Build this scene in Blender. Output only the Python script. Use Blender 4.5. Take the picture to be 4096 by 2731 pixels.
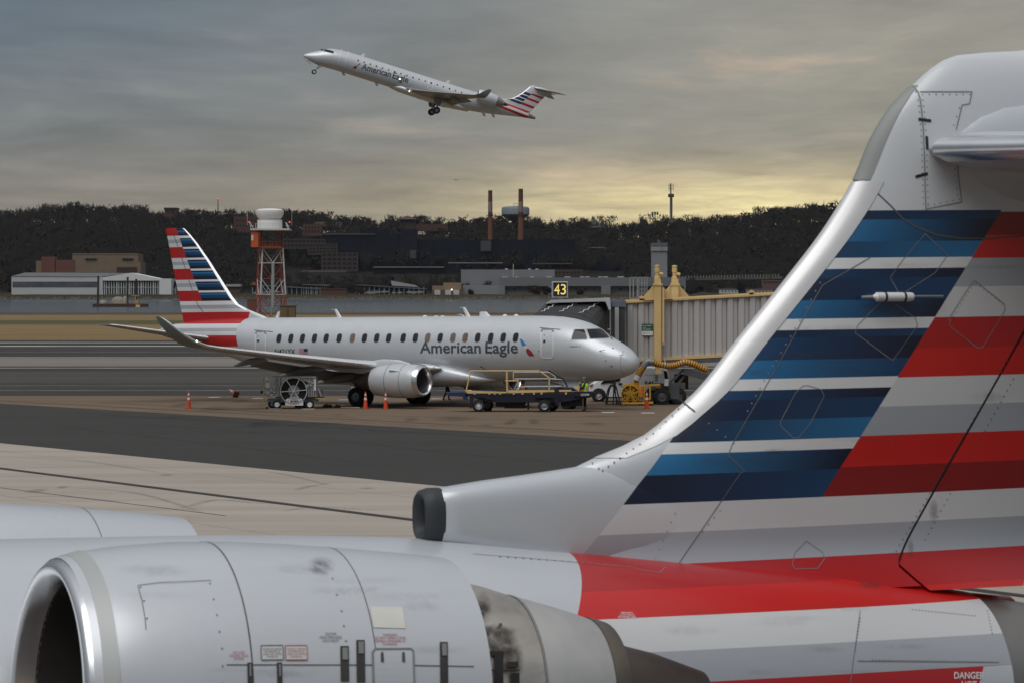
import bpy, bmesh, math, random
import numpy as np
from mathutils import Vector, Matrix

random.seed(11)
for _o in list(bpy.data.objects):
    bpy.data.objects.remove(_o)
SC = bpy.context.scene
COL = SC.collection
R = math.radians
# ---------------------------------------------------------------- camera (eye 6 m up, level, long lens)
FPX, VH, EYE = 3500.0, 292.0, 6.0
cam_d = bpy.data.cameras.new('camera')
cam = bpy.data.objects.new('camera', cam_d)
COL.objects.link(cam)
cam.location = (0, 0, EYE)
cam.rotation_euler = (R(90), 0, 0)
cam_d.sensor_width = 36.0
cam_d.lens = 36.0 * FPX / 1024.0
cam_d.shift_y = -(341.0 - VH) / 1024.0
cam_d.clip_start, cam_d.clip_end = 0.5, 30000.0
cam_d.dof.use_dof = True
cam_d.dof.focus_distance = 182.0
cam_d.dof.aperture_fstop = 13.0
SC.camera = cam
# ---------------------------------------------------------------- light: overcast morning, pale glow low in the sky
SUN_EL, SUN_AZ = R(58), R(205)      # azimuth clockwise from +Y: behind the camera, to its left
SUN_DIR = Vector((math.sin(SUN_AZ) * math.cos(SUN_EL), math.cos(SUN_AZ) * math.cos(SUN_EL), math.sin(SUN_EL)))
sun_d = bpy.data.lights.new('sun', 'SUN')
sun_d.energy = 1.4
sun_d.angle = R(50)
sun_d.color = (1.0, 0.985, 0.97)
sun = bpy.data.objects.new('sun', sun_d)
COL.objects.link(sun)
sun.rotation_euler = SUN_DIR.to_track_quat('Z', 'Y').to_euler()
SC.view_settings.view_transform = 'Standard'
SC.view_settings.look = 'None'
SC.view_settings.gamma = 1.0
SC.view_settings.exposure = 0.22
SC.view_settings.use_curve_mapping = False
SC.render.engine = 'CYCLES'
SC.cycles.use_denoising = True
SC.cycles.max_bounces = 6
SC.cycles.sample_clamp_indirect = 6.0

world = bpy.data.worlds.new('World')
SC.world = world
world.use_nodes = True


class NT:
    """tiny node-tree writer"""
    def __init__(s, tree):
        s.t = tree
        tree.nodes.clear()

    def n(s, kind, **kw):
        nd = s.t.nodes.new(kind)
        for k, v in kw.items():
            if k.startswith('i_'):
                key = k[2:]
                key = int(key) if key.isdigit() else key.replace('_', ' ')
                s.put(nd.inputs[key], v)
            else:
                setattr(nd, k, v)
        return nd

    def put(s, sock, v):
        if isinstance(v, bpy.types.NodeSocket):
            s.t.links.new(v, sock)
        elif isinstance(v, bpy.types.Node):
            s.t.links.new(v.outputs[0], sock)
        else:
            if hasattr(sock, 'default_value') and isinstance(v, (tuple, list)) and sock.type == 'RGBA' and len(v) == 3:
                v = (*v, 1)
            sock.default_value = v

    def m(s, op, a, b=0.0, c=None):
        nd = s.t.nodes.new('ShaderNodeMath')
        nd.operation = op
        s.put(nd.inputs[0], a)
        s.put(nd.inputs[1], b)
        if c is not None:
            s.put(nd.inputs[2], c)
        return nd.outputs[0]

    def mix(s, f, a, b, blend='MIX'):
        nd = s.t.nodes.new('ShaderNodeMix')
        nd.data_type = 'RGBA'
        nd.blend_type = blend
        s.put(nd.inputs[0], f)
        s.put(nd.inputs[6], a)
        s.put(nd.inputs[7], b)
        return nd.outputs[2]

    def ramp(s, f, stops, interp='LINEAR'):
        nd = s.t.nodes.new('ShaderNodeValToRGB')
        cr = nd.color_ramp
        cr.interpolation = interp
        while len(cr.elements) > 1:
            cr.elements.remove(cr.elements[-1])
        cr.elements[0].position = stops[0][0]
        cr.elements[0].color = (*stops[0][1], 1)
        for p, c in stops[1:]:
            e = cr.elements.new(p)
            e.color = (*c, 1)
        s.put(nd.inputs[0], f)
        return nd.outputs[0]

    def sep(s, v):
        nd = s.t.nodes.new('ShaderNodeSeparateXYZ')
        s.put(nd.inputs[0], v)
        return nd.outputs

    def comb(s, x, y, z):
        nd = s.t.nodes.new('ShaderNodeCombineXYZ')
        for i, v in enumerate((x, y, z)):
            s.put(nd.inputs[i], v)
        return nd.outputs[0]

    def noise(s, vec, scale, detail=4, rough=.55, dist=0.0):
        nd = s.t.nodes.new('ShaderNodeTexNoise')
        s.put(nd.inputs['Vector'], vec)
        nd.inputs['Scale'].default_value = scale
        nd.inputs['Detail'].default_value = detail
        nd.inputs['Roughness'].default_value = rough
        nd.inputs['Distortion'].default_value = dist
        return nd.outputs[0]


def make_sky():
    k = NT(world.node_tree)
    out = k.n('ShaderNodeOutputWorld')
    sky = k.n('ShaderNodeTexSky', sky_type='NISHITA', sun_disc=False, sun_elevation=SUN_EL, sun_rotation=SUN_AZ)
    b1 = k.n('ShaderNodeBackground', i_0=sky, i_1=0.06)
    d = k.sep(k.n('ShaderNodeTexCoord').outputs['Generated'])
    x, y, z = d[0], d[1], d[2]
    zc = k.m('MAXIMUM', z, 0.0)
    # cloud sheet seen in perspective: streaks close up towards the horizon
    inv = k.m('DIVIDE', 1.0, k.m('ADD', zc, 0.045))
    pv = k.comb(k.m('MULTIPLY', x, inv), k.m('MULTIPLY', k.m('MULTIPLY', y, inv), 0.55), 0.0)
    n1 = k.noise(pv, 1.15, 6, .58, .6)
    n2 = k.noise(pv, 3.1, 5, .6, .3)
    n3 = k.noise(pv, .35, 3, .5, .2)
    # azimuth: 0 ahead of the camera, + to the right
    az = k.m('ARCTAN2', x, y)
    glow = k.m('POWER', 2.718, k.m('MULTIPLY', k.m('POWER', k.m('DIVIDE', k.m('SUBTRACT', az, 0.062), 0.060), 2.0), -1.0))
    warm = k.m('POWER', 2.718, k.m('MULTIPLY', k.m('POWER', k.m('DIVIDE', k.m('SUBTRACT', az, 0.115), 0.15), 2.0), -1.0))
    cool = k.ramp(zc, [(0.0, (.205, .180, .150)), (.028, (.205, .192, .172)), (.045, (.172, .184, .188)), (.075, (.114, .148, .184)),
                       (.12, (.106, .134, .164)), (.3, (.165, .185, .205)), (1.0, (.58, .60, .63))])
    wrm = k.ramp(zc, [(0.0, (.42, .33, .20)), (.026, (.46, .38, .25)), (.045, (.30, .28, .235)), (.075, (.31, .292, .248)),
                      (.12, (.20, .205, .20)), (.3, (.18, .195, .21)), (1.0, (.58, .60, .63))])
    base = k.mix(warm, cool, wrm)
    band = k.m('POWER', 2.718, k.m('MULTIPLY', k.m('POWER', k.m('DIVIDE', k.m('SUBTRACT', zc, 0.0245), 0.0085), 2.0), -1.0))
    gf = k.m('MULTIPLY', k.m('MULTIPLY', glow, band), k.m('MULTIPLY_ADD', n2, 1.5, .10))
    gf = k.m('MINIMUM', gf, 1.0)
    base = k.mix(gf, base, (.84, .71, .37))
    # a few salmon-lit flecks of cloud above the glow
    fl = k.m('MULTIPLY', k.m('GREATER_THAN', n1, .56), k.m('MULTIPLY', k.m('SUBTRACT', n1, .56), 5.0))
    lowm = k.m('MULTIPLY', k.m('LESS_THAN', zc, .075), k.m('GREATER_THAN', zc, .03))
    base = k.mix(k.m('MULTIPLY', k.m('MULTIPLY', fl, lowm), k.m('MULTIPLY', warm, .8)), base, (.52, .36, .24))
    shade = k.m('ADD', .14, k.m('ADD', k.m('MULTIPLY', n1, .78), k.m('ADD', k.m('MULTIPLY', n2, .40), k.m('MULTIPLY', n3, .42))))
    col = k.mix(1.0, base, k.comb(shade, shade, shade), 'MULTIPLY')
    b2 = k.n('ShaderNodeBackground', i_0=col, i_1=1.0)
    mx = k.n('ShaderNodeMixShader', i_0=.94, i_1=b1, i_2=b2)
    k.put(out.inputs[0], mx)


make_sky()


# ---------------------------------------------------------------- pixels of the photograph to places in the world
def W(x, y, Y):
    """photo pixel (4096 wide) at distance Y"""
    return Vector(((x / 4 - 512) / FPX * Y, Y, EYE - (y / 4 - VH) / FPX * Y))


def G(x, y):
    """photo pixel on the airfield's ground plane"""
    Y = EYE * FPX / (y / 4 - VH)
    return Vector(((x / 4 - 512) / FPX * Y, Y, 0))


def m_per_src(Y):
    return Y / FPX / 4


# ---------------------------------------------------------------- materials
MATS = {}


def mat(name, col, rough=.6, metal=0.0, var=.12, scale=2.0, bump=0.0, coat=0.0, emit=0.0, streak=None, spec=.5):
    if name in MATS:
        return MATS[name]
    ma = bpy.data.materials.new(name)
    ma.use_nodes = True
    k = NT(ma.node_tree)
    out = k.n('ShaderNodeOutputMaterial')
    p = k.n('ShaderNodeBsdfPrincipled')
    k.put(out.inputs[0], p)
    co = k.n('ShaderNodeTexCoord').outputs['Object']
    if streak:
        mp = k.n('ShaderNodeMapping')
        mp.inputs['Scale'].default_value = streak
        k.put(mp.inputs[0], co)
        co = mp.outputs[0]
    nz = k.noise(co, scale, 5, .6)
    f = k.m('MULTIPLY_ADD', k.m('SUBTRACT', nz, .5), var * 4, 1.0)
    c = k.mix(1.0, (*col, 1), k.comb(f, f, f), 'MULTIPLY')
    k.put(p.inputs['Base Color'], c)
    k.put(p.inputs['Roughness'], k.m('MULTIPLY_ADD', k.m('SUBTRACT', nz, .5), .25, rough))
    p.inputs['Metallic'].default_value = metal
    p.inputs['Coat Weight'].default_value = coat
    p.inputs['Specular IOR Level'].default_value = spec
    p.inputs['Coat Roughness'].default_value = .12
    if bump:
        b = k.n('ShaderNodeBump', i_Strength=bump, i_Distance=.02, i_Height=k.noise(co, scale * 6, 6, .65))
        k.put(p.inputs['Normal'], b)
    if emit:
        k.put(p.inputs['Emission Color'], (*col, 1))
        p.inputs['Emission Strength'].default_value = emit
    MATS[name] = ma
    return ma


# ---------------------------------------------------------------- mesh builder
def V3(a):
    return Vector((float(a[0]), float(a[1]), float(a[2])))


class MB:
    def __init__(s):
        s.v, s.f, s.mi = [], [], []

    def add(s, vs, fs, mi=0):
        n = len(s.v)
        s.v += [tuple(v) for v in vs]
        s.f += [tuple(i + n for i in f) for f in fs]
        s.mi += [mi] * len(fs)
        return s

    def bx(s, x0, x1, y0, y1, z0, z1, mi=0):
        vs = [(x, y, z) for x in (x0, x1) for y in (y0, y1) for z in (z0, z1)]
        return s.add(vs, [(0, 1, 3, 2), (4, 6, 7, 5), (0, 4, 5, 1), (2, 3, 7, 6), (0, 2, 6, 4), (1, 5, 7, 3)], mi)

    def beam(s, a, b, w, h, up=(0, 0, 1), mi=0):
        """rectangular bar from a to b"""
        a, b = V3(a), V3(b)
        d = (b - a).normalized()
        u = V3(up)
        if abs(d.dot(u)) > .99:
            u = Vector((0, 1, 0))
        r = d.cross(u).normalized()
        u = r.cross(d)
        vs = [p + r * (sx * w / 2) + u * (sy * h / 2) for p in (a, b) for sx, sy in ((-1, -1), (1, -1), (1, 1), (-1, 1))]
        return s.add(vs, [(3, 2, 1, 0), (4, 5, 6, 7), (0, 1, 5, 4), (1, 2, 6, 5), (2, 3, 7, 6), (3, 0, 4, 7)], mi)

    def tube(s, pts, r, n=8, mi=0, cap=True):
        pts = [V3(p) for p in pts]
        rs = r if isinstance(r, (list, tuple)) else [r] * len(pts)
        rings = []
        u = None
        for i, p in enumerate(pts):
            d = (pts[min(i + 1, len(pts) - 1)] - pts[max(i - 1, 0)]).normalized()
            if u is None:
                u = Vector((0, 0, 1)) if abs(d.z) < .9 else Vector((1, 0, 0))
            u = (u - d * u.dot(d)).normalized()
            w = d.cross(u)
            rings.append([p + (u * math.cos(2 * math.pi * j / n) + w * math.sin(2 * math.pi * j / n)) * rs[i] for j in range(n)])
        return s.loft(rings, cap, cap, mi)

    def loft(s, rings, cap0=True, cap1=True, mi=0, closed=True):
        n = len(rings[0])
        vs = [v for r in rings for v in r]
        fs = []
        for i in range(len(rings) - 1):
            for j in range(n if closed else n - 1):
                j2 = (j + 1) % n
                fs.append((i * n + j, i * n + j2, (i + 1) * n + j2, (i + 1) * n + j))
        if cap0:
            fs.append(tuple(range(n - 1, -1, -1)))
        if cap1:
            fs.append(tuple((len(rings) - 1) * n + j for j in range(n)))
        return s.add(vs, fs, mi)

    def lathe(s, prof, o, axis, n=24, cap0=False, cap1=False, mi=0):
        """prof: (distance along the axis, radius)"""
        o, d = V3(o), V3(axis).normalized()
        u = Vector((0, 0, 1)) if abs(d.z) < .9 else Vector((1, 0, 0))
        u = (u - d * u.dot(d)).normalized()
        w = d.cross(u)
        rings = [[o + d * a + (u * math.cos(2 * math.pi * j / n) + w * math.sin(2 * math.pi * j / n)) * r for j in range(n)] for a, r in prof]
        return s.loft(rings, cap0, cap1, mi)

    def prism(s, poly, d, mi=0):
        """closed 3-D polygon pushed along the vector d"""
        poly = [V3(p) for p in poly]
        d = V3(d)
        n = len(poly)
        vs = poly + [p + d for p in poly]
        fs = [tuple(range(n - 1, -1, -1)), tuple(range(n, 2 * n))] + [(i, (i + 1) % n, n + (i + 1) % n, n + i) for i in range(n)]
        return s.add(vs, fs, mi)

    def build(s, name, ma, parent=None, smooth=None, world=False, label=None, kind=None, bevel=0.0, recalc=True):
        me = bpy.data.meshes.new(name)
        vs = s.v
        if world and parent is not None:
            mw, pp = parent.matrix_basis.copy(), parent.parent
            while pp is not None:
                mw = pp.matrix_basis @ mw
                pp = pp.parent
            inv = mw.inverted()
            vs = [tuple(inv @ Vector(v)) for v in vs]
        me.from_pydata(vs, [], s.f)
        mats = ma if isinstance(ma, (list, tuple)) else [ma]
        for q in mats:
            me.materials.append(q)
        if any(s.mi):
            me.polygons.foreach_set('material_index', s.mi)
        if recalc and len(s.f) < 60000:
            bm = bmesh.new()
            bm.from_mesh(me)
            bmesh.ops.recalc_face_normals(bm, faces=bm.faces)
            bm.to_mesh(me)
            bm.free()
        if smooth is not None:
            me.polygons.foreach_set('use_smooth', [True] * len(me.polygons))
            me.set_sharp_from_angle(angle=R(smooth))
        me.update()
        o = bpy.data.objects.new(name, me)
        COL.objects.link(o)
        if parent is not None:
            o.parent = parent
        if label:
            o['label'] = label
        if kind:
            o['kind'] = kind
        if bevel:
            b = o.modifiers.new('bevel', 'BEVEL')
            b.width = bevel
            b.segments = 2
            b.limit_method = 'ANGLE'
            b.angle_limit = R(40)
        return o


def tag(o, label, cat, group=None):
    o['label'] = label
    o['category'] = cat
    if group:
        o['group'] = group
    return o


def thing(name, label, cat, loc=(0, 0, 0), rz=0.0, group=None, pitch=0.0):
    o = bpy.data.objects.new(name, None)
    o.empty_display_size = .2
    COL.objects.link(o)
    o.matrix_basis = Matrix.Translation(Vector(loc)) @ Matrix.Rotation(rz, 4, 'Z') @ Matrix.Rotation(pitch, 4, 'Y')
    return tag(o, label, cat, group)


def struct(o):
    o['kind'] = 'structure'
    return o


def dup(root, loc=None, rz=None, label=None):
    """a copy of a thing together with its parts and sub-parts"""
    c = root.copy()
    COL.objects.link(c)
    if loc is not None:
        c.location = loc
    if rz is not None:
        c.rotation_euler = (0, 0, rz)
    if label:
        c['label'] = label
    for ch in list(root.children):
        d = ch.copy()
        COL.objects.link(d)
        d.parent = c
        for g in list(ch.children):
            e = g.copy()
            COL.objects.link(e)
            e.parent = d
    return c


def part_copy(o, loc, parent=None, label=None):
    c = o.copy()
    COL.objects.link(c)
    c.parent = parent or o.parent
    c.location = loc
    if label:
        c['label'] = label
    return c


def pchip(xs, ys):
    xs, ys = np.asarray(xs, float), np.asarray(ys, float)
    h = np.diff(xs)
    dl = np.diff(ys) / h
    d = np.zeros_like(ys)
    for i in range(1, len(xs) - 1):
        if dl[i - 1] * dl[i] > 0:
            w1, w2 = 2 * h[i] + h[i - 1], h[i] + 2 * h[i - 1]
            d[i] = (w1 + w2) / (w1 / dl[i - 1] + w2 / dl[i])
    d[0], d[-1] = dl[0], dl[-1]
    xl, yl, hl, dl_ = xs.tolist(), ys.tolist(), h.tolist(), d.tolist()
    import bisect

    def f(x):
        if x <= xl[0]:
            return yl[0]
        if x >= xl[-1]:
            return yl[-1]
        i = bisect.bisect_right(xl, x) - 1
        t = (x - xl[i]) / hl[i]
        return (yl[i] * (1 + 2 * t) * (1 - t) ** 2 + hl[i] * dl_[i] * t * (1 - t) ** 2 +
                yl[i + 1] * t * t * (3 - 2 * t) + hl[i] * dl_[i + 1] * t * t * (t - 1))
    return f


class Craft:
    """rays from the camera into a thing's own coordinates"""
    def __init__(s, root):
        s.root = root
        s.inv = root.matrix_basis.inverted()
        s.ro = s.inv @ Vector((0, 0, EYE))

    def rd(s, x, y):
        return (s.inv.to_3x3() @ Vector(((x / 4 - 512) / FPX, 1.0, -(y / 4 - VH) / FPX)))

    def plane_y(s, x, y, yl):
        d = s.rd(x, y)
        return s.ro + d * ((yl - s.ro.y) / d.y)

    def plane_x(s, x, y, xl):
        d = s.rd(x, y)
        return s.ro + d * ((xl - s.ro.x) / d.x)

    def hit(s, x, y, g, k0, k1, steps=240):
        d = s.rd(x, y)
        st = (k1 - k0) / steps
        best, bk = 1e9, None
        k = k0
        for i in range(steps + 1):
            k = k0 + st * i
            q = g(s.ro + d * k)
            if q < best:
                best, bk = q, k
            if q < 0:
                a, b = k - st, k
                for _ in range(22):
                    c = (a + b) / 2
                    if g(s.ro + d * c) < 0:
                        b = c
                    else:
                        a = c
                return s.ro + d * b
        return s.ro + d * bk


def grad(g, p, e=.004):
    q = Vector((g(p + Vector((e, 0, 0))) - g(p - Vector((e, 0, 0))), g(p + Vector((0, e, 0))) - g(p - Vector((0, e, 0))),
                g(p + Vector((0, 0, e))) - g(p - Vector((0, 0, e)))))
    return q.normalized() if q.length > 1e-9 else Vector((0, 0, 1))


def dense(pts, step):
    out = []
    for i in range(len(pts) - 1):
        a, b = pts[i], pts[i + 1]
        n = max(1, int(math.hypot(b[0] - a[0], b[1] - a[1]) / step))
        out += [(a[0] + (b[0] - a[0]) * j / n, a[1] + (b[1] - a[1]) * j / n) for j in range(n)]
    out.append(pts[-1])
    return out


def ribbon(mb, pts, nrm, w, h):
    """flat raised strip along 3-D points lying on a surface"""
    L, Rr = [], []
    for i, p in enumerate(pts):
        d = (pts[min(i + 1, len(pts) - 1)] - pts[max(i - 1, 0)])
        if d.length < 1e-9:
            d = Vector((1, 0, 0))
        t = d.normalized().cross(nrm[i]).normalized()
        L.append(p + t * w / 2 + nrm[i] * h)
        Rr.append(p - t * w / 2 + nrm[i] * h)
    vs = L + Rr
    n = len(L)
    mb.add(vs, [(i, i + 1, n + i + 1, n + i) for i in range(n - 1)])
    return mb


def patch(mb, quad, fn, nx, ny, h=.004):
    """quad: four photo-pixel corners (tl, tr, br, bl) laid on a surface with fn(x, y) -> (point, normal)"""
    rows = []
    for j in range(ny + 1):
        v = j / ny
        for i in range(nx + 1):
            u = i / nx
            x = (quad[0][0] * (1 - u) + quad[1][0] * u) * (1 - v) + (quad[3][0] * (1 - u) + quad[2][0] * u) * v
            y = (quad[0][1] * (1 - u) + quad[1][1] * u) * (1 - v) + (quad[3][1] * (1 - u) + quad[2][1] * u) * v
            p, n = fn(x, y)
            rows.append(p + n * h)
    w = nx + 1
    mb.add(rows, [(j * w + i, j * w + i + 1, (j + 1) * w + i + 1, (j + 1) * w + i) for j in range(ny) for i in range(nx)])
    return mb


def rrect(w, h, r, n=4):
    out = []
    for cx, cy, a0 in ((w / 2 - r, h / 2 - r, 0), (-w / 2 + r, h / 2 - r, 90), (-w / 2 + r, -h / 2 + r, 180), (w / 2 - r, -h / 2 + r, 270)):
        for i in range(n + 1):
            a = R(a0 + 90 * i / n)
            out.append((cx + r * math.cos(a), cy + r * math.sin(a)))
    return out


def text_mesh(body, bold=0.0, shear=0.0, spacing=1.0, slices=10):
    """(verts2d, faces, width, height) of one line of lettering; height of a capital is about .7"""
    cu = bpy.data.curves.new('lettering_outline', 'FONT')
    cu.body = body
    cu.offset = bold
    cu.shear = shear
    cu.space_character = spacing
    cu.resolution_u = 3
    o = bpy.data.objects.new('lettering_outline', cu)
    COL.objects.link(o)
    bpy.context.view_layer.update()
    me = bpy.data.meshes.new_from_object(o.evaluated_get(bpy.context.evaluated_depsgraph_get()))
    bm = bmesh.new()
    bm.from_mesh(me)
    ys_ = [v.co.y for v in bm.verts] or [0]
    for i in range(1, slices):
        yc = min(ys_) + (max(ys_) - min(ys_)) * i / slices
        bmesh.ops.bisect_plane(bm, geom=bm.verts[:] + bm.edges[:] + bm.faces[:], plane_co=(0, yc, 0), plane_no=(0, 1, 0))
    bm.verts.index_update()
    vs = [(v.co.x, v.co.y) for v in bm.verts]
    fs = [tuple(v.index for v in f.verts) for f in bm.faces]
    bm.free()
    bpy.data.objects.remove(o)
    bpy.data.curves.remove(cu)
    bpy.data.meshes.remove(me)
    xs = [v[0] for v in vs] or [0]
    ys = [v[1] for v in vs] or [0]
    return vs, fs, (min(xs), max(xs)), (min(ys), max(ys))


def lettering(body, place, name, ma, parent, box, bold=0.0, shear=0.0, spacing=1.0, fit_y=None, sub=0, **kw):
    """place(u, v) -> 3-D point; the text's bounding box is stretched over box = (u0, u1, v0, v1)"""
    vs, fs, bx_, by = text_mesh(body, bold, shear, spacing)
    if fit_y:
        by = fit_y
    u0, u1, v0, v1 = box
    P3 = [place(u0 + (x - bx_[0]) / (bx_[1] - bx_[0]) * (u1 - u0), v0 + (y - by[0]) / (by[1] - by[0]) * (v1 - v0)) for x, y in vs]
    mb = MB()
    mb.add(P3, fs)
    return mb.build(name, ma, parent, recalc=False, **kw)
# ================================================================ aircraft paint and shared aircraft pieces
def band_ramp(k, f, stops):
    if len(stops) <= 30:
        return k.ramp(f, stops, 'CONSTANT')
    h = len(stops) // 2
    return k.mix(k.m('GREATER_THAN', f, stops[h][0]), band_ramp(k, f, stops[:h]), band_ramp(k, f, stops[h:]))


def paint_mat(name, groups, body=(.58, .60, .62), rough=.34, metal=.25, dirt=.12, weave=0.0):
    """aircraft skin: groups = list of (condition, bands); bands are painted by height in the craft's own coordinates.
    condition(k, x, y, z) -> 0/1 mask; bands: (slope, [(z0, colour), ...]) low to high"""
    ma = bpy.data.materials.new(name)
    ma.use_nodes = True
    k = NT(ma.node_tree)
    out = k.n('ShaderNodeOutputMaterial')
    p = k.n('ShaderNodeBsdfPrincipled')
    k.put(out.inputs[0], p)
    co = k.n('ShaderNodeTexCoord').outputs['Object']
    x, y, z = k.sep(co)
    col = k.comb(*body)
    flat = 0.0
    for cond, slope, bands in groups:
        mask = cond(k, x, y, z)
        w = k.m('SUBTRACT', z, k.m('MULTIPLY', x, slope))
        lo, hi = bands[0][0], bands[-1][0] + .5
        f = k.m('DIVIDE', k.m('SUBTRACT', w, lo), hi - lo)
        two = len(bands[0]) > 2
        c = band_ramp(k, f, [(max(0, (b[0] - lo) / (hi - lo)), b[1]) for b in bands])
        if two:
            # every band is printed as a half-tone fading along the fin
            c2 = band_ramp(k, f, [(max(0, (b[0] - lo) / (hi - lo)), b[2]) for b in bands])
            u0, u1, us = bands[0][3]
            g = k.m('DIVIDE', k.m('SUBTRACT', k.m('SUBTRACT', x, k.m('MULTIPLY', z, us)), u0), u1 - u0)
            g = k.n('ShaderNodeClamp', i_0=g).outputs[0]
            c = k.mix(g, c, c2)
        col = k.mix(mask, col, c)
        flat = k.m('MAXIMUM', mask, flat)
    nz = k.noise(co, 1.3, 6, .65)
    mp = k.n('ShaderNodeMapping')
    mp.inputs['Scale'].default_value = (.5, 2.0, 2.0)
    k.put(mp.inputs[0], co)
    st = k.noise(mp.outputs[0], 2.2, 6, .7, .5)
    fine = k.noise(co, 23, 3, .6)
    f = k.m('ADD', 1.0, k.m('ADD', k.m('MULTIPLY', k.m('SUBTRACT', st, .5), dirt * 1.6), k.m('MULTIPLY', k.m('SUBTRACT', nz, .5), dirt)))
    f = k.m('ADD', f, k.m('MULTIPLY', k.m('SUBTRACT', fine, .5), dirt * .5))
    col = k.mix(1.0, col, k.comb(f, f, f), 'MULTIPLY')
    k.put(p.inputs['Base Color'], col)
    k.put(p.inputs['Roughness'], k.m('ADD', rough, k.m('MULTIPLY', k.m('SUBTRACT', nz, .5), .22)))
    k.put(p.inputs['Metallic'], k.m('MULTIPLY', k.m('SUBTRACT', 1.0, flat), metal))
    p.inputs['Coat Weight'].default_value = .30
    p.inputs['Coat Roughness'].default_value = .22
    bp = k.n('ShaderNodeBump', i_Strength=.06, i_Distance=.02, i_Height=k.noise(co, .9, 3, .5))
    k.put(p.inputs['Normal'], bp)
    return ma


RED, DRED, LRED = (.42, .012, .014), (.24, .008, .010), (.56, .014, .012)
LWHT, GRY, WHT = (.60, .60, .60), (.36, .38, .41), (.70, .70, .70)
NAVY, BLUE, SKYB = (.004, .008, .030), (.006, .045, .125), (.018, .15, .33)
SILVER = (.58, .60, .62)

M_PAINT = paint_mat('silver_paint', [], dirt=.10)
M_SKIN_W = mat('wing_shaded_grey', (.22, .22, .215), .45, .15, var=.08, scale=.8, coat=.2)  # wing skin darkened all over; the underside's shade is put into its colour
M_UNDER = mat('wing_underside', (.20, .20, .195), .5, .1, var=.15, scale=.8)
M_CHROME = mat('polished_edge', (.74, .74, .75), .28, .35, var=.03, scale=1.5)
M_LIP = mat('intake_lip_metal', (.72, .72, .73), .24, .95, var=.06, scale=2)
M_DARKIN = mat('engine_dark', (.022, .022, .024), .7, .2, var=.2, scale=3)
M_FAN = mat('fan_blade', (.10, .10, .11), .35, .8, var=.1, scale=2)
M_NOZ = mat('nozzle_metal', (.36, .33, .30), .38, .85, var=.25, scale=2.5)
M_NOZD = mat('nozzle_burnt', (.12, .095, .08), .45, .8, var=.3, scale=2)
M_GLASS = mat('cockpit_glass', (.010, .012, .015), .12, 0, var=.0, spec=.35)
M_WIN = mat('cabin_window', (.026, .026, .030), .4, 0, var=.25, scale=.9, spec=.3)
M_WINT = mat('cabin_window_shade', (.16, .12, .09), .35, 0, var=.2, scale=.9)
M_WRIM = mat('window_surround', (.42, .43, .44), .4, .2, var=.05)
M_LETTER = mat('grey_lettering', (.055, .070, .085), .45, 0, var=.06)
M_BLACK = mat('black_marking', (.012, .012, .013), .6, 0, var=.1)
M_SEAM = mat('panel_seam', (.085, .080, .075), .8, 0, var=.3, scale=3)
M_SEAML = mat('panel_seam_pale', (.21, .22, .22), .8, 0, var=.3, scale=3)
M_TYRE = mat('tyre_rubber', (.014, .014, .015), .85, 0, var=.25, scale=4)
M_RIM = mat('wheel_rim', (.60, .60, .60), .45, .3, var=.1, scale=4)
M_STRUT = mat('gear_strut', (.30, .31, .32), .4, .5, var=.15, scale=3)
M_DOORLN = mat('door_outline', (.78, .78, .78), .4, 0, var=.04)
M_REDMK = mat('red_stencil', (.50, .13, .13), .6, 0, var=.3, scale=8)
M_WHITE = mat('white_gloss', (.72, .72, .72), .4, 0, var=.06, coat=.3)


def airfoil(n=12, t=.12):
    """(chord fraction, half thickness) going round from the trailing edge over the top and back under"""
    up = []
    for i in range(n + 1):
        c = (1 - math.cos(math.pi * i / n)) / 2
        y = 5 * t * (.2969 * math.sqrt(c) - .1260 * c - .3516 * c * c + .2843 * c ** 3 - .1036 * c ** 4)
        up.append((c, y))
    return [(c, y) for c, y in reversed(up)] + [(c, -y) for c, y in up[1:-1]]


def wing_loft(mb, secs, n=12, camber=.02):
    """secs: (le_x, y, z, chord, thickness, roll angle of the section's plane, twist); x runs aft"""
    rings = []
    for lx, y, z, ch, t, ph, tw in secs:
        ring = []
        for c, h in airfoil(n, t):
            hh = h * ch + camber * ch * math.sin(math.pi * c)
            dx, dz = c * ch, hh
            dx, dz = dx * math.cos(tw) + dz * math.sin(tw), -dx * math.sin(tw) + dz * math.cos(tw)
            sg = 1 if y >= 0 else -1
            ring.append((lx + dx, y - sg * dz * math.sin(ph), z + dz * math.cos(ph)))
        rings.append(ring)
    return mb.loft(rings)


def wheel(name, loc, r, w, parent, axis=(0, 1, 0), rim=.55, ma_rim=None):
    """tyre with a rim as its sub-part"""
    ax = V3(axis)
    p = [(-w / 2, r * .55), (-w / 2, r * .80), (-w * .42, r * .94), (-w * .25, r), (w * .25, r), (w * .42, r * .94), (w / 2, r * .80), (w / 2, r * .55)]
    t = MB().lathe(p, loc, ax, 22).build(name, M_TYRE, parent, smooth=35)
    q = [(-w * .42, 0.001), (-w * .46, r * .16), (-w * .36, r * .22), (-w * .30, r * .45), (-w * .47, r * rim), (w * .47, r * rim), (w * .30, r * .45), (w * .36, r * .22), (w * .46, r * .16), (w * .42, .001)]
    MB().lathe(q, loc, ax, 18).build('rim', ma_rim or M_RIM, t, smooth=35)
    return t


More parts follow.
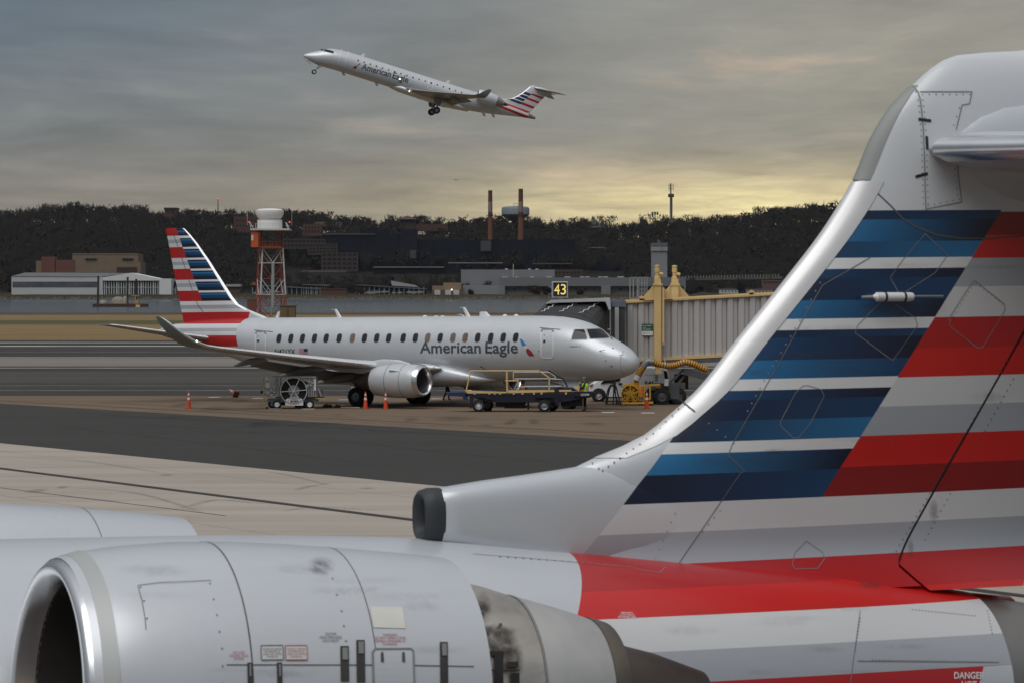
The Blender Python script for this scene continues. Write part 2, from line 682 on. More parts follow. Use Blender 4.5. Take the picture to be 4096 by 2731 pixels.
class Body:
    """fuselage of elliptical sections: x aft, top/bottom/half-width tables"""
    def __init__(s, top, bot, hw):
        s.top, s.bot, s.hw = pchip(*zip(*top)), pchip(*zip(*bot)), pchip(*zip(*hw))
        s.x0, s.x1 = top[0][0], top[-1][0]

    def ring(s, x, n=40):
        t, b, w = s.top(x), s.bot(x), s.hw(x)
        zc, h = (t + b) / 2, (t - b) / 2
        return [(x, w * math.cos(2 * math.pi * i / n), zc + h * math.sin(2 * math.pi * i / n)) for i in range(n)]

    def g(s, p):
        if p.x < s.x0 or p.x > s.x1:
            return 9.0
        t, b, w = s.top(p.x), s.bot(p.x), max(s.hw(p.x), 1e-3)
        zc, h = (t + b) / 2, max((t - b) / 2, 1e-3)
        return math.sqrt((p.y / w) ** 2 + ((p.z - zc) / h) ** 2) - 1

    def side(s, x, z, sg):
        t, b, w = s.top(x), s.bot(x), s.hw(x)
        zc, h = (t + b) / 2, (t - b) / 2
        q = max(-.999, min(.999, (z - zc) / h))
        y = w * math.sqrt(1 - q * q)
        n = Vector((0, sg * y / (w * w), (z - zc) / (h * h))).normalized()
        return Vector((x, sg * y, z)), n

    def build(s, name, ma, parent, xs, n=40, smooth=40):
        mb = MB()
        mb.loft([s.ring(x, n) for x in xs])
        return mb.build(name, ma, parent, smooth=smooth)


def loop_on(fn, pts, w, h, name, ma, parent, step=6, closed=False):
    """thin strip following photo-pixel points laid on a surface"""
    if closed:
        pts = list(pts) + [pts[0]]
    P3, N3 = [], []
    for x, y in dense(pts, step):
        p, n = fn(x, y)
        P3.append(p)
        N3.append(n)
    mb = MB()
    ribbon(mb, P3, N3, w, h)
    return mb.build(name, ma, parent, recalc=False)


def poly_on(fn, pts, h, name, ma, parent, step=8, kind=None):
    """filled convex outline in photo pixels laid on a surface (fan with an inner ring)"""
    q = dense(list(pts) + [pts[0]], step)[:-1]
    cx, cy = sum(p[0] for p in pts) / len(pts), sum(p[1] for p in pts) / len(pts)
    rings = []
    for s in (1.0, .66, .33):
        rings.append([(lambda r: r[0] + r[1] * h)(fn(cx + (x - cx) * s, cy + (y - cy) * s)) for x, y in q])
    c, n = fn(cx, cy)
    mb = MB()
    m = len(q)
    mb.loft(rings, False, False)
    mb.v.append(tuple(c + n * h))
    mb.f += [(2 * m + i, 2 * m + (i + 1) % m, 3 * m) for i in range(m)]
    mb.mi += [0] * m
    return mb.build(name, ma, parent, smooth=50)


def side_oval(B, x, z, w, h, off, sg, name, ma, par):
    """rounded window lying on the flank of a fuselage"""
    out = rrect(w, h, w * .42, 4)
    mb = MB()
    rings = [[(lambda r: r[0] + r[1] * off)(B.side(x + a * s, z + b * s, sg)) for a, b in out] for s in (1, .6)]
    mb.loft(rings, False, False)
    p, n = B.side(x, z, sg)
    m = len(out)
    mb.v.append(tuple(p + n * off))
    mb.f += [(m + i, m + (i + 1) % m, 2 * m) for i in range(m)]
    mb.mi += [0] * m
    return mb.build(name, ma, par, smooth=60)


def stain_mat(name, col, strength):
    """soot or dirt that fades out at its rim (its own outline, on top of the paint)"""
    ma = bpy.data.materials.new(name)
    ma.use_nodes = True
    k = NT(ma.node_tree)
    out = k.n('ShaderNodeOutputMaterial')
    p = k.n('ShaderNodeBsdfPrincipled')
    p.inputs['Base Color'].default_value = (*col, 1)
    p.inputs['Roughness'].default_value = .8
    at = k.n('ShaderNodeAttribute', attribute_name='fall')
    nz = k.noise(k.n('ShaderNodeTexCoord').outputs['Object'], 9.0, 5, .65, .5)
    f = k.m('MULTIPLY', k.m('MULTIPLY', at.outputs['Fac'], strength), k.m('MINIMUM', k.m('MAXIMUM', k.m('MULTIPLY', k.m('SUBTRACT', nz, .32), 3.2), 0.0), 1.0))
    tr = k.n('ShaderNodeBsdfTransparent')
    k.put(out.inputs[0], k.n('ShaderNodeMixShader', i_0=f, i_1=tr, i_2=p))
    return ma


def stain(fn, x, y, rx, ry, name, parent, ma, tilt=0.0, lift=.003, n=14):
    mb = MB()
    fall = []
    for j in range(n + 1):
        for i in range(n + 1):
            u, v = i / n * 2 - 1, j / n * 2 - 1
            p, nn = fn(x + rx * (u * math.cos(tilt) - v * math.sin(tilt)), y + ry * (u * math.sin(tilt) + v * math.cos(tilt)))
            mb.v.append(tuple(p + nn * lift))
            fall.append(max(0.0, 1 - (u * u + v * v)) ** 1.2)
    w = n + 1
    mb.f = [(j * w + i, j * w + i + 1, (j + 1) * w + i + 1, (j + 1) * w + i) for j in range(n) for i in range(n)]
    mb.mi = [0] * len(mb.f)
    o = mb.build(name, ma, parent, recalc=False, kind='stuff')
    a = o.data.attributes.new('fall', 'FLOAT', 'POINT')
    a.data.foreach_set('value', fall)
    return o
# ================================================================ the ground, the river, the far shore
SKY_LINE = pchip([0, 104, 174, 226, 296, 366, 453, 522, 653, 697, 784, 870, 975, 1027, 1149, 1219, 1289, 1393, 1463, 1567, 1672, 1741, 1811, 1916, 2003, 2090, 2177,
                  2246, 2333, 2438, 2577, 2717, 2856, 2960, 3050, 3135, 3222, 3344, 4096],
                 [853, 845, 836, 829, 824, 832, 832, 836, 860, 858, 848, 850, 860, 856, 855, 858, 872, 876, 890, 880, 876, 888, 880, 880, 884, 884, 890,
                  897, 888, 905, 890, 884, 880, 870, 845, 836, 832, 822, 800])


def ground_h(X, Y):
    if Y < 2800:
        return 0.0
    x = (X / Y * FPX + 512) * 4
    x = min(max(x, -400), 4400)
    zr = EYE + (VH - SKY_LINE(min(max(x, 0), 4096)) / 4) - 15.0
    zr = max(zr, 20)
    if Y < 2835:
        b = -0.4 + 4.2 * (Y - 2800) / 35
        return b
    t = min(max((Y - 2990) / (3480 - 2990), 0), 1)
    t = t * t * (3 - 2 * t) * .45 + t * .55
    if x < 700:
        t *= 1.0
    return 3.8 + 2 * min(max((Y - 2835) / 150, 0), 1) + (zr - 5.8) * t


def terrain():
    mb = MB()
    ys = [2800, 2806, 2814, 2824, 2835, 2870, 2910, 2950, 2990] + [3020 + 30 * i for i in range(17)] + [3600, 3900, 4600, 6000, 9000]
    nx = 90
    for Y in ys:
        half = .30 * Y
        for i in range(nx + 1):
            X = -half + 2 * half * i / nx
            z = ground_h(X, Y) + (random.uniform(-.25, .25) if 2800 < Y < 3000 else 0)
            if Y > 3600:
                z *= max(.2, 1 - (Y - 3600) / 3000)
            mb.v.append((X, Y, z))
    w = nx + 1
    for j in range(len(ys) - 1):
        for i in range(nx):
            mb.f.append((j * w + i, j * w + i + 1, (j + 1) * w + i + 1, (j + 1) * w + i))
            mb.mi.append(1 if ys[j] < 2806 else 0 if ys[j] < 2900 else 2)
    g = mat('far_bank_grass', (.040, .034, .018), .95, var=.35, scale=.03, spec=.1)
    lf = mat('leaf_litter', (.016, .014, .011), .95, var=.4, scale=.05, spec=.1)
    rk = mat('shore_rock', (.06, .056, .05), .95, var=.6, scale=.4, bump=.6)
    return struct(mb.build('far_hills', [g, rk, lf], smooth=60))


terrain()


def sheet(name, poly, z, ma):
    mb = MB()
    mb.add([(p[0], p[1], z) for p in poly], [tuple(range(len(poly)))])
    o = mb.build(name, ma, recalc=False)
    if o.data.polygons[0].normal.z < 0:
        o.data.flip_normals()
    return struct(o)


def ground_mat(name, col, col2, streak=(.02, .35, 1), spots=.0, rough=.9, bump=.25, fine=6.0, wet=0.0):
    """paving: long wear streaks running across the view, fine aggregate, stains"""
    ma = bpy.data.materials.new(name)
    ma.use_nodes = True
    k = NT(ma.node_tree)
    out = k.n('ShaderNodeOutputMaterial')
    p = k.n('ShaderNodeBsdfPrincipled')
    k.put(out.inputs[0], p)
    co = k.n('ShaderNodeTexCoord').outputs['Object']
    mp = k.n('ShaderNodeMapping')
    mp.inputs['Scale'].default_value = streak
    mp.inputs['Rotation'].default_value = (0, 0, R(8))
    k.put(mp.inputs[0], co)
    a = k.noise(mp.outputs[0], 1.0, 6, .62, .4)
    b = k.noise(co, .07, 4, .6)
    c = k.noise(co, fine, 4, .7)
    f = k.m('ADD', k.m('MULTIPLY', a, .62), k.m('ADD', k.m('MULTIPLY', b, .25), k.m('MULTIPLY', c, .13)))
    cc = k.ramp(f, [(.30, col2), (.5, col), (.72, tuple(min(1, q * 1.22) for q in col))])
    if spots:
        sp = k.noise(co, .5, 5, .7, .5)
        cc = k.mix(k.m('MULTIPLY', k.m('MULTIPLY', k.m('SUBTRACT', sp, .60), 6.0), spots), cc, tuple(q * .35 for q in col))
    k.put(p.inputs['Base Color'], cc)
    k.put(p.inputs['Roughness'], k.m('MULTIPLY_ADD', f, .2, rough - .1 - wet))
    p.inputs['Specular IOR Level'].default_value = .25
    bp = k.n('ShaderNodeBump', i_Strength=bump, i_Distance=.01, i_Height=c)
    k.put(p.inputs['Normal'], bp)
    return ma


M_GRASS = ground_mat('dry_grass', (.20, .132, .058), (.125, .092, .042), (.004, .03, 1), rough=1.0, bump=.6, fine=2)
M_ASPH = ground_mat('asphalt_far', (.044, .040, .036), (.028, .026, .025), (.010, .16, 1), rough=.95)
M_ASPH2 = ground_mat('asphalt_lane', (.043, .041, .037), (.033, .0315, .029), (.02, .25, 1), rough=.95)
M_BROWN = ground_mat('apron_brown', (.158, .112, .074), (.108, .078, .053), (.03, .5, 1), spots=.5, rough=.95)
M_CONC = ground_mat('apron_concrete', (.365, .318, .268), (.275, .240, .203), (.03, .45, 1), spots=.20, rough=.92)
M_LIGHTC = ground_mat('shoulder_concrete', (.20, .175, .155), (.13, .115, .105), (.01, .3, 1), rough=.95)
M_TAR = mat('tar_joint', (.035, .025, .020), .8, var=.3, scale=.5)
M_LINE = mat('pavement_paint', (.50, .49, .47), .9, var=.35, scale=.15)
M_LINE2 = mat('worn_paint', (.30, .28, .25), .9, var=.5, scale=.3)

sheet('grass_field', [(-900, -30), (900, -30), (900, 1024), (-900, 1024)], 0.0, M_GRASS)
sheet('green_strip', [(-900, 660), (900, 640), (900, 760), (-900, 740)], 0.006, ground_mat('greener_grass', (.078, .075, .030), (.055, .052, .024), (.004, .03, 1), rough=1.0))
sheet('bank_strip', [(-900, 930), (900, 930), (900, 1024), (-900, 1024)], 0.006, ground_mat('brown_reeds', (.075, .052, .032), (.05, .036, .024), (.01, .05, 1), rough=1.0))

# the river
wm = bpy.data.materials.new('river_water')
wm.use_nodes = True
_k = NT(wm.node_tree)
_o = _k.n('ShaderNodeOutputMaterial')
_p = _k.n('ShaderNodeBsdfPrincipled')
_k.put(_o.inputs[0], _p)
_p.inputs['Base Color'].default_value = (.030, .038, .046, 1)
_p.inputs['Roughness'].default_value = .12
_p.inputs['Specular IOR Level'].default_value = .32
_p.inputs['IOR'].default_value = 1.33
_co = _k.n('ShaderNodeTexCoord').outputs['Object']
_mp = _k.n('ShaderNodeMapping')
_mp.inputs['Scale'].default_value = (.12, .05, 1)
_k.put(_mp.inputs[0], _co)
_b = _k.n('ShaderNodeBump', i_Strength=1.0, i_Distance=1.0, i_Height=_k.noise(_mp.outputs[0], 3.0, 6, .7))
_k.put(_p.inputs['Normal'], _b)
sheet('river', [(-3000, 1024), (3000, 1024), (3000, 2812), (-3000, 2812)], -0.35, wm)
struct(MB().bx(-900, 900, 1023.5, 1024.4, -1.2, 0.0).build('river_bank', mat('bank_soil', (.06, .045, .03), .95, var=.4, scale=.3)))

# runway, taxiway, aprons (each sheet a few millimetres above the one below)
sheet('runway', [(-600, 60), (600, 60), (600, 438), (-600, 441)], 0.008, M_ASPH)
sheet('shoulder', [(-600, 284), (600, 286), (600, 322), (-600, 320)], 0.012, M_LIGHTC)
sheet('taxiway_band', [(-600, 232), (600, 232), (600, 262), (-600, 268)], 0.012, ground_mat('taxiway_asphalt', (.068, .060, .052), (.048, .043, .038), (.008, .2, 1), rough=.95))
for i, (y0, y1, ma) in enumerate([(416, 419.5, M_LINE), (388, 392, M_LINE), (322.6, 324.0, M_LINE), (352, 352.8, M_LINE2), (277, 279, M_LINE2), (214, 214.5, M_LINE2), (225, 225.4, M_LINE2)]):
    sheet('painted_line', [(-600, y0), (600, y0 + .8), (600, y1 + .8), (-600, y1)], 0.016, ma)


def gl(x, y):
    p = G(x, y)
    return (p.x, p.y)


A0, A1 = gl(0, 1612), gl(2577, 1764)
B0, B1 = gl(0, 1771), gl(1707, 1938)


def ext(a, b, t):
    return (a[0] + (b[0] - a[0]) * t, a[1] + (b[1] - a[1]) * t)


Aa, Ab = ext(A0, A1, -4), ext(A0, A1, 2.5)
Ba, Bb = ext(B0, B1, -6), ext(B0, B1, 3.4)
Ac = ext(A0, A1, -.29)
sheet('gate_apron', [Ac, (300, 203), (300, Ab[1]), Ab], 0.0122, M_BROWN)
sheet('service_lane', [Ba, Aa, Ab, Bb], 0.016, M_ASPH2)

# near apron: long concrete slabs separated by joints
J0, J1 = gl(0, 1872), gl(1672, 2081)
jd = Vector((J1[0] - J0[0], J1[1] - J0[1], 0)).normalized()
jn = Vector((-jd.y, jd.x, 0))
if jn.x < 0:
    jn = -jn
apron = sheet('concrete_apron', [Bb, (Bb[0] + 60, 6), (-260, 6), (-260, Ba[1]), Ba], 0.006, M_TAR)
jo = Vector((J0[0], J0[1], 0))


def lane_edge_on(s):
    """where the joint-parallel line at offset s meets the service lane's edge"""
    o = jo + jn * s
    bd = Vector((B1[0] - B0[0], B1[1] - B0[1], 0))
    den = jd.x * bd.y - jd.y * bd.x
    r = Vector((B0[0], B0[1], 0)) - o
    return (r.x * bd.y - r.y * bd.x) / den


edges = [-17.0, -11.2, -5.6, -.24, .24, 4.6]
for i in range(9):
    edges.append(edges[-1] + 5.6)
edges = [-17.0 - 5.6 * i for i in range(12, 0, -1)] + edges
L = 19.0
for i in range(len(edges) - 1):
    if abs(edges[i] + .24) < 1e-6:
        continue
    s0, s1 = edges[i] + .02, edges[i + 1] - .02
    for q in range(-7, 9):
        a0, a1 = q * L + .02, (q + 1) * L - .02
        pts = [jo + jn * s0 + jd * a0, jo + jn * s0 + jd * a1, jo + jn * s1 + jd * a1, jo + jn * s1 + jd * a0]
        # keep to the near side of the lane's edge
        poly = []
        nb = Vector((-(B1[1] - B0[1]), B1[0] - B0[0], 0))
        if nb.y > 0:
            nb = -nb
        sd = [(p - Vector((B0[0], B0[1], 0))).dot(nb) for p in pts]
        for j in range(4):
            p, q2, d0, d1 = pts[j], pts[(j + 1) % 4], sd[j], sd[(j + 1) % 4]
            if d0 >= 0:
                poly.append(p)
            if d0 * d1 < 0:
                poly.append(p + (q2 - p) * (d0 / (d0 - d1)))
        if len(poly) < 3 or min(p.y for p in poly) < 6 or max(p.y for p in poly) < 60 or max(p.y for p in poly) > 150:
            continue
        if max(abs(p.x) / p.y for p in poly) > .6:
            continue
        s = MB().prism([(p.x, p.y, .008) for p in poly], (0, 0, .012)).build('concrete_slab', M_CONC, apron)

# thin joints on the brown gate apron and painted ticks
for (xa, ya, xb, yb, w, ma, z) in [(0, 1601, 2577, 1738, .10, M_TAR, .020), (400, 1607, 1424, 1668, .05, M_TAR, .021), (1500, 1692, 2480, 1716, .06, M_LINE2, .020),
                                   (400, 1655, 2400, 1772, .08, M_TAR, .024), (0, 1950, 900, 2062, .04, M_TAR, .0245)]:
    a, b = Vector((*gl(xa, ya), z)), Vector((*gl(xb, yb), z))
    t = (b - a).normalized()
    n = Vector((-t.y, t.x, 0)) * w
    struct(MB().add([a - n, b - n, b + n, a + n], [(0, 1, 2, 3)]).build('painted_line' if ma is not M_TAR else 'pavement_joint', ma, recalc=False))
for (x, y) in [(855, 1587), (1030, 1591), (1375, 1597), (1745, 1593), (2430, 1648), (2590, 1650), (1100, 1633), (1230, 1634)]:
    p = G(x, y)
    struct(MB().add([(p.x - .35, p.y - .5, .021), (p.x + .3, p.y - .5, .021), (p.x + .4, p.y + .5, .021), (p.x - .25, p.y + .5, .021)], [(0, 1, 2, 3)]).build('painted_line', M_LINE, recalc=False))

# tyre scuffs curving over the near concrete and along the gate apron
M_SCUFF = stain_mat('tyre_scuff', (.05, .045, .04), .42)
rs_ = random.Random(5)


def gfn(x, y):
    p = G(x, y)
    return Vector((p.x, p.y, 0.0)), Vector((0, 0, 1))


for (pts, w_) in (([(720, 2035), (860, 2000), (1010, 2010), (1170, 2020)], .22), ([(1130, 2045), (1230, 2030), (1380, 2032), (1560, 2045)], .16), ([(1180, 1960), (1240, 1945), (1330, 1930)], .2), ([(100, 1830), (380, 1850), (700, 1900)], .18), ([(900, 1885), (1100, 1890), (1350, 1950)], .14), ([(300, 1950), (560, 1975), (840, 2060)], .16), ([(60, 1990), (240, 1985), (520, 2010)], .2),
                  ([(1000, 1660), (1500, 1690), (2100, 1720), (2560, 1760)], .3), ([(700, 1625), (1200, 1650), (1900, 1672), (2500, 1690)], .35), ([(300, 1600), (800, 1612), (1300, 1640)], .3), ([(1700, 1655), (2100, 1662), (2560, 1672)], .25), ([(500, 1690), (1200, 1745), (2000, 1830), (2450, 1850)], .3), ([(200, 1700), (900, 1780), (1500, 1860)], .3)):
    P3 = [gfn(x, y)[0] + Vector((0, 0, .028)) for x, y in pts]
    out = []
    for i in range(len(P3) - 1):
        p0, p1, p2, p3 = P3[max(i - 1, 0)], P3[i], P3[i + 1], P3[min(i + 2, len(P3) - 1)]
        for j in range(8):
            t = j / 8
            out.append(.5 * ((2 * p1) + (p2 - p0) * t + (2 * p0 - 5 * p1 + 4 * p2 - p3) * t * t + (3 * p1 - p0 - 3 * p2 + p3) * t ** 3))
    mb = MB()
    fall = []
    n_ = len(out)
    for i, p in enumerate(out):
        d = (out[min(i + 1, n_ - 1)] - out[max(i - 1, 0)]).normalized()
        t = Vector((-d.y, d.x, 0))
        for k_ in (-1, 0, 1):
            mb.v.append(tuple(p + t * w_ * k_))
            fall.append((1.0 if k_ == 0 else 0.0) * math.sin(math.pi * min(1, max(0, i / (n_ - 1)))) ** .5)
    mb.f = [(i * 3 + j, i * 3 + j + 1, i * 3 + j + 4, i * 3 + j + 3) for i in range(n_ - 1) for j in (0, 1)]
    mb.mi = [0] * len(mb.f)
    o = struct(mb.build('tyre_scuff', M_SCUFF, recalc=False))
    o.data.attributes.new('fall', 'FLOAT', 'POINT').data.foreach_set('value', fall)
# oil and fuel stains under the parked jet and along the stand
M_OIL = stain_mat('oil_stain', (.03, .026, .023), .40)
for i in range(30):
    x, y = rs_.uniform(700, 2500), rs_.uniform(1596, 1700)
    if i > 24:
        x, y = rs_.uniform(100, 1500), rs_.uniform(1840, 2090)
    c_ = G(x, y)
    rx, ry = rs_.uniform(.25, 1.3), rs_.uniform(1.0, 4.5)
    if i > 24:
        rx, ry = rs_.uniform(.1, .45), rs_.uniform(.3, 1.4)
    mb = MB()
    fall = []
    for j in range(9):
        for k_ in range(9):
            u, v = k_ / 4 - 1, j / 4 - 1
            mb.v.append((c_.x + rx * u, c_.y + ry * v, .0275 + .0003 * i))
            fall.append(max(0, 1 - u * u - v * v))
    mb.f = [(j * 9 + k_, j * 9 + k_ + 1, (j + 1) * 9 + k_ + 1, (j + 1) * 9 + k_) for j in range(8) for k_ in range(8)]
    mb.mi = [0] * len(mb.f)
    o = struct(mb.build('oil_stain', M_OIL, recalc=False))
    o.data.attributes.new('fall', 'FLOAT', 'POINT').data.foreach_set('value', fall)
# ---------------------------------------------------------------- thin morning haze
hz = bpy.data.materials.new('haze_air')
hz.use_nodes = True
_h = NT(hz.node_tree)
_out = _h.n('ShaderNodeOutputMaterial')
_pv = _h.n('ShaderNodeVolumePrincipled')
_pv.inputs['Color'].default_value = (.82, .88, .96, 1)
_pv.inputs['Density'].default_value = 1.0e-5
_pv.inputs['Anisotropy'].default_value = .2
_h.put(_out.inputs['Volume'], _pv)
haze = MB().bx(-3200, 3200, -60, 9200, -2.5, 210).build('haze', hz)
haze['kind'] = 'stuff'
haze['label'] = 'thin bluish haze over the field and river'
haze['category'] = 'haze'
# ================================================================ parked twin-jet airliner (nose to the right, three-quarter view)
EA = R(34)
EP = R(.6)
EN = Vector((.03607 * 178, 178, 0))
jet = thing('airliner', 'silver twin-jet airliner parked nose to the right at the gate with engine under its wing', 'airplane', EN, math.pi - EA, 'parked and departing regional jets', EP)
ec = Craft(jet)
EB = Body([(0, 2.41), (.06, 2.66), (.2, 2.86), (.5, 3.12), (1.0, 3.43), (1.6, 3.72), (2.0, 3.94), (2.45, 4.24), (3.0, 4.48), (3.6, 4.64), (4.4, 4.77), (5.5, 4.84), (6.5, 4.85), (26, 4.86), (28.5, 4.76), (30.5, 4.52), (31.4, 4.30), (31.7, 4.1)],
          [(0, 2.41), (.06, 2.16), (.2, 1.98), (.5, 1.82), (1.0, 1.66), (1.8, 1.54), (3, 1.48), (4.5, 1.46), (19.5, 1.46), (21, 1.52), (23, 1.85), (25, 2.35), (27, 2.9), (29, 3.4), (30.5, 3.72), (31.4, 3.95), (31.7, 4.02)],
          [(0, 0), (.06, .27), (.2, .45), (.5, .68), (1.0, .93), (2, 1.21), (3, 1.37), (4, 1.46), (5, 1.5), (6, 1.505), (20, 1.505), (22, 1.46), (24, 1.32), (26, 1.10), (28, .80), (30, .48), (31.4, .22), (31.7, .1)])


def ehit(x, y):
    p = ec.hit(x, y, EB.g, 170, 205, 300)
    return p, grad(EB.g, p)


def ez(y, xl=28.0, x=800):
    return ec.plane_y(x, y, 0).z


# stripe heights are read off the tail, the slanting blue/red division likewise
_d0, _d1 = ec.plane_y(706, 911, 0), ec.plane_y(814, 1204, 0)
_dk = (_d1.x - _d0.x) / (_d1.z - _d0.z)
_ys = [911, 942, 987, 1031, 1075, 1118, 1162, 1205]
red_b = [(ez(1395), SILVER), (ez(1385), RED), (ez(1340), LWHT), (ez(1326), GRY), (ez(1312), LWHT), (ez(1295), RED), (ez(1249), LWHT), (ez(1236), GRY), (ez(1221), WHT)]
blue_b = list(red_b)
for i in range(7, 0, -1):
    isred = (7 - i) % 2 == 0
    zb, zt = ez(_ys[i]), ez(_ys[i - 1])
    if isred:
        red_b.append((zb, RED))
    else:
        red_b += [(zb, LWHT), (zb + (zt - zb) * .34, GRY), (zb + (zt - zb) * .67, LWHT)]
    blue_b += [(zb, NAVY), (zb + (zt - zb) * .28, BLUE), (zb + (zt - zb) * .55, SKYB), (zb + (zt - zb) * .68, NAVY), (zb + (zt - zb) * .80, WHT)]
blue_b = blue_b[:-1]
_b0, _b1 = ehit(980, 1300).__getitem__(0), ehit(998, 1400).__getitem__(0)


def e_tail(k, x, y, z):
    edge = k.m('ADD', 25.15, k.m('MULTIPLY', k.m('ABSOLUTE', k.m('SUBTRACT', z, 4.3)), -.22))
    a = k.m('GREATER_THAN', x, edge)
    return k.m('MULTIPLY', a, k.m('GREATER_THAN', z, ez(1386)))


def e_blue(k, x, y, z):
    edge = k.m('ADD', _d0.x - _dk * _d0.z, k.m('MULTIPLY', z, _dk))
    a = k.m('MULTIPLY', k.m('LESS_THAN', x, edge), k.m('GREATER_THAN', z, ez(1206)))
    return a


M_EFUS = paint_mat('airliner_body_paint', [(e_tail, 0.0, red_b)], dirt=.10)
M_EFIN = paint_mat('airliner_fin_paint', [(e_tail, 0.0, red_b), (e_blue, 0.0, blue_b)], dirt=.06)

xs = [0, .015, .04, .08, .14, .22, .33, .47, .65, .85, 1.1, 1.4, 1.7, 2.0, 2.3, 2.6, 3.0, 3.4, 3.9, 4.5, 5.2, 6, 8, 12, 16, 19.5, 20.5, 21.5, 22.5, 23.5, 24.5, 25.5, 26.5, 27.5, 28.5, 29.5, 30.4, 31.1, 31.5, 31.7]
EB.build('fuselage', M_EFUS, jet, xs, 56)

# radome seam, cockpit glazing
loop_on(ehit, [(2494, 1402), (2480, 1440), (2484, 1475), (2500, 1500)], .02, .004, 'radome_seam', M_SEAML, jet)
win_l = [(2287, 1356), (2290, 1342), (2298, 1318), (2304, 1317), (2336, 1317), (2341, 1326), (2348, 1350), (2345, 1355)]
win_r = [(2361, 1353), (2348, 1318), (2350, 1316), (2400, 1314), (2414, 1322), (2436, 1346), (2434, 1350), (2420, 1351)]
for q in (win_l, win_r):
    cx, cy = sum(p[0] for p in q) / 8, sum(p[1] for p in q) / 8
    wf = poly_on(ehit, [(cx + (x - cx) * 1.16, cy + (y - cy) * 1.16) for x, y in q], .008, 'cockpit_window', M_WRIM, jet)
    poly_on(ehit, q, .016, 'pane', M_GLASS, wf)
# port cockpit windows, never square to the camera but there from the side
for sx in (2.3,):
    mb = MB()
    P = []
    for (x, z) in [(1.95, 3.62), (2.55, 3.62), (2.85, 3.95), (2.5, 4.1), (2.1, 3.9)]:
        p, n = EB.side(x, z, -1)
        P.append(p + n * .02)
    mb.add(P, [tuple(range(len(P)))])
    mb.build('cockpit_window', M_GLASS, jet)

# cabin windows: every one its own surround and pane
wx = [1112, 1160, 1207, 1255, 1302, 1354, 1407, 1455, 1504, 1552, 1610, 1659, 1708, 1758, 1809, 1858, 1908, 1960, 2010, 2060]
shade = {6: 1, 9: 0, 12: 1, 14: 1, 15: 1}
wz = ec.plane_y(1600, 1350, 1.47).z


def cabin_window(x, ma, sg=1):
    def ell(w, h, off, name, m_, par):
        return side_oval(EB, x, wz, w, h, off, sg, name, m_, par)
    o = ell(.37, .52, .004, 'cabin_window', M_WRIM, jet)
    ell(.31, .46, .009, 'pane', ma, o)


for i, x in enumerate(wx):
    px = ec.plane_y(x, 1350, 1.47).x
    cabin_window(px, M_WINT if shade.get(i) else M_WIN)
    cabin_window(px, M_WIN, -1)


def door(box, name, hy=.27, rain=True):
    x0, x1, y0, y1 = box
    pts = []
    r = 14
    for cx, cy, a0 in ((x1 - r, y0 + r, -90), (x1 - r, y1 - r, 0), (x0 + r, y1 - r, 90), (x0 + r, y0 + r, 180)):
        for i in range(5):
            a = R(a0 + 22.5 * i)
            pts.append((cx + r * .8 * math.cos(a), cy + r * math.sin(a)))
    d = poly_on(ehit, pts, .012, name, M_PAINT, jet, step=12)
    loop_on(ehit, pts, .055, .018, 'door_frame', M_DOORLN, d, closed=True)
    hx = x0 + (x1 - x0) * .22
    poly_on(ehit, [(hx, y0 + (y1 - y0) * .36), (hx + 9, y0 + (y1 - y0) * .36), (hx + 8, y0 + (y1 - y0) * .46), (hx - 1, y0 + (y1 - y0) * .46)], .022, 'door_handle', M_BLACK, d, step=5)
    poly_on(ehit, [(hx + 2, y0 + (y1 - y0) * .18), (hx + 6, y0 + (y1 - y0) * .18), (hx + 6, y0 + (y1 - y0) * .21), (hx + 2, y0 + (y1 - y0) * .21)], .022, 'door_peephole', M_BLACK, d, step=5)
    loop_on(ehit, [(x0 + 4, y0 + 8), (x0 + 8, y0 - 2), (x1 - 8, y0 - 2), (x1 - 2, y0 + 8)], .09, .024, 'scuff_plate', mat('scuffed_grey', (.22, .20, .19), .6, .2), d, step=4)
    if rain:
        loop_on(ehit, [(x0 - 2, y0 - 8), (x1 + 26, y0 - 1)], .03, .02, 'rain_gutter', M_SEAM, jet)


door((2162, 2216, 1318, 1430), 'service_door')
door((1019, 1066, 1327, 1412), 'service_door')

# lettering, eagle head, registration, flag
eside = lambda u, v: (lambda r: r[0] + r[1] * .006)(EB.side(u, v, 1))


def ebox(x0, y0, x1, y1, yl=1.47):
    a, b = ec.plane_y(x0, y1, yl), ec.plane_y(x1, y0, yl)
    return (a.x, b.x, (a.z + ec.plane_y(x1, y1, yl).z) / 2, (b.z + ec.plane_y(x0, y0, yl).z) / 2)


def hit_letter(body, x0, x1, ybase, ycap, name='lettering', bold=.012, ma=M_LETTER, **kw):
    """letters laid on the starboard side: cap height from ycap down to ybase"""
    vs, fs, bx_, by = text_mesh(body, bold, kw.pop('shear', 0), kw.pop('spacing', 1.0))
    caps = text_mesh('E', bold)[3]
    a, b = ehit(x0, ybase)[0], ehit(x1, ybase)[0]
    c = ehit((x0 + x1) / 2, ycap)[0]
    base = (a.z + b.z) / 2
    sc = (c.z - base) / (caps[1] - caps[0])
    mb = MB()
    P3 = []
    for vx, vy in vs:
        u = a.x + (vx - bx_[0]) / (bx_[1] - bx_[0]) * (b.x - a.x)
        z = (a.z + (b.z - a.z) * (vx - bx_[0]) / (bx_[1] - bx_[0])) + (vy - caps[0]) * sc
        p, n = EB.side(u, z, 1)
        P3.append(p + n * .010)
    mb.add(P3, fs)
    return mb.build(name, ma, jet, recalc=False)


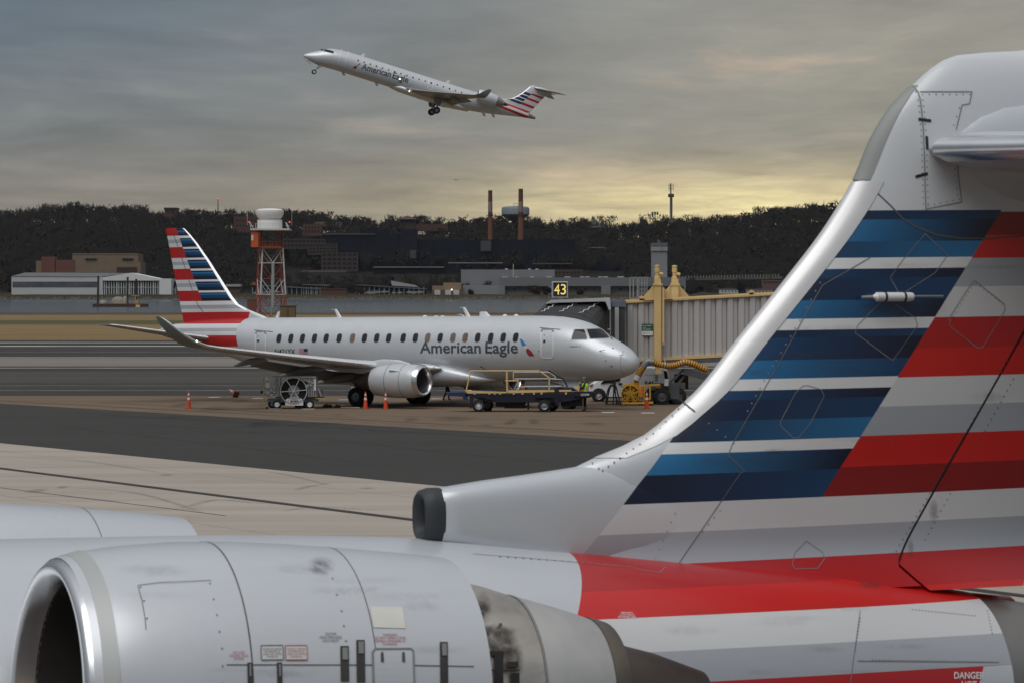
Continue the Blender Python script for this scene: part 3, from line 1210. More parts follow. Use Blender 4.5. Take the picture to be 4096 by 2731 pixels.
hit_letter('American', 1680, 1924, 1411, 1365, bold=.015)
hit_letter('Eagle', 1942, 2072, 1411, 1364, bold=.015)
hit_letter('N421YX', 1101, 1181, 1413, 1394, 'registration', .004, M_BLACK)
hit_letter('EMBRAER 175', 2279, 2323, 1386.5, 1382, 'lettering', .0, M_BLACK)
poly_on(ehit, [(2079, 1354), (2086, 1354), (2094, 1362), (2105, 1380), (2088, 1382), (2084, 1370)], .008, 'eagle_mark', mat('mark_blue', (.03, .20, .45), .4, 0), jet, step=4)
poly_on(ehit, [(2090, 1383), (2104, 1381), (2110, 1391), (2104, 1397)], .009, 'eagle_mark', mat('mark_white', (.55, .60, .62), .4, 0), jet, step=4)
poly_on(ehit, [(2104, 1396), (2112, 1390), (2126, 1403), (2138, 1421), (2117, 1422), (2108, 1411)], .010, 'eagle_mark', mat('mark_red', (.30, .025, .03), .4, 0), jet, step=4)
fl0 = (1197, 1392, 1231, 1416)
fg = patch(MB(), [(fl0[0], fl0[1]), (fl0[2], fl0[1]), (fl0[2] + 1, fl0[3]), (fl0[0] + 1, fl0[3])], ehit, 8, 3, .008).build('flag', mat('flag_white', (.6, .6, .6), .5), jet)
mb = MB()
for i in range(0, 13, 2):
    ya, yb = fl0[1] + (fl0[3] - fl0[1]) * i / 13, fl0[1] + (fl0[3] - fl0[1]) * (i + 1) / 13
    patch(mb, [(fl0[0], ya), (fl0[2], ya), (fl0[2], yb), (fl0[0], yb)], ehit, 6, 1, .011)
mb.build('flag_stripes', mat('flag_red', (.38, .05, .06), .5), fg)
patch(MB(), [(1216, 1392), (1231, 1392), (1231, 1405), (1216, 1405)], ehit, 4, 2, .014).build('flag_canton', mat('flag_blue', (.02, .03, .10), .5), fg)
# probes and dark service marks on the nose
for (x, y, rr) in [(2452, 1391, 3), (2401, 1403, 5), (2423, 1440, 2.5), (2446, 1462, 4), (1926, 1465, 5), (1935, 1472, 4), (2155, 1402, 2)]:
    poly_on(ehit, [(x - rr, y - 1.6), (x + rr, y - 1.6), (x + rr, y + 1.6), (x - rr, y + 1.6)], .01, 'sensor_port', M_BLACK, jet, step=4)
mb = MB()
for (x, y) in [(2405, 1402), (2480, 1420)]:
    p, n = ehit(x, y)
    mb.tube([p, p + n * .1, p + n * .12 + Vector((-.25, 0, 0))], .015, 5)
mb.build('pitot_probe', M_STRUT, jet, kind='stuff')
# wiper
p0, n0 = ehit(2430, 1330)
p1, n1 = ehit(2448, 1357)
MB().tube([p0 + n0 * .05, p1 + n1 * .05], .022, 5).build('wiper', M_BLACK, jet)
# roof aerials
for (x, y, h, kd) in [(1115, 1275, .36, 0), (1368, 1274, .46, 1), (1883, 1266, .50, 1), (1965, 1266, .26, 2), (1700, 1268, .10, 3), (1745, 1268, .07, 3), (1770, 1268, .07, 3), (2020, 1266, .12, 3), (2065, 1266, .12, 3)]:
    q = ec.plane_y(x, y, 0)
    z = EB.top(q.x) - .03
    if kd == 3:
        MB().lathe([(0, .14), (h * .6, .12), (h, .03)], (q.x, 0, z), (0, 0, 1), 12, True, True).build('antenna_dome', M_WHITE, jet, smooth=40)
        continue
    ln = {0: .26, 1: .30, 2: .75}[kd]
    sw = {0: -.10, 1: .35, 2: .3}[kd]
    mb = MB()
    rings = []
    for t, cw in ((0, ln), (.7, ln * .7), (.92, ln * .62), (1.0, ln * (1.5 if kd == 1 else .3))):
        cx = q.x + sw * t
        rings.append([(cx + cw * c, hy * .08 * (1.2 - t * .6), z + h * t) for c, hy in ((0, 0), (.25, .6), (.6, .5), (1, 0), (.6, -.5), (.25, -.6))])
    mb.loft(rings)
    mb.build('blade_antenna', M_WHITE, jet)

# wing-to-body fairing
mb = MB()
rings = []
for x, hw, zb, zt in [(8.4, .5, 1.47, 1.6), (9.2, 1.05, 1.36, 1.85), (10.0, 1.40, 1.27, 2.15), (11.0, 1.60, 1.20, 2.45), (12.5, 1.72, 1.15, 2.6), (15, 1.74, 1.14, 2.6), (17, 1.7, 1.16, 2.45), (18.6, 1.5, 1.25, 2.2), (19.8, 1.1, 1.4, 1.9), (20.6, .5, 1.52, 1.7)]:
    zc, h = (zb + zt) / 2, (zt - zb) / 2
    rings.append([(x, hw * math.copysign(abs(math.cos(a)) ** .7, math.cos(a)), zc + h * math.copysign(abs(math.sin(a)) ** .8, math.sin(a))) for a in [2 * math.pi * i / 32 for i in range(32)]])
mb.loft(rings)
mb.build('belly_fairing', M_PAINT, jet, smooth=40)

# wings
WS = [(10.9, 1.2, 2.02, 6.2, .13, 0, R(2.5)), (12.0, 2.6, 2.17, 5.0, .12, R(5), R(2)), (13.6, 5.0, 2.45, 3.6, .115, R(5.5), R(1)), (15.9, 9.0, 2.96, 2.5, .105, R(7), 0), (17.62, 11.8, 3.36, 1.75, .10, R(9), 0),
      (18.0, 12.35, 3.48, 1.62, .10, R(25), 0), (18.45, 12.75, 3.72, 1.40, .10, R(45), 0), (18.95, 13.05, 4.08, 1.12, .10, R(60), 0), (19.55, 13.28, 4.55, .82, .10, R(70), 0), (20.05, 13.38, 4.88, .50, .10, R(75), 0), (20.3, 13.41, 4.98, .2, .1, R(78), 0)]


def mirror(secs):
    return [(a, -b, c, d, e, f, g) for a, b, c, d, e, f, g in secs]


for side_s in (WS, mirror(WS)):
    sg = 1 if side_s is WS else -1
    w = wing_loft(MB(), side_s, 12).build('wing', M_SKIN_W, jet, smooth=40)
    # polished slat edge
    mb = MB()
    rings = []
    for lx, y, z, ch, t, ph, tw in side_s[1:]:
        ring = []
        for c, h in [q for q in airfoil(12, t) if q[0] < .15]:
            dz = h * ch * 1.04 + .02 * ch * math.sin(math.pi * c)
            dx = c * ch - .012
            ring.append((lx + dx * math.cos(tw), y - sg * dz * math.sin(ph), z + dz * math.cos(ph) - dx * math.sin(tw)))
        rings.append(ring)
    mb.loft(rings, False, False, closed=False)
    mb.build('slat_edge', M_CHROME, w, smooth=50)
    # flap, let down a little, and the canoe fairings
    fl = []
    for lx, y, z, ch, t in [(16.15, 2.2, 1.88, 1.25, .10), (16.55, 5.0, 2.16, 1.05, .10), (17.6, 8.6, 2.70, .75, .10)]:
        fl.append((lx, sg * y, z, ch, t, 0, R(24)))
    wing_loft(MB(), fl, 8).build('flap', M_UNDER, w, smooth=40)
    for y, x0, x1, zz, rr in [(3.4, 14.6, 18.0, 1.75, .26), (6.1, 15.2, 18.3, 2.18, .22), (9.2, 16.6, 19.0, 2.72, .17)]:
        mb = MB()
        rings = []
        for t, q in ((0, .05), (.12, .55), (.3, .95), (.5, 1.0), (.7, .8), (.88, .42), (1, .04)):
            rings.append([(x0 + (x1 - x0) * t, sg * y + rr * .5 * q * math.cos(a), zz - .35 * t * t + rr * q * math.sin(a)) for a in [2 * math.pi * i / 12 for i in range(12)]])
        mb.loft(rings)
        mb.build('flap_fairing', M_SKIN_W, w, smooth=50)
    # green and white position lights
    q = side_s[6]
    MB().lathe([(0, .05), (.05, .04), (.08, .0)], (q[0] - .02, q[1], q[2]), (-1, 0, 0), 8).build('position_light', mat('green_lamp' if sg > 0 else 'red_lamp', (.55, 1, .75) if sg > 0 else (1, .2, .15), .3, emit=2.5), w)
    # engine: nacelle, lip, fan, core and pylon
    ey, ezc = sg * 4.2, 1.50
    lip = ec.plane_y(1697, 1521, 4.2)
    lx, ezc = lip.x, lip.z
    eng = MB().lathe([(.16, .70), (.10, .755), (.3, .815), (.7, .86), (1.3, .885), (2.0, .87), (2.6, .80), (3.05, .72), (3.05, .60)], (lx, ey, ezc), (1, 0, 0), 40).build('engine_nacelle', M_PAINT, jet, smooth=40)
    MB().lathe([(.26, .60), (.06, .635), (.0, .675), (-.02, .71), (.02, .75), (.10, .785), (.26, .812), (.26, .80)], (lx, ey, ezc), (1, 0, 0), 40).build('intake_lip', M_LIP, eng, smooth=50)
    MB().lathe([(.05, .64), (.5, .60), (.9, .62), (.9, .0)], (lx, ey, ezc), (1, 0, 0), 36).build('intake_duct', mat('intake_grey', (.16, .16, .17), .5, .4, var=.1), eng, smooth=50)
    MB().lathe([(.9, .2), (.75, .15), (.55, .02)], (lx, ey, ezc), (1, 0, 0), 16).build('spinner', M_DARKIN, eng, smooth=50)
    mb = MB()
    for i in range(22):
        a = 2 * math.pi * i / 22
        ca, sa = math.cos(a), math.sin(a)
        q = []
        for rr, tw, dx in ((.18, .5, 0), (.60, 1.1, .05)):
            for s_ in (-.06, .06):
                o = s_ * math.cos(tw)
                q.append((lx + .80 + dx + s_ * math.sin(tw) * 1.2, ey + rr * ca - o * sa, ezc + rr * sa + o * ca))
        mb.add(q, [(0, 1, 3, 2)])
    mb.build('fan_blades', M_FAN, eng, kind='stuff', recalc=False)
    MB().lathe([(2.9, .55), (3.4, .52), (3.75, .44), (4.3, .34), (4.32, .28), (3.4, .2)], (lx, ey, ezc), (1, 0, 0), 30).build('core_nozzle', M_NOZD, eng, smooth=40)
    MB().lathe([(4.0, .24), (4.5, .16), (4.9, .02)], (lx, ey, ezc), (1, 0, 0), 16).build('exhaust_plug', M_NOZD, eng, smooth=40)
    for d_, rad in ((1.02, .873), (1.95, .873)):
        MB().lathe([(d_, rad + .004), (d_ + .025, rad + .004)], (lx, ey, ezc), (1, 0, 0), 40).build('cowl_seam', M_SEAM, eng)
    # strake on the inboard-upper cowl
    ang = R(35)
    yy, zz = math.cos(ang), math.sin(ang)
    mb = MB()
    mb.prism([(lx + .9, ey + yy * .86, ezc + zz * .86), (lx + 1.6, ey + yy * 1.02, ezc + zz * 1.02), (lx + 1.75, ey + yy * .86, ezc + zz * .86)], (0, -.03, .03))
    mb.build('strake', M_PAINT, eng)
    mb = MB()
    rings = []
    for x, hw, zb, zt in [(lx + .9, .03, ezc + .80, ezc + .9), (lx + 1.6, .16, ezc + .7, ezc + 1.08), (lx + 2.6, .22, ezc + .5, ezc + 1.12), (lx + 3.6, .22, ezc + .35, ezc + .98), (lx + 5.0, .16, ezc + .48, ezc + .9), (lx + 6.2, .03, ezc + .66, ezc + .86)]:
        rings.append([(x, ey + hw * c, zb + (zt - zb) * d) for c, d in ((-1, 0), (1, 0), (1, .7), (.5, 1), (-.5, 1), (-1, .7))])
    mb.loft(rings)
    mb.build('pylon', M_PAINT, jet, smooth=35)

# root fairing with the landing light
mb = MB()
fr = ec.plane_y(1765, 1473, 1.72)
rings = []
for t, w_, h_ in ((0, .03, .02), (.15, .14, .09), (.4, .24, .15), (.8, .30, .2), (1.4, .32, .22), (2.2, .25, .2)):
    rings.append([(fr.x + t, 1.66 + w_ * math.cos(a) + t * .12, fr.z + .03 + h_ * math.sin(a) + .04 * t) for a in [2 * math.pi * i / 14 for i in range(14)]])
mb.loft(rings)
rf = mb.build('root_fairing', M_PAINT, jet, smooth=50)
MB().lathe([(0, .07), (.03, .05), (.045, 0)], (fr.x + .32, 1.93, fr.z + .06), (-.7, .7, 0), 12).build('landing_light', mat('lamp_glass', (.9, .9, .85), .1, .6), rf)

# fin
le = [ec.plane_y(x, y, 0) for x, y in ((1085, 1276), (1040, 1256), (987, 1234), (962, 1222), (935, 1193), (850, 1060), (746, 922), (736, 913), (724, 909.5))]
te = [ec.plane_y(x, y, 0) for x, y in ((737, 1300), (662, 909))]
LEf = pchip([p.z for p in le], [p.x for p in le])
TEk = (te[1].x - te[0].x) / (te[1].z - te[0].z)


def fin_te(z):
    return te[0].x + (z - te[0].z) * TEk


FZT = le[-1].z
zs = [4.45, le[0].z + .02, 4.85, 4.95, 5.1, 5.3, 5.6, 6.0, 7, 8, 9.0, 9.5, FZT - .14, FZT - .05, FZT - .01]
mb = MB()
rings = []
AF = airfoil(14, 1.0)
for z in zs:
    l, t = LEf(z), fin_te(z)
    ch = t - l
    th = min(.30, .095 * ch) * (1.0 if z < FZT - .1 else .55)
    rings.append([(l + c * ch, h * th, z) for c, h in AF])
mb.loft(rings)
fin = mb.build('vertical_fin', M_EFIN, jet, smooth=40)
mb = MB()
rings = []
for z in zs[5:-1]:
    l, t = LEf(z), fin_te(z)
    ch = t - l
    th = min(.30, .095 * ch)
    rings.append([(l + c * ch - .01, h * th * 1.08, z) for c, h in AF if c < .075])
mb.loft(rings, False, False, closed=False)
mb.build('fin_leading_edge', mat('leading_edge_white', (.74, .74, .75), .3, .3, var=.04), fin, smooth=50)
# rudder line
mb = MB()
for sg in (1, -1):
    P3 = []
    for z in np.linspace(5.2, FZT - .25, 12):
        l, t = LEf(z), fin_te(z)
        c = .68
        h = 5 * (.2969 * math.sqrt(c) - .1260 * c - .3516 * c * c + .2843 * c ** 3 - .1036 * c ** 4) * min(.30, .095 * (t - l))
        P3.append(Vector((l + c * (t - l), sg * (h + .012), z)))
    ribbon(mb, P3, [Vector((0, sg, 0))] * len(P3), .035, 0)
mb.build('rudder_gap', M_SEAM, fin, recalc=False)

# tailplane
for sg in (1, -1):
    tp, rt = ec.plane_y(450, 1298, 5.0), ec.plane_y(866, 1352, .55)
    if sg < 0:
        pass
    ss = [(rt.x - .1, sg * .3, rt.z - .03, 3.2, .10, 0, R(-2)), (rt.x + .15, sg * .75, rt.z + .02, 2.9, .10, R(8), R(-2)), (tp.x - .25, sg * 4.8, tp.z - .03, 1.45, .09, R(8), R(-2)), (tp.x + .15, sg * 5.05, tp.z + .02, 1.0, .06, R(8), R(-2))]
    st = wing_loft(MB(), ss, 10, -.01).build('tailplane', M_SKIN_W, jet, smooth=40)
    mb = MB()
    rings = []
    for lx_, y, z, ch, t, ph, tw in ss[1:]:
        rings.append([(lx_ + c * ch - .01, y, z + h * ch * 1.06 - c * ch * math.sin(tw)) for c, h in airfoil(12, t) if c < .10])
    mb.loft(rings, False, False, closed=False)
    mb.build('tailplane_edge', M_CHROME, st, smooth=50)

# landing gear
for sg in (1, -1):
    for dy in (-.34, .34):
        wheel('main_wheel', (15.6, sg * (2.6 + dy), .52 + .163), .52, .36, jet, rim=.5, ma_rim=M_STRUT)
    MB().tube([(15.6, sg * 2.6, .68), (15.45, sg * 2.75, 2.2)], .13, 10).tube([(15.6, sg * 2.2, .68), (15.6, sg * 3.0, .68)], .09, 8).tube([(15.55, sg * 2.6, 1.0), (15.2, sg * 1.3, 1.9)], .06, 6).build('main_leg', M_STRUT, jet, smooth=40)
    MB().prism([(14.9, sg * 3.1, 2.2), (16.2, sg * 3.1, 2.2), (16.0, sg * 2.95, 1.25), (15.2, sg * 2.95, 1.25)], (0, sg * .04, 0)).build('gear_door', M_PAINT, jet)
for dy in (-.22, .22):
    wheel('nose_wheel', (4.2, dy, .36 + .044), .36, .2, jet)
MB().tube([(4.2, 0, .4), (4.0, 0, 1.7)], .08, 10).tube([(4.2, -.2, .4), (4.2, .2, .4)], .05, 8).build('nose_leg', M_STRUT, jet, smooth=40)
for sg in (1, -1):
    MB().prism([(3.2, sg * .3, 1.55), (4.6, sg * .3, 1.5), (4.5, sg * .45, .95), (3.3, sg * .45, .98)], (0, sg * .03, 0)).build('gear_door', M_PAINT, jet)
MB().prism([(14.4, 1.2, 1.14), (16.9, 1.2, 1.14), (16.9, 1.6, 1.22), (14.4, 1.6, 1.22)], (0, 0, -.01)).build('wheel_well', M_DARKIN, jet)
# belly aerials and drain mast
for x, h in ((11.2, .3), (20.3, .35), (22.6, .3)):
    zb = EB.bot(x) + .03
    MB().prism([(x, 0, zb), (x + .35, 0, zb), (x + .45, 0, zb - h), (x + .3, 0, zb - h)], (0, .03, 0)).build('blade_antenna', M_PAINT, jet)
# ================================================================ regional jet climbing out, nose to the left
FA, FPITCH = R(10), R(16.8)
fly = thing('airliner', 'rear-engined jet climbing in the sky with its wheels down', 'airplane', W(1213, 222, 440), FA, 'parked and departing regional jets', FPITCH)
fc = Craft(fly)
FB = Body([(0, 0), (.06, .12), (.3, .34), (.8, .66), (1.5, 1.05), (2.3, 1.54), (3.2, 1.90), (4.4, 2.08), (6, 2.16), (23.5, 2.16), (26, 2.10), (28, 1.94), (29.3, 1.70), (30.6, 1.42)],
          [(0, 0), (.06, -.10), (.3, -.22), (.8, -.38), (1.5, -.52), (2.5, -.60), (3.5, -.58), (5, -.55), (19.5, -.53), (21, -.47), (23, -.24), (25, .10), (27, .50), (28.7, .84), (30.6, 1.12)],
          [(0, 0), (.06, .12), (.3, .30), (.8, .56), (1.5, .82), (2.5, 1.08), (3.5, 1.25), (5, 1.34), (6, 1.345), (20.5, 1.345), (23, 1.25), (25, 1.06), (27, .80), (28.7, .52), (29.8, .30), (30.6, .15)])


def yhit(x, y):
    p = fc.hit(x, y, FB.g, 425, 460, 400)
    return p, grad(FB.g, p, .01)


# tail stripes read off the fin
def fz(x, y):
    return fc.plane_y(x, y, 0)


_fa, _fb = fz(2050, 445), fz(2120, 471)
_ks = -0.05
_pt = [(2160, 374), (2133, 383), (2137, 394), (2115, 400), (2110, 412), (2092, 416), (2050, 409), (2023, 412), (2040, 424), (2005, 429)]


def fwv(x, y):
    p = fz(x, y)
    return p.z - _ks * p.x


def z2(x, y):
    return fwv(1600 + .2934 * x, 320 + .2934 * y)


_q = sorted([z2(1500, 441), z2(1500, 405), z2(1600, 406), z2(1600, 370), z2(1740, 366), z2(1740, 331), z2(1820, 300), z2(1820, 268), z2(1880, 241), z2(1880, 213)])
fly_red = [(z, RED if i % 2 == 0 else LWHT) for i, z in enumerate(_q)]
_div0, _div1 = fz(1600 + .2934 * 1796, 320 + .2934 * 188), fz(1600 + .2934 * 1636, 320 + .2934 * 326)
_divk = (_div1.x - _div0.x) / (_div1.z - _div0.z)
fly_red.insert(0, (_q[0] - .6, SILVER))
_qb = z2(1560, 304)
fly_blue = [b for b in fly_red if b[0] < _qb - .05]
_tops = [_qb + (z2(1740, 158) - _qb) * i / 4 for i in range(5)]
for i in range(4):
    fly_blue += [(_tops[i], NAVY), (_tops[i] + (_tops[1] - _tops[0]) * .3, BLUE), (_tops[i] + (_tops[1] - _tops[0]) * .72, WHT)]
fly_blue.append((_tops[4], SILVER))
fly_red.append((_q[-1] + .5, SILVER))
fly_red.sort(key=lambda b: b[0])


def fly_tail(k, x, y, z):
    edge = k.m('ADD', 25.6, k.m('MULTIPLY', k.m('SUBTRACT', z, 1.3), .75))
    return k.m('MULTIPLY', k.m('GREATER_THAN', x, edge), k.m('LESS_THAN', x, 29.6))


def fly_bl(k, x, y, z):
    edge = k.m('ADD', _div0.x - _divk * _div0.z, k.m('MULTIPLY', z, _divk))
    return k.m('MULTIPLY', k.m('LESS_THAN', x, edge), k.m('GREATER_THAN', z, 2.1))


def fly_fin_on(k, x, y, z):
    return k.m('GREATER_THAN', x, k.m('ADD', 26.2, k.m('MULTIPLY', k.m('SUBTRACT', z, 2.1), .72)))


M_FFUS = paint_mat('flying_body_paint', [(fly_tail, _ks, fly_red)], dirt=.10)
M_FFIN = paint_mat('flying_fin_paint', [(fly_fin_on, _ks, fly_red), (fly_bl, _ks, fly_blue)], dirt=.06)
xs = [0, .02, .06, .14, .25, .4, .6, .9, 1.2, 1.6, 2.0, 2.4, 2.8, 3.2, 3.6, 4.2, 5, 6, 10, 15, 19.5, 20.5, 21.5, 22.5, 23.5, 24.5, 25.5, 26.5, 27.5, 28.3, 29, 29.6]
ff = FB.build('fuselage', M_FFUS, fly, xs, 40)
mb = MB()
mb.loft([FB.ring(x, 40) for x in (29.6, 30.0, 30.4, 30.6)])
mb.build('tail_cone', mat('tail_cone_metal', (.33, .31, .29), .42, .8), fly, smooth=40)
# cockpit glazing, doors, windows, lettering
cw = poly_on(yhit, [(1276, 201), (1288, 195.8), (1300, 196.8), (1315, 199.5), (1335, 205), (1334, 215), (1310, 209), (1293, 203)], .012, 'cockpit_window', M_GLASS, fly, step=5)
poly_on(yhit, [(1293, 196), (1295, 196), (1299, 211), (1297, 211)], .02, 'window_post', M_WRIM, cw, step=4)


def yside(x, z, sg=-1):
    return FB.side(x, z, sg)


a_, b_ = yhit(1432, 243)[0], yhit(1846, 371)[0]
for i in range(18):
    t = i / 17
    x = a_.x + (b_.x - a_.x) * t
    z = a_.z + (b_.z - a_.z) * t
    for sg in (-1, 1):
        o = side_oval(FB, x, z, .30, .40, .006, sg, 'cabin_window', mat('bright_surround', (.70, .70, .69), .4), fly)
        side_oval(FB, x, z + .03, .22, .25, .014, sg, 'pane', M_WINT if i % 3 else M_WIN, o)
for q, nm in (([(1366, 197), (1395, 206), (1378, 264), (1352, 256)], 'cabin_door'), ([(1716, 322), (1735, 328), (1727, 360), (1710, 355)], 'overwing_exit')):
    loop_on(yhit, q, .07, .012, nm, M_DOORLN, fly, step=4, closed=True)


def fly_letter(body, x0, y0, x1, y1, capy, bold=.016):
    """along the port side, baseline from (x0, y0) to (x1, y1)"""
    vs, fs, bx_, by = text_mesh(body, bold)
    caps = text_mesh('E', bold)[3]
    a, b = yhit(x0, y0)[0], yhit(x1, y1)[0]
    sc = capy / (caps[1] - caps[0])
    P3 = []
    for vx, vy in vs:
        t = (vx - bx_[0]) / (bx_[1] - bx_[0])
        p, n = yside(a.x + (b.x - a.x) * t, a.z + (b.z - a.z) * t + (vy - caps[0]) * sc)
        P3.append(p + n * .012)
    return MB().add(P3, fs).build('lettering', M_LETTER, fly, recalc=False)


fly_letter('American', 1444, 277, 1561, 310, .80)
fly_letter('Eagle', 1568, 312, 1631, 332, .80)
poly_on(yhit, [(1437, 253), (1443, 254), (1433, 263), (1427, 263)], .012, 'eagle_mark', mat('mark_blue', (.03, .20, .45), .4, 0), fly, step=3)
poly_on(yhit, [(1421, 263), (1429, 264), (1424, 275), (1409, 273)], .012, 'eagle_mark', mat('mark_red', (.30, .025, .03), .4, 0), fly, step=3)
# aerials
for x, top in ((6.9, 1), (18.2, 1), (9.6, 0), (5.2, 0), (15.2, 0), (23.8, 0), (25.0, 0)):
    z = FB.top(x) - .03 if top else FB.bot(x) + .03
    h = .42 if top else -.36
    MB().prism([(x, -.02, z), (x + .42, -.02, z), (x + .62, -.02, z + h), (x + .26, -.02, z + h)], (0, .04, 0)).build('blade_antenna', M_WHITE, fly)
# wings with tip winglets
WF = [(13.0, .9, -.18, 5.9, .12, 0, R(2)), (14.4, 2.0, -.12, 4.6, .12, R(3), R(1.5)), (16.2, 4.6, .04, 3.1, .11, R(3.5), R(1)), (20.2, 11.2, .50, 1.5, .10, R(4), 0), (20.6, 11.7, .58, 1.35, .10, R(20), 0), (21.0, 11.95, .86, 1.15, .09, R(62), 0), (21.8, 12.2, 1.58, .60, .08, R(74), 0), (22.05, 12.24, 1.75, .3, .08, R(74), 0)]
for secs in (WF, mirror(WF)):
    sg = 1 if secs is WF else -1
    w = wing_loft(MB(), secs, 10).build('wing', M_SKIN_W, fly, smooth=40)
    fl = [(x, sg * y, z, ch, t, 0, R(12)) for x, y, z, ch, t in [(18.4, 1.8, -.34, 1.3, .1), (19.0, 4.8, -.14, 1.0, .1), (20.3, 8.4, .14, .7, .1)]]
    wing_loft(MB(), fl, 8).build('flap', M_UNDER, w, smooth=40)
    for y, x0, x1, z in ((3.2, 17.5, 20.2, -.30), (6.4, 18.3, 20.6, -.06)):
        MB().loft([[(x0 + (x1 - x0) * t, sg * y + .10 * q * math.cos(a), z - .1 * t + .2 * q * math.sin(a)) for a in [2 * math.pi * i / 10 for i in range(10)]] for t, q in ((0, .05), (.3, 1), (.6, .9), (1, .05))]).build('flap_fairing', M_SKIN_W, w, smooth=50)
    o = Vector((22.3, sg * 2.25, 1.68))
    e = MB().lathe([(.05, .70), (.15, .74), (.5, .80), (1.0, .83), (1.7, .82), (2.5, .74), (2.5, .68)], o, (1, 0, -.03), 32).build('engine_nacelle', M_PAINT, fly, smooth=40)
    MB().lathe([(.4, .56), (.05, .62), (0, .66), (.05, .70)], o, (1, 0, -.03), 32).build('intake_lip', M_LIP, e, smooth=50)
    MB().lathe([(.4, .57), (.8, .56), (.8, 0)], o, (1, 0, -.03), 24).build('intake_duct', M_DARKIN, e)
    MB().lathe([(2.4, .66), (3.0, .54), (3.5, .42), (3.5, .34)], o, (1, 0, -.03), 28).build('nozzle', M_NOZ, e, smooth=40)
    MB().lathe([(3.3, .3), (3.8, .2), (4.2, .03)], o, (1, 0, -.03), 16).build('exhaust_plug', M_NOZD, e, smooth=40)
    MB().loft([[(22.7, sg * y, 1.5 - h), (23.4, sg * y, 1.5 - h * 1.6), (25.4, sg * y, 1.53), (23.4, sg * y, 1.5 + h * 1.6), (22.7, sg * y, 1.5 + h)] for y, h in ((1.0, .14), (1.7, .14))]).build('pylon', M_PAINT, fly)
    for dy in (-.2, .2):
        wheel('main_wheel', (17.9, sg * (2.05 + dy), -1.75), .44, .28, fly, rim=.5, ma_rim=M_STRUT)
    MB().tube([(17.9, sg * 2.05, -1.75), (17.7, sg * 2.1, -.2)], .11, 8).tube([(17.9, sg * 1.8, -1.75), (17.9, sg * 2.3, -1.75)], .08, 8).build('main_leg', M_STRUT, fly, smooth=40)
    MB().prism([(17.0, sg * 2.35, -.25), (18.3, sg * 2.35, -.25), (18.1, sg * 2.3, -1.15), (17.4, sg * 2.3, -1.15)], (0, .03, 0)).build('gear_door', M_SKIN_W, fly)
mb = MB()
mb.loft([[(x, hw * math.cos(a), -.30 + h * math.sin(a)) for a in [2 * math.pi * i / 24 for i in range(24)]] for x, hw, h in [(11.6, .4, .3), (12.8, 1.2, .48), (14.5, 1.42, .52), (18, 1.45, .54), (20, 1.3, .46), (22, .5, .25)]])
mb.build('belly_fairing', M_PAINT, fly, smooth=40)
for dy in (-.14, .14):
    wheel('nose_wheel', (1.9, dy, -1.57), .30, .16, fly)
MB().tube([(1.9, 0, -1.57), (2.35, 0, -.4)], .07, 8).tube([(1.9, -.16, -1.57), (1.9, .16, -1.57)], .04, 6).tube([(2.1, 0, -1.1), (2.75, 0, -.5)], .04, 6).build('nose_leg', M_STRUT, fly, smooth=40)
for sg in (1, -1):
    MB().prism([(.35, sg * .2, -.22), (.55, sg * .2, -.30), (1.25, sg * .3, -.62), (1.15, sg * .3, -.70), (.4, sg * .25, -.42)], (0, .03, 0)).build('gear_door', M_PAINT, fly)
# fin and high tailplane
LEL = [fz(*q) for q in ((1990, 393), (2030, 395), (2060, 387), (2112, 352), (2122, 343), (2132, 341))]
TEL = [fz(*q) for q in ((2117, 452), (2178, 388), (2196, 372))]
fLE = pchip(*zip(*sorted([(p.z, p.x) for p in LEL])))
fTE = pchip(*zip(*sorted([(p.z, p.x) for p in TEL])))
FZ = max(p.z for p in LEL)
mb = MB()
rings = []
for i in range(17):
    z = 1.7 + (FZ - .01 - 1.7) * i / 16
    l, t = fLE(z), fTE(z)
    th = .34 if i < 15 else .24 if i < 16 else .1
    rings.append([(l + c * (t - l), h * th, z) for c, h in AF])
mb.loft(rings)
fv = mb.build('vertical_fin', M_FFIN, fly, smooth=40)
mb = MB()
rings = []
for i in range(17):
    z = 2.3 + (FZ - .3 - 2.3) * i / 16
    l, t = fLE(z), fTE(z)
    rings.append([(l + c * (t - l) - .01, h * .36, z) for c, h in AF if c < .05])
mb.loft(rings, False, False, closed=False)
mb.build('fin_leading_edge', M_CHROME, fv, smooth=50)
tz = FZ - .30
for sg in (1, -1):
    ss = [(fLE(tz) + .55, sg * .1, tz, 2.4, .11, 0, 0), (fLE(tz) + .75, sg * .5, tz, 2.2, .10, R(-2), 0), (fLE(tz) + 3.1, sg * 4.3, tz - .12, 1.2, .09, R(-2), 0)]
    wing_loft(MB(), ss, 10, -.01).build('tailplane', M_SKIN_W, fly, smooth=40)
mb = MB()
x0 = fLE(tz) + .5
mb.loft([[(x0 + 3.2 * t, .26 * q * math.cos(a), tz + .02 + .36 * q * math.sin(a)) for a in [2 * math.pi * i / 16 for i in range(16)]] for t, q in ((0, .03), (.08, .5), (.3, 1), (.6, .9), (1, .05))])
mb.build('tailplane_fairing', M_PAINT, fly, smooth=50)
for q in (yhit(1599, 316)[0],):
    MB().lathe([(0, .10), (.05, .08), (.08, .0)], (q.x, q.y, q.z), (-.3, -1, -.1), 10).build('beacon_light', mat('warm_lamp', (1, .82, .62), .3, emit=3.0), fly)
q = fc.plane_y(1641, 365, -1.6)
MB().lathe([(0, .12), (.05, .09), (.08, .0)], (q.x - .1, q.y, q.z), (-1, -.2, 0), 10).build('landing_light', mat('warm_lamp', (1, .82, .62), .3, emit=3.0), fly)
# ================================================================ the near airliner: its tail, engine and rear body fill the front of the view
CA = R(23)
_oa = R(15)


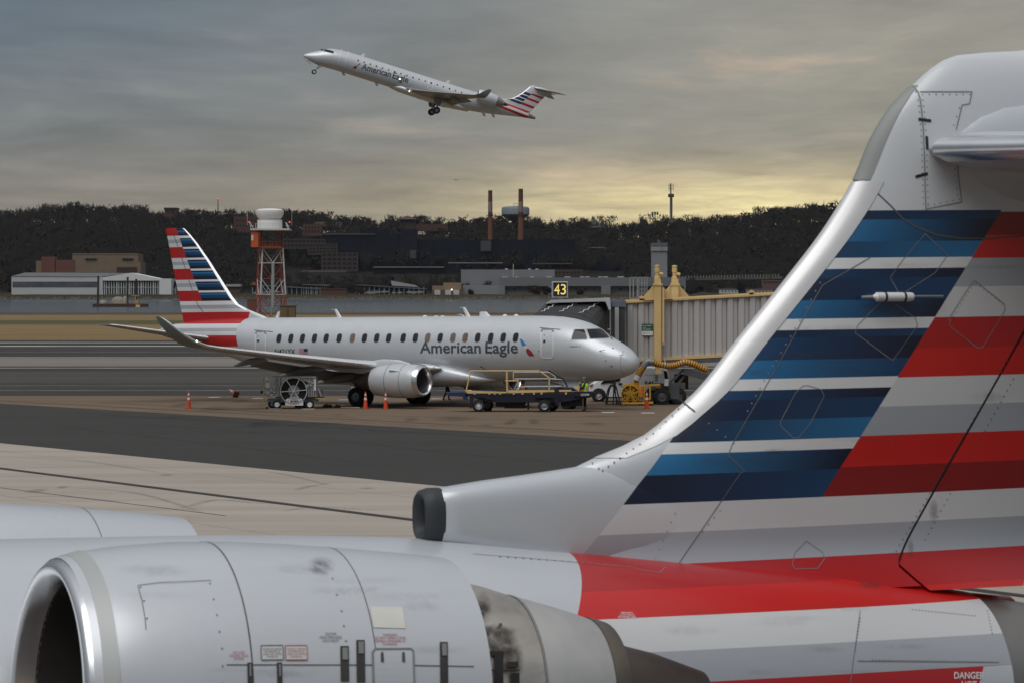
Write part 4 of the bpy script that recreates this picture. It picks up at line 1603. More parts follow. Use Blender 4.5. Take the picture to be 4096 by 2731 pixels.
def cv(x, y, z):
    """survey point taken with the axis at 15 degrees, moved along its line of sight to the true axis angle"""
    c, s_ = math.cos(_oa), math.sin(_oa)
    wx, wy = 1.727 + x * c - y * s_, 25.4 + x * s_ + y * c
    k = Vector((wx, wy, z - EYE)) / wy
    c, s_ = math.cos(CA), math.sin(CA)
    # local y = -(X-1.727) s + (Y-25.4) c
    t = (y - 1.727 * s_ + 25.4 * c) / (-k.x * s_ + c)
    return ((k.x * t - 1.727) * c + (t - 25.4) * s_, EYE + k.z * t)


def cvl(pairs, y=0):
    return [cv(a, y, b) for a, b in pairs]


def cvw(pairs):
    return [(cv(a, 0, 4.0)[0], b) for a, b in pairs]


near = thing('airliner', 'large nearby airliner tail with striped red, white and blue fin and silver engine in front', 'airplane', (1.727, 25.4, 0), CA, 'parked and departing regional jets')
cc = Craft(near)
NB = Body(cvl([(-12, 4.28), (-5, 4.31), (-4, 4.31), (-2.6, 4.27), (-1.5, 4.17), (-.5, 4.08), (.3, 4.005), (1.0, 3.91), (1.66, 3.80)]),
          cvl([(-12, 1.62), (-5, 1.62), (-3, 1.75), (-1.5, 1.98), (0, 2.2), (1.66, 2.32)]),
          cvw([(-12, 1.345), (-4.5, 1.345), (-3, 1.29), (-1.5, 1.13), (0, .95), (1, .82), (1.66, .742)]))
XE, ZE = cv(1.66, 0, 3.06)


def nhit(x, y):
    p = cc.hit(x, y, NB.g, 22, 27, 160)
    return p, grad(NB.g, p)


# ---- fin shape
_le = sorted((b, a) for a, b in [cv(x, 0, z) for z, x in zip([3.6, 4.0, 4.3, 4.55, 4.65, 4.72, 4.79, 4.88, 4.97, 5.12, 5.28, 5.67, 6.07, 6.48, 6.83, 7.12, 7.30, 7.43, 7.52, 7.65, 7.73, 7.76, 7.79],
            [-1.6, -1.6, -1.55, -1.5, -1.45, -1.38, -1.24, -1.0, -.80, -.60, -.41, -.08, .26, .59, .81, .94, 1.05, 1.16, 1.26, 1.41, 1.55, 1.69, 2.14])])
LEN = pchip(*zip(*_le))
NTOP = cv(2.14, 0, 7.79)[1] + .01
_t0, _h0, _h1 = cv(1.99, 0, 3.79), cv(1.06, -.12, 4.02), cv(2.06, -.12, 5.68)
HK = (_h1[0] - _h0[0]) / (_h1[1] - _h0[1])


def n_te(z):
    return _t0[0] + (HK + .02) * (z - _t0[1])


def n_half(x, z):
    l, t = LEN(z), n_te(z)
    c = min(max((x - l) / (t - l), 0), 1)
    th = .37
    h = 5 * th * (.2969 * math.sqrt(c) - .1260 * c - .3516 * c * c + .2843 * c ** 3 - .1036 * c ** 4)
    if z > 7.25:
        q = min(1, (z - 7.25) / (NTOP - 7.25))
        h *= math.sqrt(max(0, 1 - q ** 3)) * 1.0 + .0
    if z < 4.25:
        h += .10 * ((4.25 - z) / .3) ** 2 * min(1, c * 8)
    return h


def ng(p):
    if p.z < 3.7 or p.z > NTOP or p.x < LEN(p.z) or p.x > n_te(p.z):
        return 1.0
    return abs(p.y) - n_half(p.x, p.z)


def fhit(x, y):
    p = cc.plane_y(x, y, -.18)
    for _ in range(6):
        h = n_half(p.x, min(p.z, NTOP))
        p = cc.plane_y(x, y, -max(h, .001))
    e = .01
    n = Vector((-(n_half(p.x + e, p.z) - n_half(p.x - e, p.z)) / (2 * e), -1, -(n_half(p.x, p.z + e) - n_half(p.x, p.z - e)) / (2 * e))).normalized()
    return p, n


def fw(x, y):
    return fhit(x, y)[0]


_a, _b = fw(2400, 2147), fw(3792, 2085)
KS = (_b.z - _a.z) / (_b.x - _a.x)


def w4(x, y):          # pixel of an enlarged crop of the lower fin
    p = fw(2300 + .785 * x, 1500 + .785 * y)
    return p.z - KS * p.x


def w3(x, y):
    p = fw(2900 + .5102 * x, 800 + .5102 * y)
    return p.z - KS * p.x


_d0n, _d1n = cv(.48, -.17, 4.51), cv(1.86, -.15, 6.58)
DK = (_d1n[0] - _d0n[0]) / (_d1n[1] - _d0n[1])
_g0 = cv(-.08, 0, 5.67)
H_ = ((_g0[0] - DK * _g0[1], _d0n[0] - DK * _d0n[1], DK),)
_e0, _e1 = cv(-1.02, -.12, 4.49), cv(-.60, -.12, 4.93)
blue_n = [(w4(900, 800), GRY, GRY, H_[0]), (w4(700, 797), LWHT, LWHT), (w4(700, 647), NAVY, BLUE), (w4(700, 500), SKYB, NAVY), (w4(700, 450), SKYB, NAVY), (w4(700, 394), WHT, WHT),
          (w4(900, 337), NAVY, SKYB), (w4(900, 232), NAVY, BLUE), (w4(900, 128), BLUE, NAVY), (w4(1000, 76), WHT, WHT),
          (w3(500, 1408), SKYB, BLUE), (w3(500, 1262), BLUE, NAVY), (w3(500, 1090), NAVY, BLUE), (w3(700, 1018), WHT, WHT),
          (w3(900, 938), SKYB, NAVY), (w3(900, 790), NAVY, BLUE), (w3(900, 622), BLUE, NAVY), (w3(900, 550), WHT, WHT),
          (w3(1200, 464), NAVY, SKYB), (w3(1200, 326), SKYB, NAVY), (w3(1200, 155), NAVY, BLUE), (w3(1300, 88), SILVER, SILVER)]
blue_n[0] = (blue_n[0][0] - .6, GRY, GRY, H_[0])
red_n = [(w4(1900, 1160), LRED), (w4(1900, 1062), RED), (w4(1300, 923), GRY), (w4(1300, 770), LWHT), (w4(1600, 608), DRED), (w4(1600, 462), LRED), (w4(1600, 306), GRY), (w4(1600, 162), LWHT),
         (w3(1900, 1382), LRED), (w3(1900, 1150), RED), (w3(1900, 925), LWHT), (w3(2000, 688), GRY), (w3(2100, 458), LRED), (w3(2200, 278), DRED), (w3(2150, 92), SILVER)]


WB = w4(700, 647)


def n_fin(k, x, y, z):
    edge = k.m('ADD', _e0[0], k.m('MULTIPLY', k.m('SUBTRACT', z, _e0[1]), .90))
    edge = k.m('MINIMUM', edge, k.m('ADD', _e1[0], k.m('MULTIPLY', k.m('SUBTRACT', z, _e1[1]), .76)))
    return k.m('GREATER_THAN', x, edge)


def n_blue(k, x, y, z):
    edge = k.m('ADD', _d0n[0] + .01, k.m('MULTIPLY', k.m('SUBTRACT', z, _d0n[1]), DK))
    above = k.m('GREATER_THAN', k.m('SUBTRACT', z, k.m('MULTIPLY', x, KS)), WB)
    return k.m('MULTIPLY', above, k.m('MULTIPLY', n_fin(k, x, y, z), k.m('LESS_THAN', x, edge)))


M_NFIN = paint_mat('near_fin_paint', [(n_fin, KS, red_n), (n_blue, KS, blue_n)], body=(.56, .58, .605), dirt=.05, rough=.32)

# fuselage bands
hb = [nhit(*q)[0] for q in ((2480, 2476), (3900, 2416), (2700, 2605), (3900, 2536), (2900, 2722), (3900, 2658), (2700, 2352), (3500, 2330))]
kb = [(hb[i + 1].z - hb[i].z) / (hb[i + 1].x - hb[i].x) for i in (0, 2, 4, 6)]
KF = sum(kb[:3]) / 3
wv = [hb[i].z - KF * hb[i].x for i in (0, 2, 4, 6)]
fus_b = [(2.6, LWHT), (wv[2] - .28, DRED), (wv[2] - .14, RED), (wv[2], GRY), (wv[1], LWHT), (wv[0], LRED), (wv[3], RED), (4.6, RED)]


XB = nhit(2312, 2262)[0].x
XB2, _zb2 = (lambda p: (p.x, p.z))(nhit(2305, 2475)[0])
XR = nhit(3936, 2654)[0].x


def n_band(k, x, y, z):
    edge = k.m('ADD', XB, k.m('MULTIPLY', k.m('DIVIDE', k.m('SUBTRACT', 4.08, z), 4.08 - _zb2), XB2 - XB))
    m_ = k.m('GREATER_THAN', x, edge)
    # the lower red block stops short of the tail-cone seam
    low = k.m('MULTIPLY', k.m('LESS_THAN', z, wv[2] + KF * XR), k.m('GREATER_THAN', x, k.m('ADD', XR, k.m('MULTIPLY', k.m('SUBTRACT', z, wv[2]), .5))))
    return k.m('MULTIPLY', m_, k.m('SUBTRACT', 1.0, low))


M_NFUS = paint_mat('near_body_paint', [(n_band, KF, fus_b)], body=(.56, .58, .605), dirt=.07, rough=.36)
M_NSIL = paint_mat('near_silver_paint', [], body=(.56, .58, .605), dirt=.07, rough=.30)

xs = [-12 + .5 * i for i in range(18)] + [x for x in [-3 + .2 * i for i in range(24)] if x < XE - .05] + [XE - .001]
NB.build('fuselage', M_NFUS, near, xs, 96, 45)
# bare tail cone with the auxiliary exhaust
mb = MB()
rings = []
for x, r in [(1.66, .70), (1.665, .728), (2.0, .66), (2.6, .52), (3.1, .40), (3.12, .32), (2.8, .3)]:
    rings.append([(x - 1.66 + XE, r * math.cos(2 * math.pi * i / 48), ZE + .05 * (x - 1.66) + r * math.sin(2 * math.pi * i / 48)) for i in range(48)])
mb.loft(rings)
mb.build('tail_cone', mat('tail_cone_metal', (.33, .31, .29), .42, .8, var=.14, scale=3, streak=(.3, 3, 3)), near, smooth=40)
MB().lathe([(0, .742), (.0, .746), (.006, .746), (.006, .73)], (XE - .003, 0, ZE), (1, 0, 0), 64).build('cone_seam', M_SEAML, near)


# ---- fin, rudder, edges
def fin_ring(z, c0x, c1x, n=16, lead=True):
    pts = []
    if lead:
        us = [(1 - math.cos(math.pi / 2 * i / n)) for i in range(n + 1)]
    else:
        us = [i / n for i in range(n + 1)]
    xs_ = [c0x + (c1x - c0x) * u for u in us]
    top = [(x, n_half(x, z), z) for x in xs_]
    bot = [(x, -n_half(x, z), z) for x in reversed(xs_)]
    return top + (bot[:-1] if lead else bot)


def hinge(z):
    return _h0[0] + HK * (z - _h0[1])


zs = [cv(.5, 0, z)[1] if z < 7.7 else z - 7.79 + NTOP - .01 for z in [3.86, 3.93, 4.0, 4.05, 4.1, 4.15, 4.2, 4.25, 4.35, 4.5, 4.65, 4.75, 4.82, 4.9, 5.0, 5.12, 5.25, 5.4, 5.6, 5.9, 6.2, 6.5, 6.8, 7.0, 7.15, 7.25, 7.35, 7.45, 7.52, 7.6, 7.65, 7.7, 7.74, 7.77, 7.785, 7.795]]
mb = MB()
FOOT = 1.0


def fin_end(z):
    return hinge(z) if z > _h0[1] else _h0[0] + (_h0[1] - z) * FOOT


mb.loft([fin_ring(z, LEN(z), fin_end(z)) for z in zs])
finn = mb.build('vertical_fin', M_NFIN, near, smooth=50)
mb = MB()
rz = [3.82, 3.9, 3.96, _h0[1], 4.06, 4.12, 4.2, 4.3, 4.8, 5.4, 6.0, 6.5, 6.95, 7.0]
mb.loft([fin_ring(z, fin_end(z) + .028, n_te(z), 8, False) for z in rz])
rud = mb.build('rudder', M_NFIN, near, smooth=50)
MB().loft([[(hinge(z) - .02, -n_half(hinge(z), z) * .9, z), (hinge(z) + .06, -n_half(hinge(z) + .06, z) * .9, z), (hinge(z) + .06, n_half(hinge(z) + .06, z) * .9, z), (hinge(z) - .02, n_half(hinge(z), z) * .9, z)] for z in (_h0[1] + .01, 4.08, 4.11, 4.15, 4.2, 4.25, 4.4, 5, 5.5, 6, 6.5, 6.9)]).build('rudder_hinge', M_DARKIN, finn)


def le_strip(z0, z1, width, name, ma, off=.006, nz=26, ragged=0):
    mb = MB()
    rings = []
    for i in range(nz + 1):
        z = z0 + (z1 - z0) * i / nz
        l = LEN(z)
        ring = []
        for j in range(-9, 10):
            x = l + width * (1 - (.75 * (i / nz) ** 3 if name.startswith('upper') else 0)) * (abs(j) / 9) ** 2
            h = n_half(x, z)
            nn = Vector((-.9 * (1 - abs(j) / 9), math.copysign(abs(j) / 9, j) if j else 0, .25)).normalized()
            ring.append((x + nn.x * off * (2.2 if abs(j) < 4 else 1), (math.copysign(h, j) if j else 0) + nn.y * off, z))
        rings.append(ring)
    mb.loft(rings, False, False, closed=False)
    return mb.build(name, ma, near, smooth=60, recalc=False)


M_LEN = mat('leading_edge_metal', (.66, .65, .645), .36, .35, var=.04, scale=1.2)
le_strip(cv(-1.1, 0, 4.82)[1], cv(.8, 0, 6.81)[1], .19, 'leading_edge', M_LEN)
le_strip(cv(.8, 0, 6.82)[1], cv(1.26, 0, 7.52)[1], .085, 'upper_leading_edge', mat('dull_grey_edge', (.27, .28, .27), .55, .1, var=.06, scale=1))

# dorsal air scoop
mb = MB()
rings = []


def se(n, hw, zb, zt, x, pw=.62):
    zc, h = (zb + zt) / 2, (zt - zb) / 2
    out = []
    for i in range(n):
        a = 2 * math.pi * i / n
        out.append((x, hw * math.copysign(abs(math.cos(a)) ** pw, math.cos(a)), zc + h * math.copysign(abs(math.sin(a)) ** pw, math.sin(a))))
    return out


for x, hw, zb, zt in [(-2.36, .135, 4.235, 4.605), (-2.34, .15, 4.225, 4.615), (-2.2, .158, 4.20, 4.635), (-2.0, .165, 4.13, 4.665), (-1.7, .172, 4.05, 4.70), (-1.4, .177, 3.98, 4.74), (-1.2, .179, 3.95, 4.77), (-1.0, .180, 3.92, 4.79), (-.8, .181, 3.9, 4.80), (-.6, .181, 3.9, 4.79), (-.4, .179, 3.9, 4.74), (-.2, .172, 3.9, 4.66), (.0, .150, 3.95, 4.55), (.2, .10, 4.0, 4.4)]:
    (xa_, zb), zt = cv(x, 0, zb), cv(x, 0, zt)[1]
    rings.append(se(44, hw, zb, zt, xa_, .62 if x < -1.5 else .66 if x < -1.3 else .72 if x < -1.1 else .8))
mb.loft(rings)
scoop = mb.build('air_scoop', M_NFIN, near, smooth=50)
XS, ZS = cv(-2.36, 0, 4.42)
XS += 2.36
M_BOOT = mat('rubber_boot', (.030, .034, .038), .6, 0, var=.2, scale=6)
mb = MB()
prof = [(-2.33, 1.0), (-2.40, 1.0), (-2.455, .93), (-2.475, .80), (-2.45, .64), (-2.36, .55), (-2.1, .5)]
rings = []
for x, q in prof:
    rings.append(se(44, .152 * (q if q < 1 else 1.01), ZS - .195 * (q if q < 1 else 1.015), ZS + .195 * (q if q < 1 else 1.015), x + XS, .72))
mb.loft(rings, False, True)
mb.build('scoop_lip', M_BOOT, scoop, smooth=60)
mb = MB().add([(-2.2 + XS, .09 * math.cos(a), ZS + .12 * math.sin(a)) for a in [2 * math.pi * i / 24 for i in range(24)]], [tuple(range(24))])
mb.build('scoop_throat', M_BLACK, scoop)

# tailplane and its bullet fairing
mb = MB()
rings = []
XT, ZT = cv(1.30, -.45, 7.045)
for dx, q in [(.10, .02), (.14, .16), (.22, .36), (.34, .58), (.50, .78), (.70, .92), (1.0, 1.0), (2.0, 1.0), (3.0, .8), (3.8, .4), (4.1, .05)]:
    rings.append(se(40, .10 + .165 * q, ZT - .50 * q, ZT + .47 * q, XT + dx, .9))
mb.loft(rings)
mb.build('tailplane_fairing', M_NSIL, near, smooth=50)
for sg in (-1, 1):
    ss = [(XT + .07, sg * .16, ZT, 2.4, .12, 0, 0), (XT, sg * .34, ZT, 2.4, .125, R(1), 0), (XT + .09, sg * .5, ZT, 2.3, .125, R(-1), 0), (XT + 1.9, sg * 4.2, ZT - .06, 1.15, .10, R(-1), 0)]
    st = wing_loft(MB(), ss, 14, -.008).build('tailplane', M_NSIL, near, smooth=45)
    mb = MB()
    rings = []
    for lx_, y, z, ch, t, ph, tw in ss[1:]:
        rings.append([(lx_ + c * ch - .008, y - sg * .002, z + h * ch * 1.05 - .008 * ch * math.sin(math.pi * c)) for c, h in airfoil(20, t) if c < .07])
    mb.loft(rings, False, False, closed=False)
    mb.build('tailplane_edge', M_LIP, st, smooth=60)

# fairing under the rudder
mb = MB()
rings = []
for x, hw, zb, zt in [(.2, .05, 3.9, 4.06), (.6, .17, 3.8, 3.99), (1.06, .22, 3.70, 3.90), (1.4, .20, 3.68, 3.815), (1.75, .12, 3.69, 3.785), (2.02, .05, 3.70, 3.755), (2.06, .02, 3.70, 3.73)]:
    (xa_, zb), zt = cv(x, 0, zb), cv(x, 0, zt)[1]
    rings.append(se(24, hw, zb, zt, xa_, .8))
mb.loft(rings)
mb.build('rudder_fairing', mat('red_paint', RED, .35, 0, var=.05, coat=.3), near, smooth=50)

# navigation aerial on the fin
p, n = fhit(3520, 1187)
cx, cy, cz = p
mb = MB().lathe([(-.10, .01), (-.07, .022), (-.06, .034), (.22, .034), (.24, .03), (.245, .0)], (cx + .0, cy - .055, cz), (1, 0, 0), 16)
ant = mb.build('navigation_antenna', M_WHITE, near, smooth=40)
MB().tube([(cx - .18, cy - .05, cz - .004), (cx - .05, cy - .055, cz)], [.012, .018], 8).tube([(cx + .24, cy - .055, cz + .004), (cx + .50, cy - .05, cz + .004)], .009, 8).tube([(cx + .08, cy, cz), (cx + .08, cy - .05, cz)], .02, 8).build('antenna_rod', M_STRUT, ant)
for d_ in (.0, .16):
    MB().lathe([(d_, .0355), (d_ + .018, .0355)], (cx, cy - .055, cz), (1, 0, 0), 16).build('antenna_band', M_BLACK, ant)

# ---- engines
EAX = Vector((1, 0, -.04)).normalized()
NPROF = [(.10, .90), (.05, .915), (.18, .955), (.4, .99), (.75, 1.022), (1.1, 1.03), (1.5, 1.018), (1.9, .995), (2.25, .97), (2.52, .945), (2.525, .90), (2.3, .88)]


_ea, _eb = cv(-5.40, -2.22, 3.43), cv(-2.86, -2.22, 3.33)
FX, FZ_ = (_eb[0] - _ea[0]) / 2.54, (EYE - _ea[1]) / (EYE - 3.43)


def elathe(prof, o, ax, n):
    return MB().lathe([(d * FX, r * FZ_) for d, r in prof], o, ax, n)


def engine(sg, dx):
    o = Vector((_ea[0] + dx, sg * 2.22, _ea[1]))
    e = elathe(NPROF, o, EAX, 96).build('engine_nacelle', M_NSIL, near, smooth=40)
    elathe([(.14, .752), (.10, .765), (.03, .80), (.0, .84), (.005, .87), (.03, .895), (.10, .925)], o, EAX, 96).build('intake_lip', M_LIP, e, smooth=60)
    elathe([(.10, .929), (.10, .934), (.19, .963), (.19, .955)], o, EAX, 96).build('lip_band', mat('lip_band_grey', (.42, .43, .42), .5, .2, var=.04), e, smooth=60)
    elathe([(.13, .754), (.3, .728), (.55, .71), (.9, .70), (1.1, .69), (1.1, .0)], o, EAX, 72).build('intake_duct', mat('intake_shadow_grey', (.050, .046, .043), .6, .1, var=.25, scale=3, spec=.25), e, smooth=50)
    mb = MB()
    for i in range(28):
        a = 2 * math.pi * i / 28
        ca, sa = math.cos(a), math.sin(a)
        q = []
        for rr, tw in ((.2, .5), (.69, 1.1)):
            for s_ in (-.07, .07):
                t_ = s_ * math.cos(tw)
                q.append(tuple(o + EAX * FX * (1.0 + s_ * math.sin(tw)) + Vector((0, rr * ca - t_ * sa, rr * sa + t_ * ca)) * FZ_))
        mb.add(q, [(0, 1, 3, 2)])
    mb.build('fan_blades', M_FAN, e, kind='stuff', recalc=False)
    elathe([(1.05, .22), (.85, .17), (.6, .02)], o, EAX, 24).build('spinner', M_DARKIN, e, smooth=50)
    elathe([(2.40, .83), (2.52, .815), (2.8, .755), (2.98, .70)], o, EAX, 72).build('inner_cowl', mat('sooty_metal', (.58, .53, .47), .36, .75, var=.42, scale=1.6, streak=(1, .8, 2.4)), e, smooth=40)
    elathe([(2.98, .704), (3.0, .700), (3.3, .622), (3.52, .555)], o, EAX, 72).build('fan_nozzle', mat('nozzle_pale', (.60, .58, .55), .40, .7, var=.14, scale=2), e, smooth=40)
    elathe([(3.52, .56), (3.56, .555), (3.64, .53), (3.66, .49), (3.5, .46)], o, EAX, 72).build('nozzle_ring', mat('titanium_brown', (.20, .165, .13), .36, .85, var=.25, scale=3), e, smooth=40)
    elathe([(3.4, .44), (3.66, .40), (4.0, .32), (4.35, .20), (4.38, .02)], o, EAX, 48).build('exhaust_plug', M_NOZD, e, smooth=40)
    for d_, w_ in ((.97, .009), (1.76, .006), (2.985, .006)):
        f_ = pchip([q[0] for q in NPROF[1:10]], [q[1] for q in NPROF[1:10]])
        r_ = f_(d_) if d_ < 2.5 else .706
        elathe([(d_, r_ + .002), (d_ + w_, r_ + .002)], o, EAX, 96).build('cowl_seam', mat('cowl_seam_grey', (.13, .125, .12), .8, 0, var=.4, scale=5), e)
    # pylon
    mb = MB()
    rings = []
    for x, zb, zt in [(-4.9, 3.60, 3.68), (-4.4, 3.50, 3.80), (-3.4, 3.46, 3.88), (-2.6, 3.5, 3.86), (-2.2, 3.55, 3.76), (-2.0, 3.6, 3.7)]:
        x, zb = cv(x, -1.5, zb)
        zt = cv(x, 0, zt)[1]
        rings.append([(x + dx, sg * 1.0, zb), (x + dx, sg * 1.9, zb), (x + dx, sg * 1.9, zt), (x + dx, sg * 1.0, zt)])
    mb.loft(rings)
    mb.build('pylon', M_NSIL, near, smooth=30)
    return e, o


eng, eo = engine(-1, 0)
engine(1, -.32)
_npf = pchip([q[0] for q in NPROF[1:10]], [q[1] for q in NPROF[1:10]])


def eg(p):
    d_ = (p - eo).dot(EAX) / FX
    if d_ < .05 or d_ > 2.52:
        return 1.0
    r_ = (p - eo - EAX * d_ * FX).length
    return r_ - _npf(d_) * FZ_


def ghit(x, y):
    p = cc.hit(x, y, eg, 20.5, 23.5, 220)
    d_ = (p - eo).dot(EAX)
    return p, (p - eo - EAX * d_).normalized()


IPROF = pchip([2.40, 2.52, 2.8, 2.98], [.83, .815, .755, .70])


def ig(p):
    d_ = (p - eo).dot(EAX) / FX
    if d_ < 2.5 or d_ > 2.97:
        return 1.0
    return (p - eo - EAX * d_ * FX).length - IPROF(d_) * FZ_


def ihit(x, y):
    p = cc.hit(x, y, ig, 20.5, 23.8, 260)
    d_ = (p - eo).dot(EAX)
    return p, (p - eo - EAX * d_).normalized()


M_BRKT = mat('bracket_black', (.03, .028, .026), .5, .4, var=.3, scale=8)
for (x0, x1, y0, y1) in ((1925, 1962, 2618, 2760), (1975, 2010, 2605, 2760), (1912, 2012, 2604, 2622), (2025, 2070, 2645, 2668), (2040, 2075, 2690, 2760), (1905, 2075, 2676, 2682)):
    patch(MB(), [(x0, y0), (x1, y0), (x1 + 1, y1), (x0 + 1, y1)], ihit, 3, 4, .012).build('cowl_bracket', M_BRKT, eng, recalc=False)
M_BURN = stain_mat('heat_stain', (.055, .040, .03), .95)
for (x, y, rx, ry, tl) in ((1990, 2570, 90, 70, .4), (1930, 2430, 40, 70, .5), (2040, 2640, 60, 90, .2), (1880, 2400, 30, 60, .6), (1960, 2520, 120, 26, .5)):
    stain(ihit, x, y, rx, ry, 'heat_stain', eng, M_BURN, tl, .006)
for (x, y) in ((1866, 2420), (1893, 2534), (1930, 2455), (2000, 2500), (1980, 2600)):
    patch(MB(), [(x - 7, y - 7), (x + 7, y - 7), (x + 7, y + 7), (x - 7, y + 7)], ihit, 1, 1, .01).build('cowl_fastener', M_SEAM, eng, recalc=False)
# nacelle furniture
loop_on(ghit, [(905, 2655), (1480, 2656), (1660, 2658), (1895, 2662)], .007, .003, 'cowl_seam', mat('cowl_seam_grey', (.13, .125, .12)), eng)
for (x0, x1, y0, y1) in [(1360, 1394, 2581, 2722), (1424, 1458, 2557, 2726), (1758, 1790, 2565, 2735), (1106, 1127, 2647, 2740), (988, 1008, 2647, 2740)]:
    b = patch(MB(), [(x0, y0), (x1, y0), (x1 + 2, y1), (x0 + 2, y1)], ghit, 2, 6, .006).build('cowl_latch', mat('latch_dark', (.055, .053, .052), .55, .4, var=.2), eng, recalc=False)
    patch(MB(), [(x0 + 7, y0 + 8), (x1 - 6, y0 + 8), (x1 - 5, y0 + 55), (x0 + 8, y0 + 55)], ghit, 1, 3, .012).build('latch_handle', mat('latch_grey', (.24, .235, .23), .5, .4, var=.2), b, recalc=False)
ad = patch(MB(), [(1490, 2593), (1652, 2592), (1656, 2745), (1494, 2745)], ghit, 5, 6, .004).build('access_door', M_NSIL, eng, recalc=False)
loop_on(ghit, [(1494, 2745), (1490, 2605), (1500, 2593), (1643, 2592), (1652, 2602), (1656, 2745)], .012, .007, 'door_gap', M_SEAML, ad)
for x in (1527, 1612):
    patch(MB(), [(x - 5, 2606), (x + 5, 2606), (x + 7, 2645), (x - 5, 2645)], ghit, 1, 2, .009).build('door_latch', M_SEAM, ad, recalc=False)
patch(MB(), [(1478, 2424), (1608, 2426), (1622, 2511), (1494, 2507)], ghit, 6, 5, .004).build('repair_patch', mat('cream_patch', (.64, .63, .57), .5, 0, var=.08, scale=4), eng, recalc=False)


def stencil(lines, box, name, ma, fn=ghit, parent=eng, bold=.01):
    """small printed lines filling a pixel box on a surface"""
    x0, x1, y0, y1 = box
    n = len(lines)
    mb = MB()
    for i, t in enumerate(lines):
        vs, fs, bx_, by = text_mesh(t, bold, slices=2)
        f = len(t) / max(len(q) for q in lines)
        cx, hw_ = (x0 + x1) / 2, (x1 - x0) / 2 * f
        ya, yb = y0 + (y1 - y0) * (i + .88) / n, y0 + (y1 - y0) * (i + .12) / n
        P3 = []
        for vx, vy in vs:
            p, nn = fn(cx - hw_ + (vx - bx_[0]) / (bx_[1] - bx_[0]) * 2 * hw_, ya + (vy - by[0]) / (by[1] - by[0]) * (yb - ya))
            P3.append(p + nn * .005)
        mb.add(P3, fs)
    return mb.build(name, ma, parent, recalc=False, kind='stuff')


M_PINKMK = mat('faded_red_print', (.42, .17, .17), .6, 0, var=.3, scale=8)
M_GREYMK = mat('faded_grey_print', (.17, .17, .18), .6, 0, var=.3, scale=8)
stencil(['WARNING', 'DO NOT OPEN COWL', 'WHILE ENGINE IS', 'RUNNING'], (1494, 1624, 2529, 2578), 'warning_print', M_PINKMK)
stencil(['CAUTION', 'HOLD OPEN RODS', 'LATCH BOTH'], (1278, 1366, 2525, 2566), 'caution_print', M_GREYMK)
stencil(['NO STEP', 'DANGER ZONE', 'INTAKE'], (918, 992, 2600, 2636), 'warning_print', M_PINKMK)
for (x0, x1, ma) in ((1043, 1130, M_GREYMK), (1140, 1226, M_PINKMK)):
    lp = patch(MB(), [(x0, 2579), (x1, 2578), (x1 + 2, 2635), (x0 + 2, 2636)], ghit, 3, 3, .003).build('placard', mat('placard_pale', (.55, .54, .53), .5, 0, var=.08), eng, recalc=False)
    stencil(['ENGINE OIL SERVICE', 'USE APPROVED OIL', 'CHECK LEVEL WITHIN', 'TEN MINUTES'], (x0 + 8, x1 - 5, 2588, 2628), 'placard_print', ma, parent=lp, bold=.0)
    loop_on(ghit, [(x0, 2579), (x1, 2578), (x1 + 2, 2635), (x0 + 2, 2636)], .006, .006, 'placard_rim', ma, lp, closed=True)
loop_on(ghit, [(598, 2748), (590, 2590), (580, 2470), (568, 2400), (551, 2338), (640, 2326), (845, 2318)], .005, .003, 'panel_seam', M_SEAML, eng)


M_SOOT = stain_mat('soot', (.07, .07, .07), .55)
stain(ghit, 1285, 2262, 60, 42, 'soot_stain', eng, M_SOOT)


# rivets: small round heads along pixel paths
def rivets(fn, paths, name, parent, r_=.0065, step=16, ma=None, lift=.002):
    mb = MB()
    for pts in paths:
        for x, y in dense(pts, step):
            p, n = fn(x, y)
            u = n.cross(Vector((0, 0, 1))).normalized()
            v = n.cross(u)
            mb.add([p + n * lift + (u * math.cos(1.047 * i) + v * math.sin(1.047 * i)) * r_ for i in range(6)], [(0, 1, 2, 3, 4, 5)])
    return mb.build(name, ma or M_SEAM, parent, recalc=False, kind='stuff')


rivets(ghit, [[(606, 2740), (598, 2590), (588, 2470), (576, 2400), (562, 2345)], [(893, 2731), (888, 2590), (868, 2456), (840, 2330)], [(1384, 2560), (1366, 2440), (1330, 2310)]], 'rivets', eng, .007, 52, M_SEAML)

# ---- fin seams and rivets
upper_seam = [(3652, 345), (3672, 367), (3681, 400), (3687, 448), (3693, 520), (3697, 620), (3700, 740), (3703, 840)]
loop_on(fhit, upper_seam, .010, .003, 'panel_seam', M_SEAML, near)
loop_on(fhit, [(3680, 367), (3888, 367), (3878, 415), (3848, 420), (3824, 520)], .008, .003, 'panel_seam', M_SEAML, near)
loop_on(fhit, [(3702, 836), (3846, 808), (3838, 740), (3826, 640)], .008, .003, 'panel_seam', M_SEAML, near)
loop_on(fhit, [(3422, 722), (3480, 745), (3560, 820), (3610, 873), (3660, 905), (3750, 940), (3850, 953), (3960, 953), (4096, 942)], .011, .003, 'panel_seam', M_SEAM, near)
rivets(fhit, [[(x - 9, y) for x, y in upper_seam], [(x + 10, y) for x, y in upper_seam[1:]], [(3690, 378), (3880, 378)], [(3712, 822), (3836, 797)], [(3830, 780), (3815, 650)], [(3815, 500), (3838, 432)]], 'rivets', near, .006, 24, M_SEAML)
for q in ([(3673, 477), (3724, 483)], [(3706, 545), (3709, 597)], [(3661, 707), (3710, 694)]):
    loop_on(fhit, q, .042 / 2, .005, 'trim_mark', M_BLACK, near)
loop_on(fhit, [(2715, 2250), (2960, 1890), (2978, 1880), (2912, 1818), (2928, 1775), (3110, 1460), (3220, 1260), (3290, 1140), (3480, 1030)], .006, .003, 'panel_seam', mat('seam_mid', (.14, .14, .145), .8, 0, var=.4, scale=4), near)
